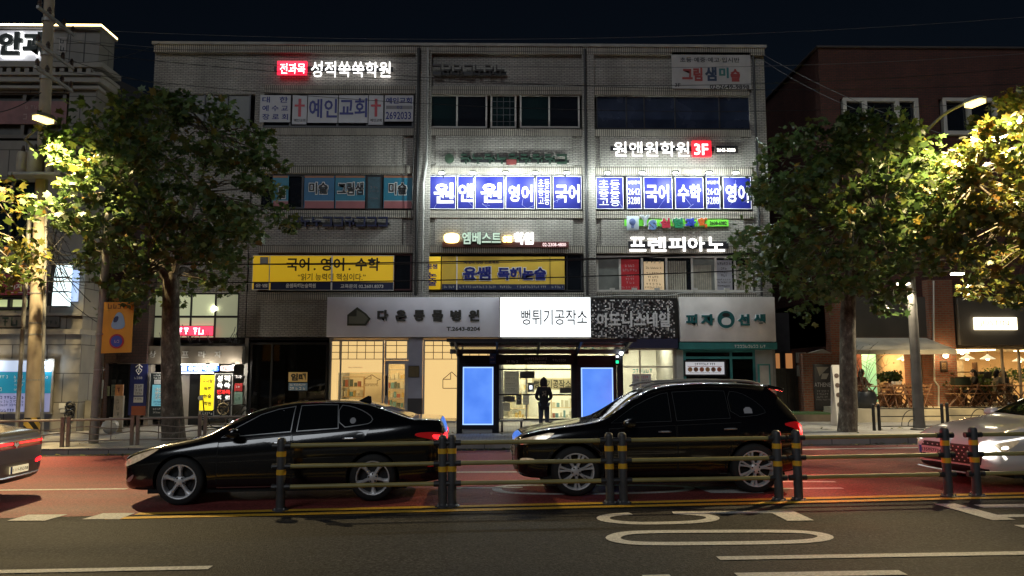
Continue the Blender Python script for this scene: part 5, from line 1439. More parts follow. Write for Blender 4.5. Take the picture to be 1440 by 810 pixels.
for (r0, r1, rad) in (((42, 300), (26, 617), .06), ((66, 250), (59, 617), .045)):
 q0 = onY(r0[0], r0[1], PY_ - .05); q1 = onG(r1[0], r1[1], KERB_H)
 MB().tube([q0, (q1.x, PY_ - .05, q1.z)], rad, 8).build('conduit', m_steelgrey, t, smooth=True)
for py in (378, 412, 455, 470, 535):
 q = pole_y(py); MB().lathe([(.2, q.z - .02), (.2, q.z + .02)], 18, 'z', (q.x, PY_, 0)).build('steel_band', m_steelgrey, t)
SPOT = []
def lamp_head(t, q, dirx, power, size=(.34, .62), tilt=0.0, col=(1, .76, .38), spot=138):
 """cobra head: q = centre of the lens, dirx: x direction the head points to"""
 d = Vector((dirx, -1.0, 0)).normalized(); s_ = Vector((-d.y, d.x, 0))
 L_, W_ = size[1], size[0]
 vs_ = []
 for u, wd, h in ((-.55, .35, .05), (-.35, .9, .11), (.2, 1.0, .10), (.5, .6, .03)):
  for k in (-1, -.6, .6, 1):
   vs_.append(q + d * (u * L_) + s_ * (k * wd * W_ / 2) + Vector((0, 0, .02 + (h if abs(k) < .9 else 0))))
  for k in (1, -1):
   vs_.append(q + d * (u * L_) + s_ * (k * wd * W_ / 2) + Vector((0, 0, .0)))
 fs_ = []
 for i in range(3):
  for k in range(6):
   fs_.append((i * 6 + k, i * 6 + (k + 1) % 6, (i + 1) * 6 + (k + 1) % 6, (i + 1) * 6 + k))
 fs_ += [(0, 1, 2, 3, 4, 5), (18, 23, 22, 21, 20, 19)]
 hd = MB().add(vs_, fs_).build('lamp_head', m_steelgrey, t, smooth=True)
 ln = MB()
 ln.add([q + d * (u * L_) + s_ * (k * W_ / 2) + Vector((0, 0, zz)) for zz in (-.11, -.004) for (u, k) in ((-.32, -.75), (-.32, .75), (.42, .62), (.42, -.62))], [(3, 2, 1, 0), (4, 5, 6, 7), (0, 1, 5, 4), (1, 2, 6, 5), (2, 3, 7, 6), (3, 0, 4, 7)])
 ln.build('lens', m_lampglow, hd)
 ld = bpy.data.lights.new('lamp_light', 'SPOT'); ld.energy = power; ld.color = col; ld.spot_size = R(spot); ld.spot_blend = .45; ld.shadow_soft_size = .15
 lo = bpy.data.objects.new('lamp_light', ld); COL.objects.link(lo); lo.location = q + Vector((0, 0, -.16))
 lo.rotation_euler = (R(-8), 0, 0)
 lo.parent = t; lo.matrix_parent_inverse = wm(t).inverted()
 return hd
LAMP_POWER = 7400
q = onY(62, 166, PY_ - 2.7)
t = thing('street_lamp', 'glowing warm street lamp head on an arm of the utility pole, beside the tree', 'street lamp', (q.x, PY_ - .18, q.z))
pc = pole_y(172)
MB().tube([(pc.x, PY_ - .15, q.z - .25), (pc.x, PY_ - .9, q.z - .02), (q.x, q.y + .25, q.z + .05)], .035, 8).build('arm', m_steelgrey, t, smooth=True)
lamp_head(t, q, -.35, LAMP_POWER)
b1 = onG(1293, 604.5, KERB_H)
t = thing('street_lamp', 'dark street lamp post on the right with a glowing warm head among the leaves', 'street lamp', b1)
q = onY(1370, 143, b1.y - 2.4)
topx = b1.x + .05
MB().tube([b1, (b1.x, b1.y, b1.z + 4.6), (topx, b1.y, q.z - 1.3)], [.155, .115, .085], 16).build('post', m_steelpole, t, smooth=True)
MB().tube(curve_round([(topx, b1.y, q.z - 1.32), (topx + .05, b1.y - .1, q.z - .75), (q.x - .5, q.y + .8, q.z - .12), (q.x - .1, q.y + .25, q.z + .05)], 2), .045, 8).build('arm', m_steelpole, t, smooth=True)
lamp_head(t, q, .3, LAMP_POWER * 1.1)
MB().lathe([(.24, b1.z), (.24, b1.z + .03), (.17, b1.z + .06), (.16, b1.z + .25)], 16, 'z', (b1.x, b1.y, 0)).build('base', m_steelpole, t, smooth=True)
for (px, py, k) in ((1270, 398, -1), (1346, 384, 1)):
 q2 = onY(px, py, b1.y - .2)
 MB().tube([(b1.x, b1.y, q2.z + .1), (q2.x - k * .15, b1.y - .2, q2.z + .08)], .03, 8).build('foot_lamp_arm', m_steelpole, t, smooth=True)
 o = MB().box(q2.x - .2, q2.x + .2, q2.y - .1, q2.y + .1, q2.z, q2.z + .08).build('foot_lamp', m_steelpole, t, bevel=.02)
 MB().box(q2.x - .15, q2.x + .15, q2.y - .08, q2.y + .08, q2.z - .05, q2.z - .002).build('lens', lit('foot_lamp_glow', (1, .90, .66), 22), o)
 ld = bpy.data.lights.new('foot_light', 'SPOT'); ld.energy = 420; ld.color = (1, .86, .6); ld.spot_size = R(140); ld.spot_blend = .5; ld.shadow_soft_size = .12
 lo = bpy.data.objects.new('foot_light', ld); COL.objects.link(lo); lo.location = (q2.x, q2.y, q2.z - .09); lo.parent = t; lo.matrix_parent_inverse = wm(t).inverted()
b2 = onG(131.5, 623, KERB_H)
t = thing('utility_pole', 'thinner grey concrete pole left of the tree carrying a yellow banner', 'pole', b2)
p2 = onY(153, 300, b2.y)
MB().tube([b2, p2], [.125, .10], 14).build('shaft', M('pole_grey_concrete', (.22, .21, .19), .8, var=.15, scale=3), t, smooth=True)
for py in (470, 520):
 MB().lathe([(.135, onY(140, py, b2.y).z - .02), (.135, onY(140, py, b2.y).z + .02)], 14, 'z', (b2.lerp(p2, .5).x, b2.y, 0)).build('steel_band', m_steelgrey, t)
YB = b2.y - .05
a = prect((146, 425, 185, 497), YB)
t = thing('street_banner', 'yellow street banner with a blue shape and a red-rimmed disc on the second pole', 'banner', ((a[0] + a[2]) / 2, YB, a[1]))
pl = [(a[0], a[1]), (a[2], a[1] + .03), (a[2], a[3]), (a[0], a[3])]
MB().prism(poly_round(pl, 0), 'y', YB - .03, YB).build('panel', M('banner_orange', (.62, .30, .02), .5, var=.08, scale=1.5), t)
MB().tube([(a[0] - .15, YB + .02, a[3] - .1), (a[0] + .2, YB + .02, a[3] - .1)], .02, 6).tube([(a[0] - .2, YB + .02, a[1] + .1), (a[0] + .2, YB + .02, a[1] + .1)], .02, 6).build('bracket', m_steelgrey, t)
c_ = onY(165, 480, YB)
MB().lathe([(0, YB - .04), (.20, YB - .04), (.20, YB - .03)], 24, 'y', (c_.x, 0, c_.z)).build('red_disc', M('disc_red', (.40, .03, .05), .5), t)
MB().lathe([(0, YB - .05), (.155, YB - .05), (.155, YB - .041)], 24, 'y', (c_.x, 0, c_.z)).build('blue_disc', M('disc_blue', (.05, .08, .40), .5), t)
pdash([(161, 478, 169.5, 482)], YB - .052, M('disc_print', (.5, .4, .5), .6), t, 141)
a2 = prect((155, 438, 177, 463), YB - .032)
MB().prism(poly_round([(a2[0], a2[1]), (a2[2], a2[1]), (a2[2] - .08, a2[3] - .1), (a2[2] - .2, a2[3]), (a2[0] + .15, a2[3] - .08)], 2), 'y', YB - .04, YB - .031).build('blue_shape', M('pale_blue_shape', (.25, .42, .60), .5), t)
MB().prism(poly_round([(a2[0] + .1, a2[1] + .18), (a2[0] + .22, a2[1] + .2), (a2[0] + .25, a2[3] - .12), (a2[0] + .12, a2[3] - .15)], 1), 'y', YB - .046, YB - .041).build('dark_shape', M('dark_blue_shape', (.03, .05, .12), .5), t)
pdash([(152, 427, 180, 434)], YB - .034, M('banner_brown_print', (.16, .06, .01), .6), t, 143)
def wire(label, p, q, sag, r=.012, mat=None, name='overhead_cable', Ym=None):
 a, b_ = Vector(p), Vector(q)
 pts = [a.lerp(b_, i / 24) - Vector((0, 0, sag * 4 * (i / 24) * (1 - i / 24))) for i in range(25)]
 return tag(MB().tube(pts, r, 5).build(name, mat or m_cable, None, smooth=True), label, 'cable', 'overhead cables along the street')
KY = PY_
wire('thick black cable crossing at the top of the yellow boards', onY(62, 372, KY), onY(1520, 335, KY + .8), .25, .022)
wire('thinner black cable crossing through the middle of the yellow boards', onY(62, 396, KY), onY(1520, 352, KY + .8), .35, .018)
wire('slack black cable crossing just over the mustard board and the curtained window', onY(62, 366, KY + .2), onY(1520, 318, KY + 1), .55, .012)
wire('thin grey wire crossing the sky above the roof, uppermost', onY(80, 40, KY + .9), onY(1600, 10, KY + 1.5), .7, .008, m_cablepale)
wire('thin grey wire crossing the art school board at the top right', onY(80, 54, KY + .9), onY(1600, 62, KY + 1.5), .9, .008, m_cablepale)
wire('thin dark wire sloping across the blank brick above the church panels', onY(80, 70, KY), onY(1600, 78, KY + 1.5), 1.1, .010)
wire('thin dark wire running just below the roof of the brick building', onY(84, 56, KY - .8), onY(1600, 108, KY), .9, .009)
wire('dark wire crossing the fourth-floor windows of the middle bay', onY(84, 100, KY - .8), onY(1600, 130, KY), .9, .009)
wire('pale service wire from the right roof corner down past the red brick window', onY(1072, 76, 27.5), onY(1330, 190, b1.y), .2, .010, m_cablepale)
wire('second pale service wire from the right roof corner, slightly lower', onY(1072, 84, 27.5), onY(1300, 185, b1.y), .3, .009, m_cablepale)
wire('drooping black cable from the utility pole down to the stone corner', onY(58, 130, KY - .5), onY(-60, 150, KY), .4, .014)
wire('dark cable crossing the stone parapet to the gap', onY(75, 75, KY + .5), onY(240, 120, 27.8), .15, .010)
wire('dark cable running from the pole across the cornice to the brick building', onY(75, 86, KY + .5), onY(225, 60, 28), .3, .009)
wire('dark cable sloping across the three lit box signs', onY(62, 390, KY), onY(140, 455, LY - .3), .1, .014)
wire('vertical loop of cable down the brick pier beside the drain pipes', onY(584, 130, BY - .35), onY(578, 330, BY - .2), .12, .018)
rr = random.Random(12)
mb = MB()
for i in range(34):
 x0_, y0_ = rr.uniform(60, 74), rr.uniform(285, 395); x1_, y1_ = rr.uniform(78, 128), rr.uniform(290, 425)
 a, b_ = onY(x0_, y0_, KY - rr.uniform(0, .3)), onY(x1_, y1_, KY + rr.uniform(.1, 2.2))
 s_ = rr.uniform(-.2, .5)
 mb.tube([a.lerp(b_, k / 10) - Vector((0, 0, s_ * 4 * k / 10 * (1 - k / 10))) for k in range(11)], rr.uniform(.006, .016), 4)
for i in range(14):
 x0_, y0_ = rr.uniform(40, 60), rr.uniform(270, 395); x1_, y1_ = rr.uniform(-30, 30), rr.uniform(290, 400)
 a, b_ = onY(x0_, y0_, KY - .1), onY(x1_, y1_, KY + rr.uniform(.1, 1))
 mb.tube([a.lerp(b_, k / 8) - Vector((0, 0, .8 * k / 8 * (1 - k / 8))) for k in range(9)], rr.uniform(.006, .014), 4)
tag(mb.build('cable_tangle', m_cable, None, smooth=True), 'tangle of loose black cables around the utility pole between pole and tree', 'cables', kind='stuff')
mb = MB()
for i in range(26):
 x0_, y0_ = rr.uniform(190, 345), rr.uniform(455, 486); x1_, y1_ = x0_ + rr.uniform(-28, 28), rr.uniform(470, 488)
 a, b_ = onY(x0_, y0_, BY - .15), onY(x1_, y1_, BY - .3)
 mb.tube([a.lerp(b_, k / 8) - Vector((0, 0, rr.uniform(.1, .3) * 4 * k / 8 * (1 - k / 8))) for k in range(9)], .012, 4)
tag(mb.build('cable_tangle', m_cablepale, None, smooth=True), 'pale loose cables lying along the top of the bronze entrance board', 'cables', kind='stuff')
# ============================================================ median barrier
m_bpost = M('barrier_post_grey', (.055, .055, .058), .45, var=.2, scale=5)
m_bband = M('barrier_yellow_band', (.72, .40, .03), .4, var=.1)
m_brail = M('barrier_rail_olive', (.30, .26, .10), .45, var=.15, scale=4)
m_bblack = M('barrier_black_bracket', (.02, .02, .022), .5)
BASES = [(402, 718), (615, 713.2), (641, 712.4), (853, 708.6), (879, 708), (1094, 704.2), (1118.5, 703.6), (1339, 698.6), (1365.5, 698), (1590, 693.5), (190 - 1000, 730)]
PB = [onG(*p) for p in BASES[:10]]
blen = sum((PB[i + 1] - PB[i]).length for i in (0, 2, 4, 6, 8)) / 5
def barrier_proto(L_):
 t = thing('median_barrier', '', 'barrier', (0, 0, 0), 'median barrier sections along the yellow line')
 H_ = 1.02
 for x in (0, L_):
  o = MB().lathe([(.064, .02), (.064, H_ - .05), (.058, H_ - .02), (.035, H_), (0, H_ + .002)], 18, 'z', (x, 0, 0)).build('post', m_bpost, t, smooth=True, sharp=50)
  for z in (.50, .755):
   MB().lathe([(.0665, z), (.0665, z + .075)], 18, 'z', (x, 0, 0)).build('reflective_band', m_bband, o, smooth=True)
  bp = MB().lathe([(.115, 0), (.115, .018), (.07, .03), (.066, .05)], 14, 'z', (x, 0, 0)).build('base_plate', m_bpost, t, smooth=True)
  bl = MB()
  for k in range(4):
   a_ = math.pi / 4 + k * math.pi / 2
   bl.lathe([(.014, .018), (.014, .045), (0, .047)], 6, 'z', (x + .09 * math.cos(a_), .09 * math.sin(a_), 0))
  bl.build('bolts', m_steelgrey, bp)
  for z in (.33, .615, .905):
   MB().tube([(x - .13, 0, z), (x + .13, 0, z)], .042, 10).build('bracket', m_bblack, t, smooth=True)
 for z in (.33, .615, .905):
  MB().tube([(.12, 0, z), (L_ - .12, 0, z)], .031, 12).build('rail', m_brail, t, smooth=True)
 return t
bp_ = barrier_proto(blen)
LBL = ['barrier section in front of the rear door of the black saloon', 'barrier section between the two black cars, before the shelter', 'barrier section along the side of the black off-road car', 'barrier section on the empty lane behind the black off-road car', 'barrier section in front of the white car at the right edge']
for i in range(5):
 o = bp_ if i == 0 else dup(bp_)
 a, b_ = PB[2 * i], PB[2 * i + 1]
 m_ = (a + b_) / 2; d = (b_ - a).normalized()
 o.location = (m_.x - d.x * blen / 2, m_.y - d.y * blen / 2, gz(m_.x - d.x * blen / 2))
 o.rotation_euler = (0, -math.atan(SLOPE), math.atan2(d.y, d.x))
 o['label'] = LBL[i]
# ============================================================ pavement railings
m_frail = M('railing_brown_steel', (.20, .165, .13), .45, metal=.4, var=.2, scale=5)
def fence_proto(L_):
 t = thing('railing', '', 'railing', (0, 0, 0), 'brown steel railings along the left kerb')
 H_ = .68
 for x in (.0, L_):
  o = MB().box(x - .04, x + .04, -.04, .04, 0, H_ + .05).build('post', m_frail, t)
  MB().box(x - .045, x + .045, -.045, .045, H_ + .051, H_ + .08).build('post_cap', m_frail, o)
 MB().tube([(.04, 0, H_), (L_ - .04, 0, H_)], .03, 8).build('top_rail', m_frail, t, smooth=True)
 MB().tube([(.04, 0, .14), (L_ - .04, 0, .14)], .018, 8).build('bottom_rail', m_frail, t, smooth=True)
 for z, ph in ((.47, 0), (.32, 1.2)):
  MB().tube([(.04 + (L_ - .08) * k / 24, 0, z + .035 * math.sin(ph + k / 24 * math.pi * 2.0)) for k in range(25)], .015, 6).build('wave_bar', m_frail, t, smooth=True)
 for k in (1, 2):
  MB().tube([(L_ * k / 3, 0, .14), (L_ * k / 3, 0, H_)], .012, 6).build('upright', m_frail, t, smooth=True)
 return t
fa = onG(91, 628.5, KERB_H); fb = onG(284, 623.5, KERB_H)
per = (fb - fa).length / 2
fd = (fb - fa).normalized()
fp = fence_proto(per - .14)
FL = {-2: 'railing section at the far left edge behind the grey car', -1: 'railing section around the foot of the tall utility pole', 0: 'railing section in front of the thinner grey pole', 1: 'railing section in front of the left tree trunk', 2: 'railing section behind the bonnet of the black saloon'}
for k in range(-2, 3):
 o = fp if k == -2 else dup(fp)
 s_ = fa + fd * (per * k + .07)
 o.location = (s_.x, s_.y, walk(s_.x)); o.rotation_euler = (0, -math.atan(SLOPE), math.atan2(fd.y, fd.x)); o['label'] = FL[k]
m_bfence = M('railing_black_steel', (.03, .028, .026), .45, metal=.3, var=.2)
def arch_proto(L_):
 t = thing('railing', '', 'railing', (0, 0, 0), 'dark railings with arches before the cafe')
 H_ = .62
 for x in (0, L_):
  o = MB().tube([(x, 0, 0), (x, 0, H_ + .08)], .045, 10).build('post', m_bfence, t, smooth=True)
  MB().sphere((x, 0, H_ + .1), .05, 10, 6).build('post_cap', m_bfence, o, smooth=True)
 for z in (H_, .40, .12):
  MB().tube([(.04, 0, z), (L_ - .04, 0, z)], .016, 6).build('rail', m_bfence, t, smooth=True)
 for r_ in (.32, .13):
  MB().tube([(L_ * .52 + r_ * math.cos(a), 0, .12 + r_ * 1.45 * math.sin(a)) for a in [math.pi * k / 14 for k in range(15)]], .012, 6).build('arch', m_bfence, t, smooth=True)
 return t
ga = onG(1237, 605.5, KERB_H); gb = onG(1327, 604, KERB_H)
gd_ = (gb - ga).normalized(); gl = (gb - ga).length
gp_ = arch_proto(gl - .02)
for k, lb_ in ((0, 'dark railing section with two arches beside the lamp post'), (1, 'dark railing section with arches behind the white car')):
 o = gp_ if k == 0 else dup(gp_)
 s_ = ga + gd_ * (gl + .14) * k
 o.location = (s_.x, s_.y, walk(s_.x)); o.rotation_euler = (0, 0, math.atan2(gd_.y, gd_.x)); o['label'] = lb_
q = ga - gd_ * .16
MB().tube([(q.x, q.y, walk(q.x)), (q.x, q.y, walk(q.x) + .7)], .045, 10)
t = thing('bollard', 'single dark post standing left of the arched railing', 'bollard', (q.x, q.y, walk(q.x)))
MB().tube([(q.x, q.y, walk(q.x)), (q.x, q.y, walk(q.x) + .7)], .045, 10).build('post', m_bfence, t, smooth=True)
MB().sphere((q.x, q.y, walk(q.x) + .72), .05, 10, 6).build('post_cap', m_bfence, t, smooth=True)
# ============================================================ bus shelter
SH = 23.3
m_shel = M('shelter_black_steel', (.014, .016, .022), .4, metal=.3, var=.2)
m_shroof = glass_mat('shelter_roof_glass', (.55, .6, .62), .25)
def sx_(px, py=560, Y=SH): return onY(px, py, Y).x
def sz_(py, Y=SH): return onY(760, py, Y).z
t = thing('bus_shelter', 'black steel bus shelter with a glass roof and two blue lit advertising panels', 'bus shelter', (sx_(760), SH, walk(sx_(760))))
zr0, zr1 = onY(760, 480, 21.8).z, sz_(492)
cols = (646.5, 697, 808, 872)
for px in cols:
 x = sx_(px); wd = .085 if px in (646.5, 872) else .10
 o = MB().box(x - wd, x + wd, SH - .12, SH + .1, walk(x) - .02, zr1).build('column', m_shel, t, bevel=.01)
xl, xr = sx_(643), sx_(876)
MB().add([(xl - .2, 21.8, zr0 + .03), (xr + .15, 21.8, zr0 + .03), (xr + .15, SH + .5, zr1 + .02), (xl - .2, SH + .5, zr1 + .02), (xl - .2, 21.8, zr0 + .045), (xr + .15, 21.8, zr0 + .045), (xr + .15, SH + .5, zr1 + .035), (xl - .2, SH + .5, zr1 + .035)],
  [(3, 2, 1, 0), (4, 5, 6, 7), (0, 1, 5, 4), (1, 2, 6, 5), (2, 3, 7, 6), (3, 0, 4, 7)]).build('roof_glass', m_shroof, t)
rb = MB()
rb.box(xl - .22, xr + .17, 21.72, 21.80, zr0 - .02, zr0 + .07)
rb.build('front_beam', m_shel, t)
MB().box(xl - .22, xr + .17, SH - .14, SH + .12, zr1 - .12, zr1 + .015).build('rear_beam', M('shelter_grey_beam', (.10, .105, .11), .4, metal=.4), t)
MB().box(xl - .1, xr + .05, 22.55, 22.6, (zr0 * .5 + zr1 * .5) - .03, (zr0 * .5 + zr1 * .5) + .02).build('roof_purlin', M('shelter_pale_purlin', (.4, .4, .38), .4, metal=.4), t)
for px in (643, 699, 756, 811, 876):
 x = sx_(px)
 MB().prism([(21.78, zr0 - .02), (21.78, zr0 + .025), (SH + .05, zr1 + .016), (SH + .05, zr1 - .2)], 'x', x - .03, x + .03).build('roof_rib', m_shel, t)
MB().box(sx_(698), sx_(807), SH - .16, SH - .05, sz_(513), sz_(499)).build('route_header', m_shel, t)
o = t
pdash([(712, 507, 730, 510), (738, 503, 772, 506), (742, 508.5, 768, 511), (777, 505, 796, 508)], SH - .162, M('header_print', (.5, .5, .52), .6), t, 151, name='route_lettering')
m_ad = bpy.data.materials.new('blue_advert_screen'); m_ad.use_nodes = True
nt = m_ad.node_tree; b = nt.nodes['Principled BSDF']; tc = nt.nodes.new('ShaderNodeTexCoord'); nz = nt.nodes.new('ShaderNodeTexNoise'); nz.inputs['Scale'].default_value = 1.6; nz.inputs['Detail'].default_value = 5
rp = nt.nodes.new('ShaderNodeValToRGB'); rp.color_ramp.elements[0].position = .3; rp.color_ramp.elements[1].position = .7
rp.color_ramp.elements[0].color = (.055, .17, .66, 1); rp.color_ramp.elements[1].color = (.10, .25, .78, 1)
nt.links.new(tc.outputs['Object'], nz.inputs[0]); nt.links.new(nz.outputs['Fac'], rp.inputs[0]); nt.links.new(rp.outputs[0], b.inputs['Emission Color'])
b.inputs['Emission Strength'].default_value = 1.0; b.inputs['Base Color'].default_value = (.05, .1, .3, 1); b.inputs['Roughness'].default_value = .2
m_adedge = lit('advert_edge_glow', (.35, .55, 1), 1.0)
for (u0, u1, k) in ((651, 693.5, 0), (817, 863, 1)):
 y0 = 516 if k == 0 else 517
 a = prect((u0, y0, u1, 597.5), SH - .16)
 f = MB()
 f.box(a[0] - .12, a[2] + .10, SH - .15, SH + .08, a[1] - .12, a[3] + .10)
 f.box(a[0] - .10, a[2] + .08, SH - .149, SH + .079, a[3] + .102, sz_(500))
 o = f.build('advert_case', m_shel, t)
 MB().box(a[0], a[2], SH - .165, SH - .151, a[1], a[3]).build('lit_edge', m_adedge, o)
 MB().box(a[0] + .035, a[2] - .035, SH - .172, SH - .166, a[1] + .035, a[3] - .035).build('screen', m_ad, o)
 MB().box(a[0], a[2], SH - .10, SH + .05, walk(a[0]) - .01, a[1] - .121).build('case_foot', M('shelter_pale_foot', (.28, .29, .30), .5), o)
RYs = SH + .75
MB().box(sx_(699, 560, RYs), sx_(812, 560, RYs), RYs, RYs + .012, sz_(589, RYs), sz_(517, RYs)).build('rear_glass', glass_mat('shelter_clear_glass', (.93, .95, .95), .10), t)
fr = MB()
for y in (519.5, 555, 589.5):
 fr.box(sx_(699, 560, RYs), sx_(812, 560, RYs), RYs - .04, RYs - .002, sz_(y + 1, RYs), sz_(y - 1, RYs))
for px in (700, 811):
 fr.box(sx_(px, 560, RYs) - .04, sx_(px, 560, RYs) + .04, RYs - .05, RYs + .03, walk(0) - .02, sz_(513, RYs))
fr.build('rear_frame', m_shel, t)
MB().box(sx_(697), sx_(700), SH + .1, RYs, sz_(515, RYs), sz_(511, RYs)).box(sx_(808), sx_(811), SH + .1, RYs, sz_(515, RYs), sz_(511, RYs)).build('side_rail', m_shel, t)
m_pgrey = ramp_mat('timetable_grey', [(0, (.62, .62, .62)), (1, (.62, .62, .62))], .6, trans=.85); m_pdark = ramp_mat('timetable_dark', [(0, (.22, .22, .24)), (1, (.22, .22, .24))], .6, trans=.8)
PO = [((709, 522, 730, 554), m_pgrey, 'tall grey bus timetable at the left of the shelter glass'), ((731, 522, 752, 532), m_pdark, 'small dark notice beside the tall timetable on the shelter glass'), ((708, 557, 724, 565), m_pdark, 'wide dark notice just under the middle bar of the shelter glass'), ((708, 566, 717, 578), m_pgrey, 'lowest small grey notice on the shelter glass'), ((726, 556, 733.5, 569), m_pdark, 'small dark notice with a ring mark on the shelter glass'), ((735.5, 556, 744, 569), m_pgrey, 'plain grey notice right of the ring notice on the shelter glass'), ((787, 545, 803, 553), m_pdark, 'dark wide notice at the right of the shelter glass')]
for i, (r, mm, lb_) in enumerate(PO):
 tt = sign('notice', lb_, 'notice', r, RYs - .002, .008, mm, group='notices on the shelter glass')
 hh = (r[3] - r[1])
 if i == 0:
  for k in range(4):
   pdash([(711, 523.5 + k * 7.6, 724, 524.8 + k * 7.6)], RYs - .011, m_black, tt, 160 + k)
   pdash([(711, 526 + k * 7.6, 728, 526.9 + k * 7.6), (711, 527.8 + k * 7.6, 728, 528.6 + k * 7.6)], RYs - .011, M('faint_print', (.26, .26, .26), .6), tt, 165 + k)
 elif i == 4:
  c_ = onY(729.8, 560.5, RYs - .011)
  MB().tube([(c_.x + .055 * math.cos(a), RYs - .013, c_.z + .055 * math.sin(a)) for a in [k * math.pi / 6 for k in range(13)]], .012, 4).build('ring_mark', m_pgrey, tt)
 else:
  pdash([(r[0] + 1.5, r[1] + hh * .25, r[2] - 1.5, r[1] + hh * .38), (r[0] + 1.5, r[1] + hh * .6, r[2] - 2, r[1] + hh * .72)], RYs - .011, M('faint_print', (.26, .26, .26), .6), tt, 170 + i)
tt = sign('ticket_reader', 'grey device with a small white screen on the shelter glass left of the person', 'device', (742, 538, 751, 551), RYs - .002, .05, M('device_grey', (.22, .25, .28), .5))
pbox((744.5, 542, 748.5, 547.5), RYs - .053, .006, 'screen', lit('device_screen', (.9, .95, 1), 1.2), tt)
tt = sign('stop_sign', 'small blue bus stop plate on the left header of the shelter', 'sign', (688.5, 497, 697.5, 511.5), SH - .17, .03, M('stop_blue', (.04, .12, .34), .5))
pdash([(690, 501, 696, 503.5), (690, 508, 696, 509)], SH - .202, m_white, tt, 181)
tt = sign('signal_box', 'small dark display with a green light at the right end of the shelter', 'display', (865, 498, 870.5, 514), SH - .17, .06, m_shel)
pbox((866, 507, 870, 511), SH - .232, .004, 'green_lamp', lit('green_led', (.02, .8, .35), 1.2), tt)
pbox((866, 500, 870, 503), SH - .232, .004, 'white_lamp', lit('white_led', (.9, .9, .9), 1.0), tt)
q = onY(873.5, 497, SH - .3)
tt = thing('shelter_lamp', 'small white lamp at the right end of the shelter roof', 'lamp', q)
MB().sphere(q, .05, 10, 6).build('bulb', lit('cool_bulb', (.9, .97, 1), 18), tt)
MB().box(q.x - .03, q.x + .03, q.y + .04, SH - .12, q.z - .02, q.z + .02).build('bracket', m_shel, tt)
tt = thing('shelter_bench', 'low pale bench slab under the shelter glass left of the person', 'bench', (sx_(720), SH + .35, walk(0)))
a = prect((704, 596, 738, 599), SH + .3)
MB().box(sx_(703, 590, SH + .3), sx_(736, 590, SH + .3), SH + .15, SH + .55, walk(0) + .32, walk(0) + .37).build('seat', M('bench_pale', (.45, .44, .42), .5), tt, bevel=.01)
for px in (706, 733):
 MB().box(sx_(px, 590, SH + .3) - .03, sx_(px, 590, SH + .3) + .03, SH + .2, SH + .5, walk(0) - .01, walk(0) + .319).build('leg', m_shel, tt)
# ============================================================ plane trees
import numpy as np
def bark_mat():
 m = bpy.data.materials.new('mottled_plane_bark'); m.use_nodes = True
 nt = m.node_tree; b = nt.nodes['Principled BSDF']; b.inputs['Roughness'].default_value = .85
 tc = nt.nodes.new('ShaderNodeTexCoord'); mp = nt.nodes.new('ShaderNodeMapping'); mp.inputs['Scale'].default_value = (1, 1, .55)
 n1 = nt.nodes.new('ShaderNodeTexNoise'); n1.inputs['Scale'].default_value = 6.5; n1.inputs['Detail'].default_value = 5; n1.inputs['Roughness'].default_value = .7
 rp = nt.nodes.new('ShaderNodeValToRGB'); cr = rp.color_ramp
 cr.elements[0].position = .36; cr.elements[0].color = (.045, .035, .026, 1)
 cr.elements[1].position = .66; cr.elements[1].color = (.26, .23, .18, 1)
 e = cr.elements.new(.5); e.color = (.10, .08, .058, 1); e = cr.elements.new(.58); e.color = (.13, .115, .085, 1)
 L = nt.links.new
 L(tc.outputs['Object'], mp.inputs[0]); L(mp.outputs[0], n1.inputs['Vector']); L(n1.outputs['Fac'], rp.inputs[0]); L(rp.outputs[0], b.inputs['Base Color'])
 bp = nt.nodes.new('ShaderNodeBump'); bp.inputs['Strength'].default_value = 1.0; bp.inputs['Distance'].default_value = .03
 L(n1.outputs['Fac'], bp.inputs['Height']); L(bp.outputs[0], b.inputs['Normal'])
 return m
m_bark = bark_mat()
m_leafg = ramp_mat('plane_leaves_green', [(0, (.045, .085, .026)), (.45, (.072, .125, .036)), (.8, (.11, .155, .040)), (.95, (.14, .15, .03)), (1, (.20, .13, .03))], .5, trans=.35)
m_leafy = ramp_mat('plane_leaves_turning', [(0, (.040, .065, .016)), (.4, (.075, .105, .022)), (.7, (.15, .15, .03)), (.9, (.26, .19, .035)), (1, (.22, .10, .025))], .5, trans=.35)
LEAF = []
for a, r_ in ((90, 1.0), (68, .62), (40, .98), (18, .50), (-12, .78), (-50, .40), (-90, .30), (-130, .40), (-168, .78), (162, .50), (140, .98), (112, .62)):
 LEAF.append((math.cos(R(a)) * r_, math.sin(R(a)) * r_ + .25, -.22 * abs(math.cos(R(a)) * r_)))
LEAF = np.array(LEAF) * .5
def inside(poly, x, y):
 c = False; n = len(poly)
 for i in range(n):
  (x1, y1), (x2, y2) = poly[i], poly[i - 1]
  if (y1 > y) != (y2 > y) and x < (x2 - x1) * (y - y1) / (y2 - y1) + x1:
   c = not c
 return c
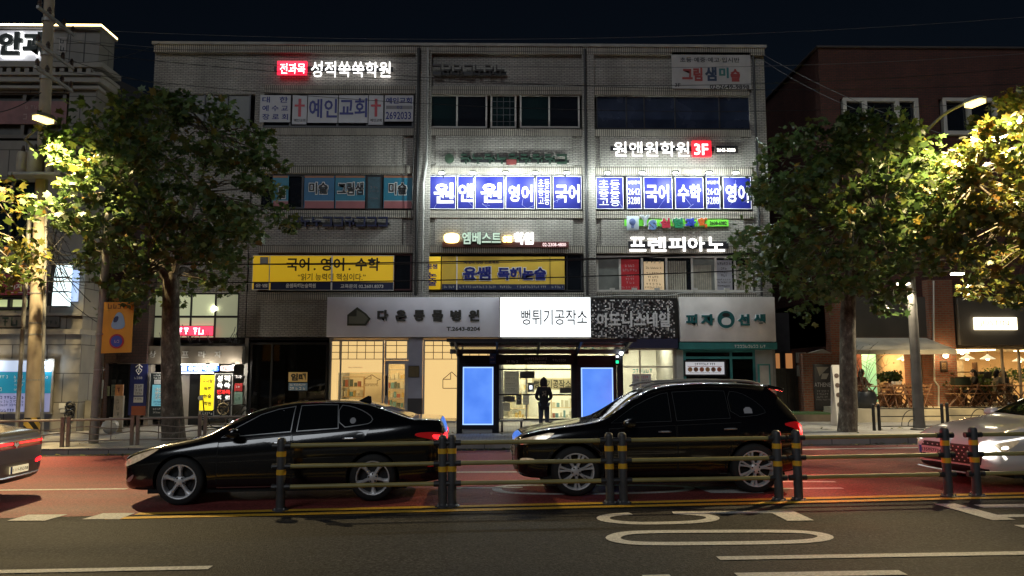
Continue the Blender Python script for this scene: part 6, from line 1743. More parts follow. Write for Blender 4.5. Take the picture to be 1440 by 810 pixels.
def leaf_mesh(pts, nrm_bias, size, rng, name, mat, parent):
 n = len(pts); k = len(LEAF)
 up = rng.normal(0, .75, (n, 3)); up[:, 2] += nrm_bias
 up /= np.linalg.norm(up, axis=1)[:, None]
 t = rng.normal(0, 1, (n, 3)); t[:, 2] -= .7
 t -= up * (t * up).sum(1)[:, None]; t /= np.linalg.norm(t, axis=1)[:, None]
 s = np.cross(up, t)
 sz = size * rng.uniform(.45, 1.25, n)
 L_ = LEAF[None, :, :] * sz[:, None, None]
 V = pts[:, None, :] + s[:, None, :] * L_[:, :, 0:1] + t[:, None, :] * L_[:, :, 1:2] + up[:, None, :] * L_[:, :, 2:3]
 me = bpy.data.meshes.new(name)
 me.vertices.add(n * k); me.vertices.foreach_set('co', V.reshape(-1).astype(np.float32))
 me.loops.add(n * k); me.loops.foreach_set('vertex_index', np.arange(n * k, dtype=np.int32))
 me.polygons.add(n); me.polygons.foreach_set('loop_start', np.arange(0, n * k, k, dtype=np.int32)); me.polygons.foreach_set('loop_total', np.full(n, k, np.int32))
 me.materials.append(mat); me.update(); me.validate()
 return link(name, me, parent)
def tree(label, trunk, radii, poly, ncl, per, Y, depth, seed, mat, lsize=.29, group='plane trees along the kerb', extra=(), fork=None, cr=(.30, .66)):
 """trunk: world points from the ground to the fork; poly: outline of the crown in reference pixels at depth Y, given a real depth"""
 rng = np.random.default_rng(seed); rr = random.Random(seed)
 t = thing('plane_tree', label, 'tree', trunk[0], group)
 wob = [(p[0] + rr.uniform(-.03, .03), p[1], p[2]) for p in trunk]
 MB().tube(curve_round(wob, 2), [radii[0] + (radii[1] - radii[0]) * min(1, (i / (len(curve_round(wob, 2)) - 1)) ** .6) for i in range(len(curve_round(wob, 2)))], 14).build('trunk', m_bark, t, smooth=True)
 c0_ = (sum(p[0] for p in poly) / len(poly), sum(p[1] for p in poly) / len(poly))
 poly = [(c0_[0] + (p[0] - c0_[0]) * .90, c0_[1] + (p[1] - c0_[1]) * .90) for p in poly]
 xs = [p[0] for p in poly]; ys = [p[1] for p in poly]
 cxp, cyp = (min(xs) + max(xs)) / 2, (min(ys) + max(ys)) / 2
 cl = []; tries = 0
 while len(cl) < ncl and tries < 20000:
  tries += 1
  x, y = rr.uniform(min(xs), max(xs)), rr.uniform(min(ys), max(ys))
  if not inside(poly, x, y): continue
  d = math.hypot((x - cxp) / (max(xs) - cxp), (y - cyp) / (max(ys) - cyp))
  hd = depth * math.sqrt(max(.08, 1 - min(1, d * .95) ** 2))
  yy = Y + hd * (rr.choice((-1, -1, 1)) * rr.uniform(.35, 1.0) if rr.random() < .75 else rr.uniform(-1, 1))
  p = onY(x, y, Y); q_ = Vector((p.x, yy, p.z))
  if any((q_ - c_).length < .38 for c_ in cl): continue
  cl.append(q_)
 for (x, y, dy) in extra:
  p = onY(x, y, Y); cl.append(Vector((p.x, Y + dy, p.z)))
 P = []
 for c_ in cl:
  n = int(per * rr.uniform(.6, 1.35)); r_ = rr.uniform(*cr)
  v = rng.normal(0, 1, (n, 3)); v /= np.linalg.norm(v, axis=1)[:, None]
  rad = r_ * rng.uniform(.15, 1, n) ** .6
  v *= rad[:, None]; v[:, 2] *= .75
  P.append(v + np.array(c_)[None, :])
 P = np.concatenate(P)
 leaf_mesh(P, .9, lsize, rng, 'crown', mat, t)
 fk = Vector(trunk[-1]); lm = MB()
 heads = []
 for k in range(8):
  c_ = cl[rr.randrange(min(ncl, len(cl)))]
  mid = fk.lerp(c_, .5) + Vector((rr.uniform(-.3, .3), rr.uniform(-.3, .3), rr.uniform(.1, .5)))
  pts = curve_round([tuple(fk - Vector((0, 0, .3))), tuple(fk.lerp(mid, .5) + Vector((0, 0, .15))), tuple(mid), tuple(c_)], 2)
  n = len(pts)
  lm.tube(pts, [radii[1] * .62 * (1 - i / n) + .015 for i in range(n)], 7)
  heads += [Vector(pts[int(n * f)]) for f in (.35, .55, .8)]
 heads.append(fk)
 for c_ in cl:
  h = min(heads, key=lambda q_: (q_ - c_).length)
  m_ = h.lerp(c_, .5) + Vector((rr.uniform(-.15, .15), rr.uniform(-.15, .15), rr.uniform(0, .25)))
  lm.tube([tuple(h), tuple(m_), tuple(c_)], [.028, .018, .008], 4)
 lm.build('limbs', m_bark, t, smooth=True)
 return t
tb = onG(245, 618.5, KERB_H); TYL = tb.y
pl_ = [(72, 300), (88, 245), (70, 205), (82, 178), (118, 160), (150, 140), (205, 146), (255, 128), (310, 124), (345, 150), (372, 172), (405, 195), (425, 245), (418, 300), (398, 345), (355, 372), (330, 415), (285, 425), (255, 405), (225, 430), (190, 445), (150, 440), (118, 400), (92, 345)]
tree('big leafy plane tree on the left, in front of the stair entrance', [tb - Vector((0, 0, .1)), onY(241, 560, TYL), onY(239, 500, TYL), onY(240, 440, TYL), onY(241, 385, TYL)], (.36, .21), pl_, 190, 46, TYL, 2.9, 11, m_leafg, extra=[(88, 188, -.6), (100, 205, -.8), (82, 215, -.4), (105, 228, -.9), (115, 240, -.9), (168, 436, -.5), (185, 440, -.3)])
tb = onG(1190, 607, KERB_H); TYR = tb.y
pr_ = [(1028, 352), (1040, 300), (1038, 250), (1062, 205), (1095, 178), (1140, 172), (1180, 160), (1225, 172), (1262, 180), (1300, 205), (1328, 255), (1336, 320), (1310, 365), (1280, 395), (1245, 425), (1205, 430), (1175, 420), (1150, 447), (1122, 430), (1095, 395), (1060, 378)]
tree('leafy plane tree on the right between the teal shop and the cafe', [tb - Vector((0, 0, .1)), onY(1192, 560, TYR), onY(1191, 500, TYR), onY(1193, 440, TYR), onY(1196, 390, TYR)], (.30, .19), pr_, 185, 46, TYR, 2.9, 23, m_leafg, extra=[(1228, 432, -.4), (1246, 425, -.6), (1052, 392, -.2), (1130, 440, -.3)])
tb3 = onY(1530, 600, 20.6)
pf_ = [(1272, 335), (1285, 290), (1298, 225), (1325, 190), (1375, 165), (1388, 125), (1425, 95), (1480, 80), (1540, 95), (1590, 160), (1610, 260), (1600, 380), (1530, 430), (1440, 448), (1405, 440), (1378, 405), (1325, 395), (1285, 375)]
tree('yellowing plane tree at the right edge around the glowing street lamp', [(tb3.x, 20.6, walk(tb3.x) - .1), (tb3.x - .1, 20.6, 2), (tb3.x - .1, 20.6, 3.6), (tb3.x - .2, 20.6, 4.8)], (.28, .19), pf_, 200, 42, 20.6, 2.5, 37, m_leafy, extra=[(1405, 190, -1.2), (1420, 215, -1.6)])
tb4 = onY(-150, 600, 19.9 + .9)
p4_ = [(-330, 250), (-220, 190), (-60, 200), (10, 232), (34, 262), (40, 300), (20, 330), (44, 372), (50, 392), (20, 402), (15, 440), (-10, 445), (-120, 440), (-280, 400)]
tree('plane tree at the left edge of which only leaf sprays show', [(tb4.x, 20.9, walk(tb4.x) - .1), (tb4.x, 20.9, 2), (tb4.x + .1, 20.9, 3.4), (tb4.x + .1, 20.9, 4.6)], (.28, .19), p4_, 44, 44, 20.9, 2.2, 41, m_leafy, extra=[(20, 335, 0), (40, 378, -.4), (52, 388, -.3)])
rng = np.random.default_rng(5)
n = 420
X = rng.uniform(-16, 16, n); Yv = np.array([kerbY(x) for x in X]) - np.abs(rng.normal(0, .25, n)) - .03
Zv = SLOPE * X + .02
k = n // 3
Yv[:k] = np.array([kerbY(x) for x in X[:k]]) + rng.uniform(.3, 5.0, k); Zv[:k] = SLOPE * X[:k] + KERB_H + .02
o = leaf_mesh(np.stack([X, Yv, Zv], 1), 3.0, .14, rng, 'fallen_leaves', m_leafy, None)
tag(o, 'fallen leaves scattered along the kerb and on the pavement', 'leaves', kind='stuff')
# ============================================================ cars
m_tyre = M('tyre_rubber', (.014, .014, .014), .8, bump=.2, scale=30)
m_rim = M('alloy_rim', (.66, .66, .67), .35, metal=.25, var=.08)
m_rimdark = M('dark_rim_hollow', (.02, .02, .022), .6, metal=.3)
m_chrome = M('chrome_trim', (.70, .70, .71), .32, metal=.8)
m_cglass = M('tinted_car_glass', (.006, .007, .008), .03, spec=.8)
m_blackplastic = M('black_car_plastic', (.012, .012, .013), .45)
m_under = M('car_underside', (.008, .008, .008), .9)
m_tailred = lit('tail_lamp_lit', (1, .015, .02), 2.6)
m_taildark = M('tail_lamp_red_glass', (.22, .008, .012), .08, coat=.6, emit=(1, .02, .02), es=.10)
m_lampglass = M('headlamp_reflector_added_glow', (.70, .62, .50), .2, metal=.4, coat=1, var=.5, scale=14, emit=(1, .72, .42), es=.16)  # faint warm emission added in place of light caught by the reflector
m_darktrim = M('dark_window_trim', (.10, .10, .10), .35, metal=.5)
def black_paint(name, col):
 return M(name, col, .16, coat=1.0, spec=.5)
def lerp_st(st, x):
 for a, b in zip(st, st[1:]):
  if a[0] <= x <= b[0]:
   f = (x - a[0]) / (b[0] - a[0])
   return [p + (q - p) * f for p, q in zip(a, b)]
 return list(st[-1] if x > st[-1][0] else st[0])
def car_body(st, arches, r_arch, paint, W):
 """st rows: x, z under, z belt, z top, half width, half width of the roof"""
 mb = MB(); rings = []
 for (x, zb, zl, zt, w, wt) in st:
  g = max(0, min(1, (zt - zl) / .35))
  h = zl - zb
  wb = w * (.955 - .02 * g)
  side = [(0, zb), (w * .80, zb), (w * .95, zb + .07 * min(1, h / .5)), (w * .985, zb + h * .33), (w, zb + h * .62), (w * .992, zb + h * .86), (wb, zl)]
  e = wb * (1 - g) * .90 + wt * g
  top = [(wb * .45 + e * .55 - .01 * (1 - g), zl + (zt - zl) * .5), (e, zl + (zt - zl) * (.90 if g > .05 else .8)), (e * .78, zl + (zt - zl) * .985), (0, zt)]
  half = side + top
  rings.append([(x, -y, z) for y, z in half] + [(x, y, z) for y, z in half[-2:0:-1]])
 n = len(rings[0]); K = (n + 2) // 2
 for r_ in rings: mb.v += r_
 for i in range(len(rings) - 1):
  for k in range(n):
   a, b = i * n + k, i * n + (k + 1) % n
   mb.face((a, b, b + n, a + n))
 for o, rev in ((0, False), ((len(rings) - 1) * n, True)):
  L_ = list(range(0, K)); R_ = [0] + [n - k for k in range(1, K - 1)] + [K - 1]
  for k in range(K - 1):
   f = [o + L_[k], o + L_[k + 1], o + R_[k + 1], o + R_[k]]
   f = list(dict.fromkeys(f))
   mb.face(f if not rev else f[::-1])
 me = bpy.data.meshes.new('car_body'); me.from_pydata(mb.v, [], mb.f)
 bm = bmesh.new(); bm.from_mesh(me); bmesh.ops.recalc_face_normals(bm, faces=bm.faces); bm.to_mesh(me); bm.free()
 o = bpy.data.objects.new('body', me); COL.objects.link(o)
 s = o.modifiers.new('s', 'SUBSURF'); s.levels = s.render_levels = 2
 cut = MB()
 for ax in arches:
  for sg in (-1, 1):
   cut.lathe([(r_arch, sg * (W / 2 - .30)), (r_arch, sg * (W / 2 + .3))], 40, 'y', (ax, 0, st_r))
 co = cut.build('arch_cut', m_under)
 b = o.modifiers.new('b', 'BOOLEAN'); b.operation = 'DIFFERENCE'; b.object = co; b.solver = 'EXACT'
 dg = bpy.context.evaluated_depsgraph_get()
 res = bpy.data.meshes.new_from_object(o.evaluated_get(dg))
 bpy.data.objects.remove(o); bpy.data.objects.remove(co)
 res.materials.clear(); res.materials.append(paint); res.materials.append(m_under)
 for p in res.polygons:
  c = p.center
  p.use_smooth = True
  inarch = any(abs(math.hypot(c.x - ax, c.z - st_r) - r_arch) < .03 and abs(c.y) < W / 2 for ax in arches) and abs(p.normal.y) < .5
  flat = any(math.hypot(c.x - ax, c.z - st_r) < r_arch - .01 for ax in arches)
  p.material_index = 1 if (inarch or flat or (p.normal.z < -.7 and c.z < .35)) else 0
 res.set_sharp_from_angle(angle=R(40))
 return res
st_r = .34
class Decals:
 def __init__(self, me, t):
  self.t = t
  self.bvh = BVHTree.FromPolygons([v.co.copy() for v in me.vertices], [tuple(p.vertices) for p in me.polygons])
 def proj(self, poly, org, u, v, d, off, step=.07):
  poly = [Vector(p) for p in poly]
  dense = []
  for a, b in zip(poly, poly[1:] + poly[:1]):
   n = max(1, int((b - a).length / step))
   dense += [a.lerp(b, i / n) for i in range(n)]
  xs = [p.x for p in dense]; ys = [p.y for p in dense]
  pts = list(dense); tp = [(p.x, p.y) for p in dense]
  y = min(ys) + step * .5
  while y < max(ys):
   x = min(xs) + step * .5
   while x < max(xs):
    if inside(tp, x, y) and min((Vector((x, y)) - q).length for q in dense) > step * .45:
     pts.append(Vector((x, y)))
    x += step
   y += step
  n = len(dense)
  vv, _, ff = geometry.delaunay_2d_cdt(pts, [(i, (i + 1) % n) for i in range(n)], [], 1, 1e-5)[:3]
  out = []; last = None
  for p in vv:
   o = Vector(org) + Vector(u) * p.x + Vector(v) * p.y
   hit, nor, _, _ = self.bvh.ray_cast(o, Vector(d))
   if hit is None:
    hit, nor, _, _ = self.bvh.find_nearest(o + Vector(d) * 2.0) if last is None else self.bvh.find_nearest(Vector((o.x, o.y, o.z)) + Vector(d) * last)
   else:
    last = (hit - o).length
   if nor.dot(Vector(d)) > 0: nor = -nor
   out.append(hit + nor * off)
  return out, ff
 def put(self, name, poly, mat, org, u, v, d, off=.004, step=.07, parent=None, thick=.0):
  vs_, fs_ = self.proj(poly, org, u, v, d, off, step)
  o = MB().add(vs_, fs_).build(name, mat, parent or self.t, smooth=True)
  return o
 def side(self, name, poly, mat, off=.004, near=True, step=.07, parent=None):
  return self.put(name, poly, mat, (0, -3 if near else 3, 0), (1, 0, 0), (0, 0, 1), (0, 1 if near else -1, 0), off, step, parent)
 def front(self, name, poly, mat, off=.004, rear=False, step=.05, parent=None):
  return self.put(name, poly, mat, (8 if rear else -4, 0, 0), (0, 1, 0), (0, 0, 1), (-1 if rear else 1, 0, 0), off, step, parent)
 def topview(self, name, poly, mat, off=.004, step=.08, parent=None):
  return self.put(name, poly, mat, (0, 0, 4), (1, 0, 0), (0, 1, 0), (0, 0, -1), off, step, parent)
def grow(poly, d):
 n = len(poly); out = []
 A = sum(poly[i - 1][0] * poly[i][1] - poly[i][0] * poly[i - 1][1] for i in range(n))
 for i in range(n):
  p0, p1, p2 = Vector(poly[i - 1]), Vector(poly[i]), Vector(poly[(i + 1) % n])
  e1 = (p1 - p0).normalized(); e2 = (p2 - p1).normalized()
  n1 = Vector((e1.y, -e1.x)); n2 = Vector((e2.y, -e2.x))
  m_ = (n1 + n2); m_ = m_.normalized() if m_.length > 1e-6 else n1
  k = min(2.0, 1 / max(.3, m_.dot(n1)))
  out.append(tuple(p1 + m_ * d * k * (1 if A > 0 else -1)))
 return out
def line_poly(pts, w):
 L_, R_ = ribbon(pts, w)
 return [tuple(p) for p in L_] + [tuple(p) for p in R_[::-1]]
def wheel(parent, x, y, r, rr_, side, style, rot=0.0):
 """side -1: outer face towards -y"""
 wd = .225
 s = side
 prof = [(rr_ * .98, -wd / 2), (r - .045, -wd / 2), (r - .012, -wd / 2 + .02), (r, -wd / 2 + .055), (r, wd / 2 - .055), (r - .012, wd / 2 - .02), (r - .045, wd / 2), (rr_ * .98, wd / 2)]
 o = MB().lathe([(a, y + b) for a, b in prof], 44, 'y', (x, 0, st_r), cap=False).build('wheel', m_tyre, parent, smooth=True, sharp=45)
 yo = y + s * wd / 2
 def Y(d): return yo - s * d
 rim = MB().lathe([(rr_ * 1.02, Y(.004)), (rr_ * 1.02, Y(-.008)), (rr_ * .955, Y(-.004)), (rr_ * .93, Y(.03)), (rr_ * .90, Y(.14))], 44, 'y', (x, 0, st_r), cap=False)
 rim.lathe([(0, Y(.005)), (.052, Y(.005)), (.075, Y(.018)), (.085, Y(.05)), (.0, Y(.055))], 24, 'y', (x, 0, st_r))
 ns = 5 if style == 'five' else 7
 for k in range(ns):
  a0 = rot + 2 * math.pi * k / ns
  def pt(r_, a, d): return (x + r_ * math.cos(a), Y(d), st_r + r_ * math.sin(a))
  arms = (0,) if style == 'five' else (-.145, .145)
  for da in arms:
   w0, w1 = (.50, .17) if style == 'five' else (.20, .085)
   if style == 'five':
    secs = [(.06, .40, .010), (.11, .26, .012), (rr_ * .62, .155, .010), (rr_ * .84, .185, .006), (rr_ * .955, .24, .0)]
   else:
    secs = [(.06, .30, .012), (rr_ * .5, .10, .010), (rr_ * .80, .085, .008), (rr_ * .955, .105, .002)]
   o0 = len(rim.v)
   for (r_, ha, d) in secs:
    a = a0 + da * (r_ / rr_) ** .8
    rim.v += [pt(r_, a - ha, d + .022), pt(r_, a - ha * .45, d), pt(r_, a + ha * .45, d), pt(r_, a + ha, d + .022), pt(r_, a + ha, d + .05), pt(r_, a - ha, d + .05)]
   for i in range(len(secs) - 1):
    for q_ in range(6):
     rim.face((o0 + i * 6 + q_, o0 + i * 6 + (q_ + 1) % 6, o0 + (i + 1) * 6 + (q_ + 1) % 6, o0 + (i + 1) * 6 + q_))
 ro = rim.build('rim', m_rim, o, smooth=True, sharp=38)
 hub = MB().lathe([(0, Y(.10)), (rr_ * .92, Y(.10)), (rr_ * .92, Y(.16)), (0, Y(.16))], 30, 'y', (x, 0, st_r))
 hub.lathe([(0, Y(.085)), (rr_ * .62, Y(.085)), (rr_ * .62, Y(.099)), (0, Y(.099))], 30, 'y', (x, 0, st_r))
 hub.build('brake_disc', m_rimdark, o, smooth=True)
 lug = MB()
 for k in range(5):
  a = rot + math.pi / 5 + 2 * math.pi * k / 5
  lug.lathe([(.013, Y(.03)), (.013, Y(.004)), (0, Y(.004))], 8, 'y', (x + .058 * math.cos(a), 0, st_r + .058 * math.sin(a)))
 lug.build('lug_nuts', m_rimdark, o)
 return o
def mirror(t, x, z, yb, paint, sgn=-1):
 mb = MB()
 pts = poly_round([(x - .10, z - .02), (x + .11, z - .04), (x + .12, z + .10), (x + .02, z + .12), (x - .09, z + .07)], 2)
 n = len(pts)
 for i, (yy, k) in enumerate(((yb - .05, .35), (yb - .09, .9), (yb - .17, 1.0), (yb - .24, .85), (yb - .265, .35))):
  mb.v += [(x + (p[0] - x) * k, sgn * -yy if sgn > 0 else yy, z + .04 + (p[1] - z - .04) * k) for p in pts]
 for i in range(4):
  for k in range(n):
   mb.face((i * n + k, i * n + (k + 1) % n, (i + 1) * n + (k + 1) % n, (i + 1) * n + k))
 mb.face(list(range(n))); mb.face(list(range(4 * n, 5 * n)))
 o = mb.build('door_mirror', paint, t, smooth=True)
 MB().box(x - .03, x + .05, (yb - .07) if sgn < 0 else -(yb + .05), (yb + .05) if sgn < 0 else -(yb - .07), z - .03, z + .02).build('mirror_foot', m_blackplastic, o)
 return o
def plate(t, x, y, z, w, h, text, facing_x, face=(.75, .75, .72), em=None):
 mp_ = M('plate_white' if em is None else 'plate_lit', face, .5, emit=em, es=.55 if em else 0)
 s = facing_x
 mb = MB().box(x - .006, x + .006, y - w / 2, y + w / 2, z - h / 2, z + h / 2)
 o = mb.build('licence_plate', mp_, t)
 l = MB()
 pl_ = (lambda u, w_, d: (x + s * (.008 + d), u, w_)) if s > 0 else (lambda u, w_, d: (x + s * (.008 + d), -u, w_))
 yy = y if s > 0 else -y
 letters(l, text, (yy - w * .36, z - h * .30, yy + w * .46, z + h * .30), .02, pl_, .003)
 l.build('lettering', m_black, o)
 b = MB().box(x + s * .007 - .001, x + s * .007 + .001, 0, 0, 0, 0) if False else MB()
 yb = y - s * w * .43
 b.box(x + s * .006, x + s * .009, yb - w * .05, yb + w * .05, z - h / 2, z + h / 2)
 b.build('plate_band', M('plate_blue', (.04, .10, .40), .5), o)
 return o
# ---- 1: the black saloon -------------------------------------------------
def saloon(label, paint, cfg, loc, rz, near_only=False, name='car', cat='car'):
 global st_r
 st_r = cfg['rt']
 t = thing(name, label, cat, (0, 0, 0))
 me = car_body(cfg['st'], cfg['ax'], cfg['ra'], paint, cfg['W'])
 bo = link('body', me, t)
 D = Decals(me, t)
 for pol, nm in cfg.get('doors', []):
  for nr in (True, False):
   od = D.side('door', pol, paint, .0045, nr, .09)
   hx, hz = nm
   yb = None
   hit = D.bvh.ray_cast(Vector((hx, -3 if nr else 3, hz)), Vector((0, 1 if nr else -1, 0)))[0]
   if hit:
    sg = -1 if nr else 1
    MB().tube([(hx - .10, hit.y + sg * .008, hz - .004), (hx - .06, hit.y + sg * .04, hz), (hx + .06, hit.y + sg * .04, hz), (hx + .10, hit.y + sg * .008, hz - .004)], [.010, .015, .015, .010], 8).build('handle', cfg.get('hm', m_chrome), od, smooth=True)
   D.side('door_gap', line_poly([pol[i] for i in cfg.get('gap', (0, 1, 2, 3))], .010), m_under, .0055, nr, .08, od)
 for pol in cfg['glass']:
  for nr in (True, False):
   w_ = D.side('window', pol, m_cglass, .0085, nr, .07)
   if cfg.get('trim'):
    D.side('window_trim', grow(pol, cfg['trim']), cfg.get('tm', m_chrome), .0065, nr, .07, w_)
 for kind, pol in cfg.get('screens', []):
  D.topview(kind, pol, m_cglass, .006, .09)
 for nm, pol, mt, off in cfg.get('side_bits', []):
  for nr in (True, False):
   D.side(nm, pol, mt, off, nr, .05)
 for nm, pol, mt, off in cfg.get('front_bits', []):
  D.front(nm, pol, mt, off, False, .04)
 for nm, pol, mt, off in cfg.get('rear_bits', []):
  D.front(nm, pol, mt, off, True, .04)
 yw = cfg['W'] / 2 - .115 - .02
 for i, ax in enumerate(cfg['ax']):
  for sg in (-1, 1):
   wheel(t, ax, sg * yw, st_r, cfg['rr'], sg, cfg['style'], .3 + i * .7)
 for (x, z, y) in cfg.get('mirror', []):
  mirror(t, x, z, -y, paint, -1); mirror(t, x, z, -y, paint, 1)
 MB().box(cfg['ax'][0] - .5, cfg['ax'][1] + .5, -cfg['W'] * .42, cfg['W'] * .42, .17, .30).build('underbody', m_under, t)
 if cfg.get('extra'): cfg['extra'](t, D, paint)
 t.location = loc
 t.rotation_euler = (0, -math.atan(SLOPE), rz)
 return t, D
m_pblack = black_paint('black_car_paint', (.004, .004, .005))
m_pblack2 = black_paint('black_offroad_paint', (.0045, .004, .0045))
SED = dict(W=1.86, rt=.352, rr=.248, ra=.40, ax=(.93, 3.775), style='five', trim=.011,
 st=[(-.02, .34, .64, .65, .30, .25), (.0, .26, .675, .685, .56, .45), (.07, .205, .70, .725, .72, .58), (.22, .19, .74, .79, .83, .66), (.50, .185, .80, .872, .895, .70), (.93, .19, .872, .945, .92, .71), (1.20, .19, .915, 1.0, .93, .70), (1.36, .19, .94, 1.075, .93, .68), (1.62, .19, .965, 1.245, .93, .65), (2.05, .19, 1.0, 1.42, .93, .615), (2.45, .19, 1.03, 1.495, .93, .60), (2.88, .19, 1.06, 1.515, .93, .595), (3.45, .19, 1.10, 1.50, .93, .59), (3.78, .19, 1.12, 1.435, .93, .585), (4.12, .20, 1.14, 1.305, .93, .60), (4.32, .21, 1.16, 1.235, .92, .64), (4.36, .21, 1.16, 1.222, .92, .66), (4.60, .23, 1.16, 1.212, .90, .68), (4.78, .26, 1.15, 1.20, .86, .68), (4.82, .27, 1.14, 1.19, .84, .66), (4.875, .34, 1.03, 1.05, .72, .58), (4.905, .42, .90, .91, .35, .3)],
 doors=[([(1.46, .30), (1.48, .915), (2.55, 1.0), (2.55, .28)], (2.38, .90)), ([(2.57, .28), (2.57, 1.0), (3.72, 1.075), (3.40, .50), (3.30, .28)], (3.42, .95))],
 glass=[[(1.52, .985), (1.72, 1.12), (2.05, 1.30), (2.30, 1.375), (2.55, 1.415), (2.53, 1.06)], [(2.63, 1.065), (2.65, 1.425), (2.92, 1.437), (3.20, 1.43), (3.24, 1.10)], poly_round([(3.265, 1.105), (3.225, 1.43), (3.42, 1.405), (3.62, 1.33), (3.76, 1.23), (3.72, 1.165), (3.60, 1.145)], 1)],
 screens=[('windscreen', [(1.42, -.70), (1.32, 0), (1.42, .70), (2.08, .58), (2.18, 0), (2.08, -.58)]), ('rear_screen', [(4.30, -.60), (4.34, 0), (4.30, .60), (3.78, .53), (3.70, 0), (3.78, -.53)])],
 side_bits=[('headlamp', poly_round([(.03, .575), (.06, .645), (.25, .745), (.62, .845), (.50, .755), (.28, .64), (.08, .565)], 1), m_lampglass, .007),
   ('fog_lamp', poly_round([(.08, .36), (.16, .42), (.24, .47), (.22, .40), (.15, .34)], 1), m_chrome, .006),
   ('tail_lamp', poly_round([(4.40, .965), (4.43, 1.015), (4.70, 1.02), (4.85, .99), (4.89, .88), (4.78, .87), (4.60, .925)], 1), m_taildark, .007), ('tail_lamp_light', poly_round([(4.66, .985), (4.82, .97), (4.88, .90), (4.70, .91)], 1), m_tailred, .011),
   ('sill_trim', [(1.45, .245), (1.45, .262), (3.30, .262), (3.30, .245)], m_chrome, .008),
   ('rear_reflector', [(4.60, .50), (4.60, .525), (4.80, .53), (4.80, .505)], m_taildark, .006)],
 front_bits=[('grille', poly_round([(-.36, .42), (-.42, .63), (.42, .63), (.36, .42)], 1), m_blackplastic, .006), ('lower_intake', poly_round([(-.5, .26), (-.55, .36), (.55, .36), (.5, .26)], 1), m_blackplastic, .006)],
 rear_bits=[('tail_lamp', poly_round([(.42, .90), (.44, .99), (.80, 1.0), (.80, .87)], 1), m_tailred, .008), ('tail_lamp', poly_round([(-.42, .90), (-.44, .99), (-.80, 1.0), (-.80, .87)], 1), m_tailred, .008)],
 mirror=[(1.72, 1.02, .90)])
def sed_extra(t, D, paint):
 MB().prism([(3.42, 1.47), (3.66, 1.41), (3.65, 1.545), (3.60, 1.56)], 'y', -.02, .02).build('roof_aerial', paint, t, smooth=False)
 D.side('sticker', [(3.46 + .045 * math.cos(a), 1.20 + .045 * math.sin(a)) for a in [k * math.pi / 8 for k in range(16)]], m_palegrey, .011, True, .04)
 for s in (-1, 1):
  MB().tube([(.75, s * .55, .895), (1.5, s * .62, .985)], .004, 4)
SED['extra'] = sed_extra
f_, r_ = onG(252, 711.5), onG(529, 704.8)
hd = math.atan2(r_.y - f_.y, r_.x - f_.x) * .8
def place(front_pix, cfg, rz, yoff=0.0):
 """put the near front wheel's contact at the given ground point"""
 p = onG(*front_pix)
 ax, yy = cfg['ax'][0], -(cfg['W'] / 2 - .03)
 c, s = math.cos(rz), math.sin(rz)
 x, y = p.x - (ax * c - yy * s), p.y - (ax * s + yy * c)
 return Vector((x, y, gz(x)))
saloon('black saloon car with silver five-spoke wheels facing left behind the barrier', m_pblack, SED, place((251, 711.5), SED, hd), hd)
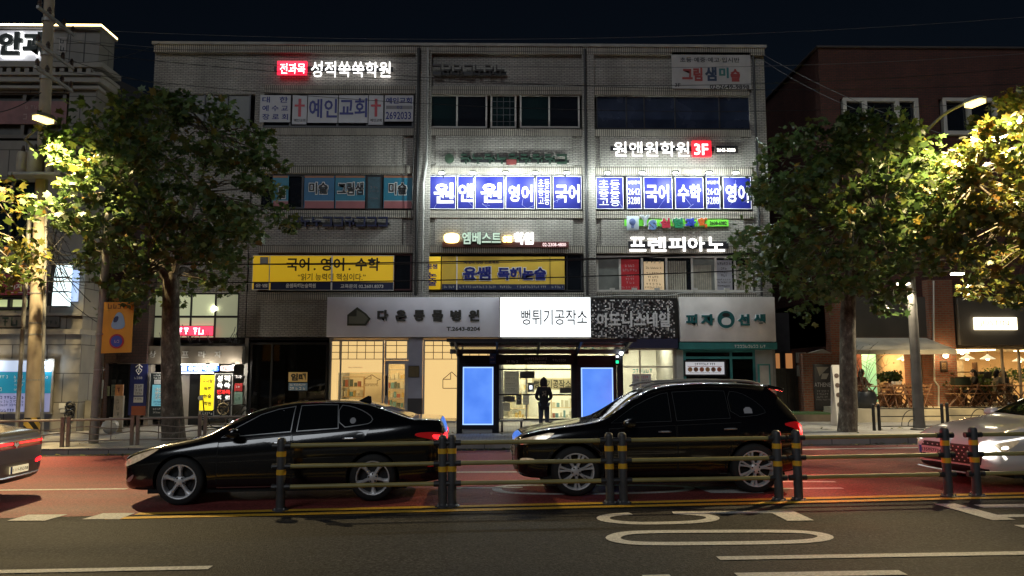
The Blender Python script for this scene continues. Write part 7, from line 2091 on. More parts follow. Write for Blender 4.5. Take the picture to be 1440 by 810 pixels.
# ---- 2: the black off-road car ------------------------------------------
SUV = dict(W=1.885, rt=.38, rr=.275, ra=.445, ax=(.92, 3.74), style='split', trim=.006, tm=m_darktrim, hm=m_chrome,
 st=[(-0.02, 0.42, 0.8, 0.81, 0.35, 0.3), (0, 0.34, 0.86, 0.87, 0.6, 0.48), (0.08, 0.27, 0.9, 0.935, 0.76, 0.6), (0.25, 0.24, 0.935, 0.985, 0.86, 0.68), (0.55, 0.235, 0.975, 1.04, 0.91, 0.72), (0.95, 0.235, 1.02, 1.085, 0.935, 0.73), (1.278, 0.235, 1.05, 1.125, 0.94, 0.7), (1.482, 0.235, 1.06, 1.2, 0.94, 0.68), (1.84, 0.235, 1.075, 1.459, 0.94, 0.64), (2.197, 0.235, 1.085, 1.65, 0.94, 0.615), (2.555, 0.235, 1.095, 1.715, 0.94, 0.61), (3.066, 0.235, 1.11, 1.735, 0.94, 0.605), (3.577, 0.24, 1.125, 1.72, 0.94, 0.6), (4.022, 0.25, 1.14, 1.68, 0.935, 0.58), (4.216, 0.27, 1.145, 1.615, 0.925, 0.56), (4.382, 0.29, 1.13, 1.371, 0.9, 0.58), (4.504, 0.32, 1.09, 1.18, 0.86, 0.62), (4.562, 0.36, 1, 1.04, 0.78, 0.6), (4.594, 0.42, 0.92, 0.93, 0.6, 0.5), (4.605, 0.5, 0.84, 0.85, 0.35, 0.3)],
 doors=[([(1.42, .36), (1.45, 1.02), (2.50, 1.06), (2.50, .34)], (2.32, .97)), ([(2.52, .34), (2.52, 1.06), (3.55, 1.09), (3.28, .60), (3.14, .36)], (3.36, 1.0))],
 glass=[[(1.50, 1.105), (1.88, 1.345), (2.12, 1.46), (2.32, 1.535), (2.44, 1.555), (2.44, 1.125)], [(2.53, 1.13), (2.52, 1.565), (3.0, 1.585), (3.36, 1.575), (3.38, 1.16)], poly_round([(3.41, 1.165), (3.40, 1.575), (3.62, 1.545), (3.80, 1.44), (3.95, 1.30), (3.96, 1.21)], 1)],
 screens=[('windscreen', [(1.42, -.70), (1.30, 0), (1.42, .70), (2.08, .58), (2.16, 0), (2.08, -.58)]), ('rear_screen', [(4.432, -.56), (4.454, 0), (4.432, .56), (4.252, .50), (4.238, 0), (4.252, -.50)])],
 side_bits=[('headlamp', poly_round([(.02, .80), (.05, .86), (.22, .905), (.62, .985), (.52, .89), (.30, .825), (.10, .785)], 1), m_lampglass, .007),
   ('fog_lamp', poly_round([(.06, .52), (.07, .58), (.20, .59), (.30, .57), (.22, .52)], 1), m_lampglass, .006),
   ('tail_lamp', poly_round([(4.188, 1.055), (4.382, 1.095), (4.504, 1.08), (4.587, .93), (4.576, .83), (4.49, .86), (4.418, .98)], 1), m_taildark, .007),
   ('tail_lamp_light', poly_round([(4.454, 1.05), (4.512, 1.05), (4.584, .92), (4.576, .84), (4.533, .85), (4.504, .95)], 1), m_tailred, .011),
   ('arch_lip', line_poly([(.92 + .465 * math.cos(a), .38 + .465 * math.sin(a)) for a in [math.pi * k / 16 for k in range(17)]], .05), m_blackplastic, .006),
   ('arch_lip', line_poly([(3.74 + .465 * math.cos(a), .38 + .465 * math.sin(a)) for a in [math.pi * k / 16 for k in range(17)]], .05), m_blackplastic, .006),
   ('sill_trim', [(1.40, .30), (1.40, .36), (3.18, .36), (3.18, .30)], m_blackplastic, .007)],
 front_bits=[('grille', poly_round([(-.42, .55), (-.52, .80), (.52, .80), (.42, .55)], 1), m_chrome, .005), ('lower_intake', poly_round([(-.6, .36), (-.65, .50), (.65, .50), (.6, .36)], 1), m_blackplastic, .006)],
 rear_bits=[('tail_lamp', poly_round([(.55, .86), (.52, 1.03), (.84, 1.05), (.84, .84)], 1), m_tailred, .008), ('tail_lamp', poly_round([(-.55, .86), (-.52, 1.03), (-.84, 1.05), (-.84, .84)], 1), m_tailred, .008)],
 mirror=[(1.72, 1.08, .93)])
def suv_extra(t, D, paint):
 for s in (-1, 1):
  MB().tube(curve_round([(2.08, s * .60, 1.655), (2.28, s * .60, 1.725), (3.25, s * .595, 1.755), (3.8, s * .585, 1.735), (3.98, s * .58, 1.68)], 2), .020, 8).build('roof_rail', m_steelgrey, t, smooth=True)
 MB().prism([(4.10, 1.63), (4.36, 1.56), (4.40, 1.585), (4.36, 1.615), (4.12, 1.67)], 'y', -.56, .56).build('spoiler', paint, t, bevel=.012)
 D.side('sticker', [(3.62, 1.225), (3.62, 1.29), (3.66, 1.32), (3.72, 1.32), (3.75, 1.29), (3.75, 1.225)], m_palegrey, .011, True, .04)
 for s in (-1, 1):
  ld = bpy.data.lights.new('tail_light', 'POINT'); ld.energy = 24; ld.color = (1, .10, .08); ld.shadow_soft_size = .08
  lo = bpy.data.objects.new('tail_light', ld); COL.objects.link(lo); lo.location = (4.85, s * .72, .98); lo.parent = t
 gl = MB()
 for k in range(4):
  gl.box(-.045, -.030, -.40 + .0, .40, .585 + k * .055, .602 + k * .055)
 gl.build('grille_bar', m_blackplastic, t)
SUV['extra'] = suv_extra
f_, r_ = onG(811, 698.5), onG(1066, 695.0)
hd2 = R(1.6)
saloon('black off-road car with roof rails and red tail lamps facing left behind the barrier', m_pblack2, SUV, place((811, 698.5), SUV, hd2), hd2)
# ---- 3: the white saloon at the right edge ------------------------------
m_pwhite = M('white_pearl_paint', (.80, .77, .76), .16, coat=1.0)
m_hl = lit('headlamp_beam', (1, .97, .88), 5)
m_drl = lit('daylight_strip', (1, .95, .82), 1.6)
WHT = dict(W=1.875, rt=.345, rr=.25, ra=.395, ax=(.96, 3.85), style='split', trim=.015,
 st=[(-.02, .36, .60, .61, .40, .3), (.0, .28, .66, .67, .66, .5), (.07, .22, .715, .745, .79, .62), (.22, .195, .765, .815, .87, .68), (.5, .19, .815, .885, .915, .72), (.96, .19, .875, .945, .935, .73), (1.35, .19, .915, .985, .94, .72), (1.62, .19, .94, 1.03, .94, .68), (1.9, .19, .955, 1.17, .94, .62), (2.3, .19, .97, 1.35, .94, .58), (2.7, .19, .98, 1.44, .94, .565), (3.1, .19, .99, 1.45, .94, .56), (3.6, .19, 1.01, 1.38, .94, .55), (4.0, .2, 1.03, 1.26, .93, .55), (4.4, .22, 1.04, 1.12, .92, .6), (4.8, .26, 1.02, 1.06, .86, .64), (4.95, .32, .96, .98, .74, .58), (5.0, .42, .86, .87, .4, .3)],
 doors=[([(1.55, .30), (1.57, .90), (2.72, .95), (2.72, .28)], (2.5, .85)), ([(2.74, .28), (2.74, .95), (3.80, 1.0), (3.5, .55), (3.35, .28)], (3.55, .88))],
 glass=[[(1.72, .985), (1.95, 1.10), (2.3, 1.285), (2.66, 1.37), (2.66, 1.0)], [(2.76, 1.005), (2.75, 1.38), (3.2, 1.385), (3.5, 1.35), (3.45, 1.03)], [(3.49, 1.035), (3.53, 1.345), (3.8, 1.26), (4.0, 1.12), (3.9, 1.07)]],
 screens=[('windscreen', [(1.64, -.68), (1.55, 0), (1.64, .68), (2.32, .53), (2.42, 0), (2.32, -.53)]), ('rear_screen', [(4.36, -.58), (4.4, 0), (4.36, .58), (3.75, .5), (3.68, 0), (3.75, -.5)])],
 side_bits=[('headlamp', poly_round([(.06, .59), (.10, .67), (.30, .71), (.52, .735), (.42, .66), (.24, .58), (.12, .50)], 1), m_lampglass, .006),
   ('daylight_strip', [(.10, .69), (.10, .708), (.55, .768), (.86, .80), (.86, .79), (.55, .75)], m_drl, .009),
   ('daylight_strip', [(.08, .66), (.11, .66), (.27, .47), (.24, .45)], m_drl, .010),
   ('headlamp_beam', poly_round([(.19, .60), (.20, .64), (.29, .65), (.30, .61)], 1), m_hl, .011),
   ('vent_slash', [(.86, .80), (.90, .812), (1.02, .80), (.96, .785)], m_blackplastic, .009)],
 front_bits=[('grille', poly_round([(-.62, .36), (-.66, .50), (-.52, .64), (.52, .64), (.66, .50), (.62, .36)], 0), m_blackplastic, .006), ('lower_intake', poly_round([(-.70, .24), (-.72, .335), (.72, .335), (.70, .24)], 1), m_blackplastic, .007),
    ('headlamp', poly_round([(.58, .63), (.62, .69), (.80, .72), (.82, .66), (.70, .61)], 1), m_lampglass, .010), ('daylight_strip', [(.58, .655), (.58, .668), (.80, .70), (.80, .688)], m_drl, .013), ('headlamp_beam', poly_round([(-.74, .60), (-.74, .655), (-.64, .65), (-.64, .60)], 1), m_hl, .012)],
 mirror=[(1.98, 1.0, .91)])
def wht_extra(t, D, paint):
 plate(t, -.085, .30, .515, .52, .11, '135버7734', -1, (.72, .56, .58))
 D.front('emblem', [(.07 * math.cos(a), .70 + .035 * math.sin(a)) for a in [k * math.pi / 8 for k in range(16)]], m_chrome, .008)
 gr_ = MB(); rr = random.Random(2)
 for i in range(11):
  for j in range(5):
   y = -.56 + i * .11 + (.04 if j % 2 else 0); z = .40 + j * .05
   hit, nor = D.bvh.ray_cast(Vector((-4, y, z)), Vector((1, 0, 0)))[:2]
   if hit:
    x = hit.x - .012
    gr_.add([(x, y, z - .012), (x, y + .02, z), (x, y, z + .012), (x, y - .02, z)], [(0, 1, 2, 3)])
 go = gr_.build('grille_studs', m_chrome, t)
 MB().tube([(.0, -.70, .235), (-.05, -.4, .225), (-.06, 0, .222), (-.05, .4, .225), (.0, .70, .235)], .014, 6).build('bumper_trim', m_chrome, t, smooth=True)
 for s in (-1,):
  ld = bpy.data.lights.new('headlamp_light', 'SPOT'); ld.energy = 50; ld.color = (1, .95, .85); ld.spot_size = R(70); ld.spot_blend = .6; ld.shadow_soft_size = .05
  lo = bpy.data.objects.new('headlamp_light', ld); COL.objects.link(lo); lo.location = (-.12, s * .70, .62); lo.rotation_euler = (0, R(82), math.pi); lo.parent = t
WHT['extra'] = wht_extra
hd3 = R(13)
wx = onY(1303, 640, 13.6).x
wt_, _ = saloon('white saloon car with glowing headlamps at the right edge of the road', m_pwhite, WHT, Vector((wx, 12.9, gz(wx))), hd3)
wt_.scale = (1, 1, 1.06)
# ---- 4: the grey saloon at the left edge --------------------------------
m_pgreyc = M('grey_metallic_paint', (.30, .28, .27), .2, metal=.35, coat=1.0)
GRY = dict(W=1.925, rt=.35, rr=.25, ra=.40, ax=(.88, 3.89), style='split', trim=.015,
 st=[(-.02, .36, .62, .63, .4, .3), (.05, .24, .70, .72, .72, .55), (.3, .2, .78, .84, .88, .68), (.88, .2, .88, .945, .95, .73), (1.5, .2, .94, 1.0, .96, .70), (1.9, .2, .96, 1.18, .96, .63), (2.4, .2, .975, 1.40, .96, .58), (2.9, .2, .99, 1.46, .96, .57), (3.4, .2, 1.0, 1.44, .96, .565), (3.9, .21, 1.02, 1.32, .955, .56), (4.35, .22, 1.035, 1.16, .945, .60), (4.65, .25, 1.03, 1.09, .92, .68), (4.88, .27, 1.02, 1.055, .885, .70), (4.955, .29, .99, 1.01, .85, .68), (4.985, .32, .92, .93, .80, .64), (4.995, .38, .80, .81, .70, .5)],
 doors=[([(1.5, .30), (1.52, .9), (2.65, .95), (2.65, .28)], (2.45, .86)), ([(2.67, .28), (2.67, .95), (3.8, 1.0), (3.5, .55), (3.4, .28)], (3.55, .9))],
 glass=[[(1.68, .99), (1.95, 1.13), (2.3, 1.29), (2.6, 1.36), (2.6, 1.005)], [(2.7, 1.01), (2.69, 1.375), (3.2, 1.385), (3.55, 1.35), (3.5, 1.04)], [(3.54, 1.045), (3.58, 1.345), (3.85, 1.26), (4.05, 1.13), (3.95, 1.075)]],
 screens=[('windscreen', [(1.6, -.7), (1.5, 0), (1.6, .7), (2.34, .53), (2.42, 0), (2.34, -.53)]), ('rear_screen', [(4.36, -.64), (4.42, 0), (4.36, .64), (3.85, .54), (3.78, 0), (3.85, -.54)])],
 side_bits=[('tail_lamp', poly_round([(4.62, .865), (4.62, .905), (4.95, .925), (4.97, .875)], 1), m_tailred, .008)],
 rear_bits=[('tail_lamp_bar', [(-.80, .80), (-.80, .91), (.80, .91), (.80, .80)], m_taildark, .006), ('tail_lamp', [(-.80, .862), (-.80, .90), (-.09, .895), (-.09, .862)], m_tailred, .012), ('tail_lamp', [(.80, .868), (.80, .895), (.09, .89), (.09, .868)], m_tailred, .012),
   ('bumper_panel', poly_round([(-.66, .40), (-.62, .58), (.62, .58), (.66, .40)], 0), M('grey_lower_bumper', (.18, .15, .12), .35), .006), ('diffuser', [(-.70, .28), (-.74, .37), (.74, .37), (.70, .28)], m_blackplastic, .007), ('reflector', poly_round([(.58, .52), (.58, .58), (.78, .62), (.78, .55)], 1), m_tailred, .010)],
 mirror=[(1.95, 1.0, .93)])
def gry_extra(t, D, paint):
 plate(t, 5.03, .06, .475, .52, .11, '111나5338', 1, (.78, .70, .50), em=(1, .85, .5))
 D.front('emblem', [(-.07, .85), (-.04, .90), (0, .87), (.04, .90), (.07, .85), (.02, .83), (0, .80), (-.02, .83)], m_chrome, .016, True)
 MB().tube([(4.98, -.72, .375), (5.02, -.4, .37), (5.025, 0, .37), (5.02, .4, .37), (4.98, .72, .375)], .014, 6).build('bumper_trim', m_chrome, t, smooth=True)
GRY['extra'] = gry_extra
hd4 = R(3)
gx = onY(22, 640, 12.6).x
c, s = math.cos(hd4), math.sin(hd4)
saloon('dark grey saloon car with a red light bar at the left edge', m_pgreyc, GRY, Vector((gx - 4.99 * c, 12.6 - 4.99 * s, gz(gx - 4.99))), hd4)
# ============================================================ people
def skin(name, J, E, mat, parent, sub=2, root='pelvis', smooth_k=1.0):
 """J: joint -> (x, y, z, radius); E: joint pairs; grown into one continuous surface"""
 keys = list(J)
 me = bpy.data.meshes.new(name)
 me.from_pydata([J[k][:3] for k in keys], [(keys.index(a), keys.index(b)) for a, b in E], [])
 o = bpy.data.objects.new(name, me); COL.objects.link(o)
 mod = o.modifiers.new('skin', 'SKIN')
 mod.use_smooth_shade = True
 sv = me.skin_vertices[0].data
 for i, k in enumerate(keys):
  r_ = J[k][3]
  sv[i].radius = (r_, r_) if not isinstance(r_, tuple) else r_
  sv[i].use_root = (k == root)
 ss = o.modifiers.new('sub', 'SUBSURF'); ss.levels = ss.render_levels = sub
 dg = bpy.context.evaluated_depsgraph_get()
 res = bpy.data.meshes.new_from_object(o.evaluated_get(dg))
 bpy.data.objects.remove(o)
 res.materials.clear(); res.materials.append(mat)
 for p in res.polygons: p.use_smooth = True
 return link(name, res, parent)
m_skin = M('skin', (.50, .30, .21), .5)
def person(label, loc, rz, pose, tops, bottoms, shoes, hair=None, hood=None, hem=None, hands=True):
 t = thing('person', label, 'person', (0, 0, 0), None)
 P = dict(pelvis=(0, 0, .93, .12), spine=(0, 0, 1.10, .115), chest=(0, -.01, 1.28, .13), neck0=(0, 0, 1.42, .062), neck=(0, .02, 1.48, .052), jaw=(0, .055, 1.535, .066), skull=(0, .035, 1.60, .088), crown=(0, .03, 1.655, .062))
 for s, n in ((-1, 'l'), (1, 'r')):
  P.update({'sh' + n: (s * .16, -.005, 1.375, .062), 'el' + n: (s * .225, -.02, 1.10, .043), 'wr' + n: (s * .215, .08, .86, .028), 'hip' + n: (s * .085, 0, .87, .088), 'kn' + n: (s * .095, .02, .48, .056), 'an' + n: (s * .10, -.02, .09, .038), 'toe' + n: (s * .115, .13, .035, .034)})
 for k, v in pose.items():
  P[k] = (*v, P[k][3])
 E = [('pelvis', 'spine'), ('spine', 'chest'), ('chest', 'neck0'), ('neck0', 'neck'), ('neck', 'jaw'), ('jaw', 'skull'), ('skull', 'crown')]
 for n in 'lr':
  E += [('chest', 'sh' + n), ('sh' + n, 'el' + n), ('el' + n, 'wr' + n), ('pelvis', 'hip' + n), ('hip' + n, 'kn' + n), ('kn' + n, 'an' + n), ('an' + n, 'toe' + n)]
 B = dict(P); EB = list(E)
 B['nose'] = (P['jaw'][0], P['jaw'][1] + .072, P['jaw'][2] + .045, .012)
 EB.append(('jaw', 'nose'))
 if hands:
  for s, n in ((-1, 'l'), (1, 'r')):
   w = Vector(P['wr' + n][:3]); d = (w - Vector(P['el' + n][:3])).normalized()
   up = Vector((0, 0, 1)) - d * d.z; up = up.normalized() if up.length > .2 else Vector((0, 1, 0)); sd = d.cross(up).normalized()
   pc = w + d * .055
   B['palm' + n] = (*pc, .027); EB.append(('wr' + n, 'palm' + n))
   for i, ln in enumerate((.060, .070, .066, .050)):
    off = sd * (.024 - .016 * i)
    a = pc + d * .030 + off; b = a + d * ln * .55 - up * .008; c = b + d * ln * .35 - up * .022
    B[f'k{n}{i}'] = (*a, .010); B[f'm{n}{i}'] = (*b, .009); B[f'f{n}{i}'] = (*c, .007)
    EB += [('palm' + n, f'k{n}{i}'), (f'k{n}{i}', f'm{n}{i}'), (f'm{n}{i}', f'f{n}{i}')]
   a = pc + sd * .032 - d * .015; b = a + sd * .018 + d * .03
   B['th' + n] = (*a, .011); B['tt' + n] = (*b, .009)
   EB += [('palm' + n, 'th' + n), ('th' + n, 'tt' + n)]
 body = skin('body', B, EB, m_skin, t)
 ey = MB()
 for s in (-1, 1):
  ey.sphere((P['skull'][0] + s * .032, P['skull'][1] + .078, P['skull'][2] - .012), .011, 8, 6)
 ey.build('eyes', m_white, body)
 lp = MB().sphere((P['jaw'][0], P['jaw'][1] + .062, P['jaw'][2] + .002), .02, 8, 6, (1, .4, .35)); lp.build('mouth', M('lips', (.40, .16, .13), .5), body)
 er = MB()
 for s in (-1, 1): er.sphere((P['skull'][0] + s * .088, P['skull'][1] - .005, P['skull'][2] - .025), .026, 8, 6, (.4, .7, 1.1))
 er.build('ears', m_skin, body)
 k = 1.0
 T = {a: (*P[a][:3], P[a][3] * 1.18 + .012) for a in ('pelvis', 'spine', 'chest', 'neck0', 'shl', 'shr', 'ell', 'elr', 'wrl', 'wrr')}
 T['wrl'] = (*T['wrl'][:3], .042); T['wrr'] = (*T['wrr'][:3], .042)
 T['hem'] = (P['pelvis'][0], P['pelvis'][1] - .005, P['pelvis'][2] - .05, .135)
 skin('jacket', T, [('hem', 'pelvis'), ('pelvis', 'spine'), ('spine', 'chest'), ('chest', 'neck0'), ('chest', 'shl'), ('chest', 'shr'), ('shl', 'ell'), ('shr', 'elr'), ('ell', 'wrl'), ('elr', 'wrr')], tops, t)
 Bt = {a: (*P[a][:3], P[a][3] * 1.1 + .012) for a in ('pelvis', 'hipl', 'hipr', 'knl', 'knr', 'anl', 'anr')}
 for n in 'lr': Bt['an' + n] = (*Bt['an' + n][:3], .056); Bt['kn' + n] = (*Bt['kn' + n][:3], .072)
 skin('trousers', Bt, [('pelvis', 'hipl'), ('pelvis', 'hipr'), ('hipl', 'knl'), ('hipr', 'knr'), ('knl', 'anl'), ('knr', 'anr')], bottoms, t)
 for n in 'lr':
  a, b = Vector(P['an' + n][:3]), Vector(P['toe' + n][:3])
  S = dict(heel=(a.x, a.y - .035, .035, .034), mid=(*a.lerp(b, .5), .040), toe=(b.x, b.y + .03, .032, .032), top=(a.x, a.y, a.z - .0, .044))
  skin('shoe', S, [('heel', 'mid'), ('mid', 'toe'), ('heel', 'top')], shoes, t, 1, 'mid')
 if hair:
  c_ = P['skull']
  h = MB().sphere((c_[0], c_[1] - .022, c_[2] + .02), .105, 16, 12, (.95, .95, 1.0))
  h.tube([(c_[0], c_[1] - .07, c_[2] + .02), (c_[0], c_[1] - .085, c_[2] - .10), (c_[0], c_[1] - .075, c_[2] - .24)], [.075, .09, .05], 12)
  h.build('hair', hair, t, smooth=True)
 if hood:
  c_ = P['skull']
  h = MB()
  secs = [(-.17, .095, .10), (-.10, .115, .112), (-.02, .120, .118), (.06, .105, .105), (.105, .075, .08), (.140, .035, .045), (.155, .008, .01)]
  n = 18
  for z, rx, ry in secs:
   for i in range(n):
    a = 2 * math.pi * i / n
    h.v.append((c_[0] + rx * math.cos(a), c_[1] - .01 - (.012 if z > .1 else 0) + ry * math.sin(a), c_[2] + z))
  for j in range(len(secs) - 1):
   for i in range(n):
    ang = 2 * math.pi * (i + .5) / n
    if j in (1, 2, 3) and abs(ang - math.pi / 2) < .62: continue      # the opening for the face
    h.face((j * n + i, j * n + (i + 1) % n, (j + 1) * n + (i + 1) % n, (j + 1) * n + i))
  h.face([(len(secs) - 1) * n + i for i in range(n)])
  h.build('hood', hood, t, smooth=True, sharp=80)
 if hem:
  p_ = P['pelvis']
  MB().lathe([(.148, p_[2] - .13), (.155, p_[2] - .115), (.155, p_[2] - .10), (.148, p_[2] - .09)], 24, 'z', (0, p_[1], 0), cap=False).build('pale_hem', hem, t, smooth=True)
 t.location = loc; t.rotation_euler = (0, 0, rz)
 return t, P
pq = onY(765, 607, 22.6)
m_hood = M('black_jacket_cloth', (.010, .010, .013), .85, bump=.25, scale=22)
m_jean = M('dark_denim', (.045, .055, .075), .8, var=.4, scale=6)
tp_, PP = person('person in a black hooded jacket and jeans standing in the shelter, back turned', (pq.x, 22.6, walk(pq.x)), 0,
 dict(ell=(-.235, -.02, 1.12), elr=(.235, -.02, 1.12), wrl=(-.13, .17, 1.02), wrr=(.13, .17, 1.02), jaw=(0, .085, 1.52), skull=(0, .065, 1.585), crown=(0, .06, 1.64)), m_hood, m_jean, M('dark_shoe', (.02, .02, .02), .5), hood=m_hood, hem=M('pale_hem', (.38, .37, .36), .8))
tp_.scale = (.93, .93, .94)
pr_ = MB()
for (u, v, w_, h_) in ((-.05, 1.26, .05, .05), (.01, 1.29, .05, .03), (-.03, 1.20, .09, .04), (.03, 1.24, .03, .07), (-.06, 1.16, .03, .05), (.02, 1.155, .05, .03)):
 o0 = len(pr_.v); pr_.box(pq.x + u, pq.x + u + w_, 22.6 - .176, 22.6 - .172, walk(pq.x) + v * .94, walk(pq.x) + (v + h_) * .94)
pr_.build('back_print', M('back_print', (.16, .13, .10), .8, var=.5, scale=30), tp_)
ph = MB().box(-.035, .035, .235, .245, .96, 1.10)
for i, v in enumerate(ph.v): ph.v[i] = (v[0] + pq.x, v[1] + 22.6, v[2] + walk(pq.x))
o = ph.build('phone', m_black, None); tag(o, 'small black phone held by the hooded person in the shelter', 'phone')
# ============================================================ cafe furniture and guests
m_wood = M('dark_brown_wood', (.16, .07, .03), .5, var=.3, scale=8)
m_wood2 = M('mid_brown_wood', (.28, .14, .06), .5, var=.3, scale=8)
def cafe_chair():
 t = thing('folding_chair', '', 'chair', (0, 0, 0), 'folding wooden cafe chairs')
 MB().box(-.20, .20, -.20, .20, .44, .465).build('seat', m_wood2, t, bevel=.008)
 for s in (-1, 1):
  MB().tube([(s * .19, -.22, 0), (s * .19, .20, .82)], .018, 6).build('leg', m_wood, t); MB().tube([(s * .165, .24, 0), (s * .165, -.19, .45)], .018, 6).build('leg', m_wood, t)
 for z in (.62, .75):
  y = -.22 + .42 * z / .82
  MB().box(-.19, .19, y - .012, y + .012, z - .035, z + .035).build('backrest', m_wood2, t)
 MB().tube([(-.165, .17, .08), (.165, .17, .08)], .012, 6).build('stretcher', m_wood, t)
 return t
def cafe_table():
 t = thing('cafe_table', '', 'table', (0, 0, 0), 'wooden cafe tables')
 MB().box(-.36, .36, -.33, .33, .71, .74).build('tabletop', m_wood2, t, bevel=.008)
 for s in (-1, 1):
  MB().tube([(-.30, s * .27, 0), (.30, s * .27, .71)], .020, 6).build('leg', m_wood, t); MB().tube([(.30, s * .24, 0), (-.30, s * .24, .71)], .020, 6).build('leg', m_wood, t)
 return t
ch = cafe_chair(); tbl = cafe_table()
TFL = TZ
def spot(px, Y): return (onY(px, 560, Y).x, Y, TFL + .001)
tspots = [(1228, 27.2, 'wooden table on the terrace beside the round pot'), (1258, 27.0, 'wooden table on the terrace before the mint wall'), (1287, 27.3, 'wooden table on the terrace just left of the lamp post'), (1352, 27.9, 'wooden table right of the brick pier with a box on it'), (1392, 27.9, 'wooden table on the terrace in the middle of the right cafe room'), (1428, 27.9, 'wooden table on the terrace at the right edge of the photo')]
for i, (px, Y, lb_) in enumerate(tspots):
 o = tbl if i == 0 else dup(tbl)
 o.location = spot(px, Y); o.rotation_euler = (0, 0, rr.uniform(-.15, .15)); o['label'] = lb_
cspots = [(1210, 27.2, 1.5, 'folding chair at the left end of the terrace'), (1240, 26.9, -1.6, 'folding chair between the pot table and the mint wall table'), (1249, 26.6, .3, 'folding chair with its back to the street before the mint wall table'), (1267, 26.5, -.2, 'folding chair on the street side, second table from the left'), (1276, 27.1, -1.5, 'folding chair between the mint wall table and the lamp post table'), (1299, 26.9, -1.3, 'folding chair right of the lamp post against the brick pier'), (1281, 26.5, .2, 'folding chair on the street side just left of the lamp post'), (1341, 27.5, 1.4, 'folding chair next to the right side of the brick pier'), (1366, 27.6, -1.5, 'folding chair facing the box table right of the pier'), (1380, 27.7, 1.5, 'folding chair left of the middle table of the right room'), (1405, 27.6, -1.5, 'folding chair right of the middle table of the right room'), (1417, 28.0, 1.4, 'folding chair near the right edge behind the white car')]
for i, (px, Y, a, lb_) in enumerate(cspots):
 o = ch if i == 0 else dup(ch)
 o.location = spot(px, Y); o.rotation_euler = (0, 0, a); o['label'] = lb_
SIT = dict(pelvis=(0, 0, .53), spine=(0, .01, .72), chest=(0, .02, .90), neck0=(0, .03, 1.03), neck=(0, .05, 1.09), jaw=(0, .085, 1.145), skull=(0, .065, 1.21), crown=(0, .06, 1.265), shl=(-.16, .02, .985), shr=(.16, .02, .985), ell=(-.21, .12, .76), elr=(.21, .12, .76), wrl=(-.12, .33, .77), wrr=(.12, .33, .77), hipl=(-.09, .03, .50), hipr=(.09, .03, .50), knl=(-.11, .42, .50), knr=(.11, .42, .50), anl=(-.11, .40, .09), anr=(.11, .40, .09), toel=(-.12, .54, .035), toer=(.12, .54, .035))
m_hair = M('dark_hair', (.012, .009, .008), .5)
for (px, Y, a, lb_, tc_, bc_) in ((1212, 28.1, -1.3, 'person with long dark hair seated at the left end of the cafe terrace', (.12, .05, .03), (.02, .02, .03)), (1403, 29.5, -1.4, 'person in a pale top seated behind the window post of the cafe', (.40, .33, .26), (.03, .03, .04)), (1414, 29.6, 1.4, 'person in a dark top seated facing the pale-topped person in the cafe', (.06, .05, .05), (.04, .04, .05)), (1373, 28.4, 1.2, 'person in black seated by the middle table of the right cafe room', (.015, .015, .018), (.02, .02, .025))):
 s_ = spot(px, Y)
 person(lb_, s_, a, SIT, M('top_cloth_%d' % px, tc_, .8, var=.15), M('trouser_cloth_%d' % px, bc_, .8), M('dark_shoe', (.02, .02, .02), .5), hair=m_hair)
 st_ = dup(ch); st_.location = s_; st_.rotation_euler = (0, 0, a + math.pi * 0); st_['label'] = 'folding chair under the ' + {1212: 'long-haired guest on the terrace', 1403: 'guest in the pale top', 1414: 'guest in the dark top by the pale-topped one', 1373: 'guest in black near the middle table'}[px]
 st_.location = (s_[0], s_[1], s_[2])
o = dup(tbl); o.location = spot(1408.5, 29.55); o['label'] = 'wooden table between the two guests inside the right cafe room'
def plant(label, px, Y, h, kind, n, pot_r, pot_m, leaf_m, seed, z=None, spread=.35, name='potted_plant'):
 rng = np.random.default_rng(seed); r_ = random.Random(seed)
 x = onY(px, 560, Y).x; z = TFL if z is None else z
 t = thing(name, label, 'plant', (x, Y, z))
 MB().lathe([(pot_r * .6, z), (pot_r * .95, z + pot_r * .5), (pot_r, z + pot_r * 1.1), (pot_r * .86, z + pot_r * 1.55), (pot_r * .8, z + pot_r * 1.55), (pot_r * .8, z + pot_r * 1.4), (0, z + pot_r * 1.4)], 24, 'z', (x, Y, 0)).build('pot', pot_m, t, smooth=True)
 z0 = z + pot_r * 1.4
 st = MB(); pts = []
 for k in range(n):
  a = r_.uniform(0, 6.28); e = r_.uniform(.4, 1) * spread; hh = h * r_.uniform(.6, 1)
  q = [(x, Y, z0), (x + e * .35 * math.cos(a), Y + e * .35 * math.sin(a), z0 + hh * .6), (x + e * math.cos(a), Y + e * math.sin(a), z0 + hh)]
  if kind == 'palm': q[2] = (q[2][0] + e * .8 * math.cos(a), q[2][1] + e * .8 * math.sin(a), z0 + hh * .72)
  st.tube(curve_round(q, 1), [.012, .010, .008, .006, .004, .003][:len(curve_round(q, 1))], 5)
  for f in ((.5, .7, .9, 1) if kind != 'bare' else (1.0,)):
   for _ in range(7 if kind == 'bush' else 5 if kind != 'bare' else 2):
    b_ = Vector(q[1]).lerp(Vector(q[2]), f)
    pts.append(b_ + Vector((r_.gauss(0, .07), r_.gauss(0, .07), r_.gauss(0, .06))))
  if kind == 'bare':
   for _ in range(4):
    b_ = Vector(q[1]).lerp(Vector(q[2]), r_.uniform(.2, .9)); e2 = b_ + Vector((r_.gauss(0, .22), r_.gauss(0, .2), r_.uniform(.1, .35)))
    st.tube([b_, e2], [.006, .003], 4); pts.append(e2)
 st.build('stems', m_bark, t)
 leaf_mesh(np.array([tuple(p) for p in pts]), .4, .16 if kind != 'bare' else .06, rng, 'foliage', leaf_m, t)
 return t
m_potd = M('dark_glazed_pot', (.02, .022, .026), .3, var=.2)
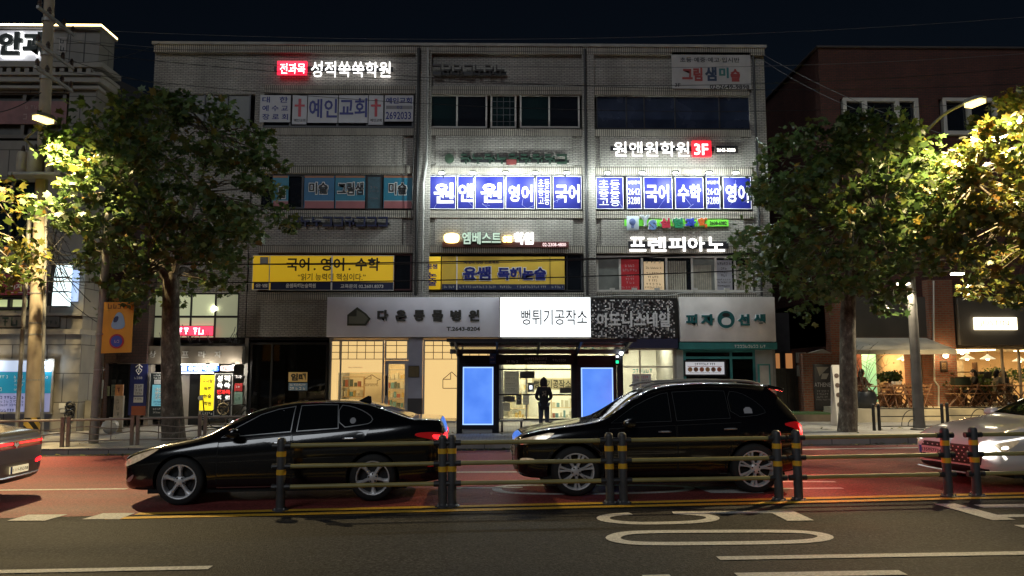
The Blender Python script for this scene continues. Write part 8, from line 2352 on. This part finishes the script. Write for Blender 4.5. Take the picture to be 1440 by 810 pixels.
m_potb = M('clay_pot', (.25, .12, .07), .7, var=.2)
plant('bare branching shrub in a big round dark pot on the terrace corner', 1217, 26.3, 1.7, 'bare', 12, .36, m_potd, m_leafy, 61, spread=.95)
plant('small round green shrub in a clay pot before the brown partition', 1252, 27.9, .35, 'bush', 22, .22, m_potb, m_leafg, 62, z=TFL + .5, spread=.35)
plant('leafy pot plant by the window post right of the brick pier', 1352, 28.6, 1.2, 'palm', 16, .20, m_potb, m_leafg, 63, spread=.45)
plant('arching green plant before the black columns in the cafe', 1372, 28.7, .95, 'palm', 14, .18, m_potd, m_leafg, 64, spread=.5)
plant('tall dark palm plant in front of the slatted shutter', 1423, 30.2, 1.5, 'palm', 18, .22, m_potd, m_leafg, 65, spread=.6)
MBp = MB().box(onY(1252, 560, 27.9).x - .3, onY(1252, 560, 27.9).x + .3, 27.65, 28.15, TFL, TFL + .498)
tag(MBp.build('side_cabinet', m_wood, None, bevel=.01), 'low brown cabinet under the round green shrub in the cafe', 'cabinet')
for px, lb_ in ((1382, 'left of the two tall black columns inside the cafe'), (1391, 'right of the two tall black columns inside the cafe')):
 q = spot(px, 30.4)
 t = thing('speaker_column', lb_, 'speaker', q)
 MB().box(q[0] - .11, q[0] + .11, 30.3, 30.5, TFL + .25, TFL + 1.25).build('cabinet', m_blackplastic, t, bevel=.01)
 MB().box(q[0] - .17, q[0] + .17, 30.25, 30.55, TFL, TFL + .249).build('plinth', m_blackplastic, t)
q = spot(1350, 29.0)
t = thing('counter_shelf', 'dark shelf with boxes behind the pot plant right of the pier', 'shelf', q)
MB().box(q[0] - .1, q[0] + 1.3, 29.9, 30.2, TFL + .75, TFL + .80).box(q[0] - .1, q[0] + 1.3, 29.9, 30.2, TFL + 1.2, TFL + 1.24).box(q[0] - .1, q[0] - .06, 29.9, 30.2, TFL, TFL + 1.6).box(q[0] + 1.26, q[0] + 1.3, 29.9, 30.2, TFL, TFL + 1.6).build('frame', m_wood, t)
mb = MB()
for k in range(9):
 mb.box(q[0] + .02 + k * .13, q[0] + .11 + k * .13, 29.95, 30.1, TFL + .803, TFL + .9 + (k % 3) * .06)
o = mb.build('jars', cc_[k % 3], t); o['kind'] = 'stuff'
for px, Y, lb_ in ((1262, 27.05, 'stack of pale trays and cups on the table before the mint wall'),):
 s_ = spot(px, Y); z = TFL + .745
 t = thing('tray_stack', lb_, 'trays', (s_[0], Y, z))
 MB().box(s_[0] - .2, s_[0] + .18, Y - .14, Y + .14, z, z + .05).build('tray', M('pale_tray', (.55, .42, .28), .6), t, bevel=.008)
 mb = MB()
 for k in range(4): mb.lathe([(.03, z + .051), (.042, z + .15), (.036, z + .15), (.026, z + .06)], 12, 'z', (s_[0] - .14 + k * .095, Y, 0))
 mb.build('cups', M('white_cup', (.7, .66, .6), .4), t, smooth=True)
s_ = spot(1352, 27.9); z = TFL + .745
t = thing('planter_box', 'dark green planter box on the table right of the brick pier', 'box', (s_[0], 27.9, z))
MB().box(s_[0] - .28, s_[0] + .28, 27.75, 28.05, z, z + .28).build('box', M('dark_green_box', (.03, .045, .03), .7, var=.3), t, bevel=.01)
MB().box(s_[0] - .3, s_[0] + .3, 27.73, 28.07, z + .281, z + .31).build('rim', m_wood, t)
q0, q1 = onY(1181, 583, 24.6), onY(1181, 513, 24.6)
fx0, fx1 = onY(1172.5, 560, 24.6).x, onY(1188, 560, 24.6).x
t = thing('standing_board', 'tall white leaning board with dark round pictures just left of the right tree trunk', 'sign', (fx0, 24.6, walk(fx0)))
hb = q1.z - walk(fx0)
mb = MB().box(fx0, fx1 - .02, 0, .03, 0, hb); mb.xf(Matrix.Translation((0, 24.4, walk(fx0) + .01)) @ Matrix.Rotation(R(-7), 4, 'X'))
mb.build('front_panel', M('white_board', (.62, .60, .56), .6), t)
mb = MB().box(fx0, fx1 - .02, 0, .03, 0, hb * .98); mb.xf(Matrix.Translation((0, 24.88, walk(fx0) + .01)) @ Matrix.Rotation(R(6), 4, 'X'))
mb.build('rear_panel', M('white_board', (.62, .60, .56), .6), t)
mb = MB()
for k in range(5):
 mb.lathe([(0, -.012), (.075, -.012), (.075, -.002)], 12, 'y', ((fx0 + fx1) / 2 - .06, 0, hb * (.18 + .16 * k)))
mb.xf(Matrix.Translation((0, 24.4, walk(fx0) + .01)) @ Matrix.Rotation(R(-7), 4, 'X')); mb.build('round_pictures', M('brown_picture', (.08, .05, .04), .6), t)
# ============================================================ bicycle, kick scooter and clutter at the stair entrance
def bicycle(label, x, Y, z, rz):
 t = thing('bicycle', label, 'bicycle', (0, 0, 0))
 for wx in (-.52, .52):
  w_ = MB().tube([(wx + .33 * math.cos(a), 0, .34 + .33 * math.sin(a)) for a in [k * math.pi / 16 for k in range(33)]], .018, 6).build('wheel', m_tyre, t, smooth=True)
  sp_ = MB()
  for k in range(10):
   a = k * math.pi / 5; sp_.tube([(wx, 0, .34), (wx + .31 * math.cos(a), 0, .34 + .31 * math.sin(a))], .003, 3)
  sp_.build('spokes', m_steelgrey, w_)
 fr = MB()
 A, B_, C_, D_, E_ = (-.52, 0, .34), (-.12, 0, .30), (-.22, 0, .78), (.34, 0, .80), (.52, 0, .34)
 for p, q in ((A, B_), (B_, C_), (A, C_), (C_, D_), (B_, D_), (D_, E_)):
  fr.tube([p, q], .018, 7)
 fr.build('frame', M('bike_frame_dark', (.03, .03, .035), .4), t, smooth=True)
 MB().tube([(.34, 0, .80), (.31, 0, .95), (.31, -.24, .98)], .012, 6).tube([(.31, 0, .95), (.31, .24, .98)], .012, 6).build('handlebar', m_steelgrey, t, smooth=True)
 MB().tube([(-.22, 0, .78), (-.25, 0, .90)], .013, 6).build('seat_post', m_steelgrey, t)
 MB().sphere((-.26, 0, .92), .12, 10, 6, (1, .55, .3)).build('saddle', m_black, t, smooth=True)
 MB().lathe([(.08, -.03), (.08, -.022)], 16, 'y', (-.12, 0, .30)).tube([(-.12, -.05, .30), (-.05, -.06, .16)], .01, 5).build('crank', m_steelgrey, t)
 t.location = (x, Y, z); t.rotation_euler = (0, 0, rz)
 return t
bq = onG(328, 606, KERB_H)
bicycle('dark bicycle leaning near the black vertical sign behind the saloon bonnet', onY(330, 590, 26.6).x, 26.6, walk(onY(330, 590, 26.6).x), .15)
sx0 = onY(293, 590, 25.6).x
t = thing('kick_scooter', 'dark kick scooter with a round white lamp before the black doorway', 'scooter', (sx0, 25.6, walk(sx0)))
zz = walk(sx0)
MB().tube([(sx0 - .1, 25.6, zz + .12), (sx0 - .16, 25.6, zz + .7), (sx0 - .22, 25.6, zz + 1.12)], .022, 8).build('stem', m_black, t, smooth=True)
MB().tube([(sx0 - .22, 25.4, zz + 1.14), (sx0 - .22, 25.8, zz + 1.14)], .016, 8).build('handlebar', m_black, t)
MB().sphere((sx0 - .28, 25.6, zz + 1.06), .085, 12, 8).build('lamp', M('scooter_lamp_white', (.7, .7, .72), .3), t, smooth=True)
MB().box(sx0 - .1, sx0 + .62, 25.52, 25.68, zz + .10, zz + .14).build('deck', m_black, t, bevel=.01)
for dx in (-.12, .66):
 MB().lathe([(.03, 25.57), (.10, 25.575), (.10, 25.625), (.03, 25.63)], 18, 'y', (sx0 + dx, 0, zz + .10)).build('wheel', m_tyre, t, smooth=True)
bx0 = onY(168, 590, 25.4).x
t = thing('standing_sign', 'narrow standing sign with an orange head and pale body beside the second pole', 'sign', (bx0, 25.4, walk(bx0)))
a = prect((163, 541, 173, 556), 25.4); b2 = prect((161.5, 556.5, 172, 606), 25.4)
MB().box(a[0], a[2], 25.37, 25.43, b2[3] + .002, a[3]).build('head', M('orange_sign_head', (.45, .20, .08), .6), t)
MB().box(b2[0], b2[2], 25.36, 25.44, walk(bx0) + .01, b2[3]).build('body', M('pale_sign_body', (.36, .32, .27), .7, var=.15), t)
pdash([(165, 545, 171, 552)], 25.368, M('sign_brown_print', (.15, .05, .03), .6), t, 201)
pdash([(164, 562, 169, 567), (164, 571, 169, 576), (164, 580, 169, 585)], 25.358, M('faded_print_grey', (.16, .14, .12), .6), t, 202)
bx1 = onY(155, 600, 24.9).x
t = thing('rubbish_bag', 'pale tied rubbish bag lying by the foot of the standing sign', 'bag', (bx1, 24.9, walk(bx1)))
mb = MB().sphere((0, 0, .22), .26, 14, 10, (1, .8, .85))
rr = random.Random(9)
for i, v in enumerate(mb.v):
 k = 1 + rr.uniform(-.10, .10); mb.v[i] = (bx1 + v[0] * k, 24.9 + v[1] * k, walk(bx1) + max(.0, v[2] * k))
mb.build('sack', M('pale_plastic_sack', (.36, .35, .33), .4, bump=.4, scale=12), t, smooth=True)
MB().tube([(bx1, 24.9, walk(bx1) + .40), (bx1 + .02, 24.9, walk(bx1) + .5)], [.03, .07], 8).build('knot', M('pale_plastic_sack', (.36, .35, .33), .4), t)
t = thing('dark_shopfront', 'unlit dark shopfront between the second pole and the navy sign', 'shopfront', (onY(165, 590, BY).x, BY - .2, walk(-14)))
xa, xb = onY(146, 540, BY - .2).x, onY(184, 540, BY - .2).x
glazing(t, 'glazing', xa, xb, walk(xa), bz(512), BY - .2, m_blackalu, cuts=[(xa + xb) / 2], fw=.06, gm=m_darkglass)
for r, lb_ in (((145.5, 543, 154, 557), 'left pale notice on the dark shopfront glass'), ((157, 541, 166, 557), 'right pale notice on the dark shopfront glass')):
 tt = sign('notice', lb_, 'notice', r, BY - .29, .006, M('notice_pale_green', (.22, .25, .20), .6), group='pale notices on the dark shopfront')
 pdash([(r[0] + 1.5, r[1] + 3, r[2] - 1.5, r[1] + 5), (r[0] + 1.5, r[1] + 8, r[2] - 2, r[1] + 10)], BY - .297, m_brownlet, tt, int(r[0]))
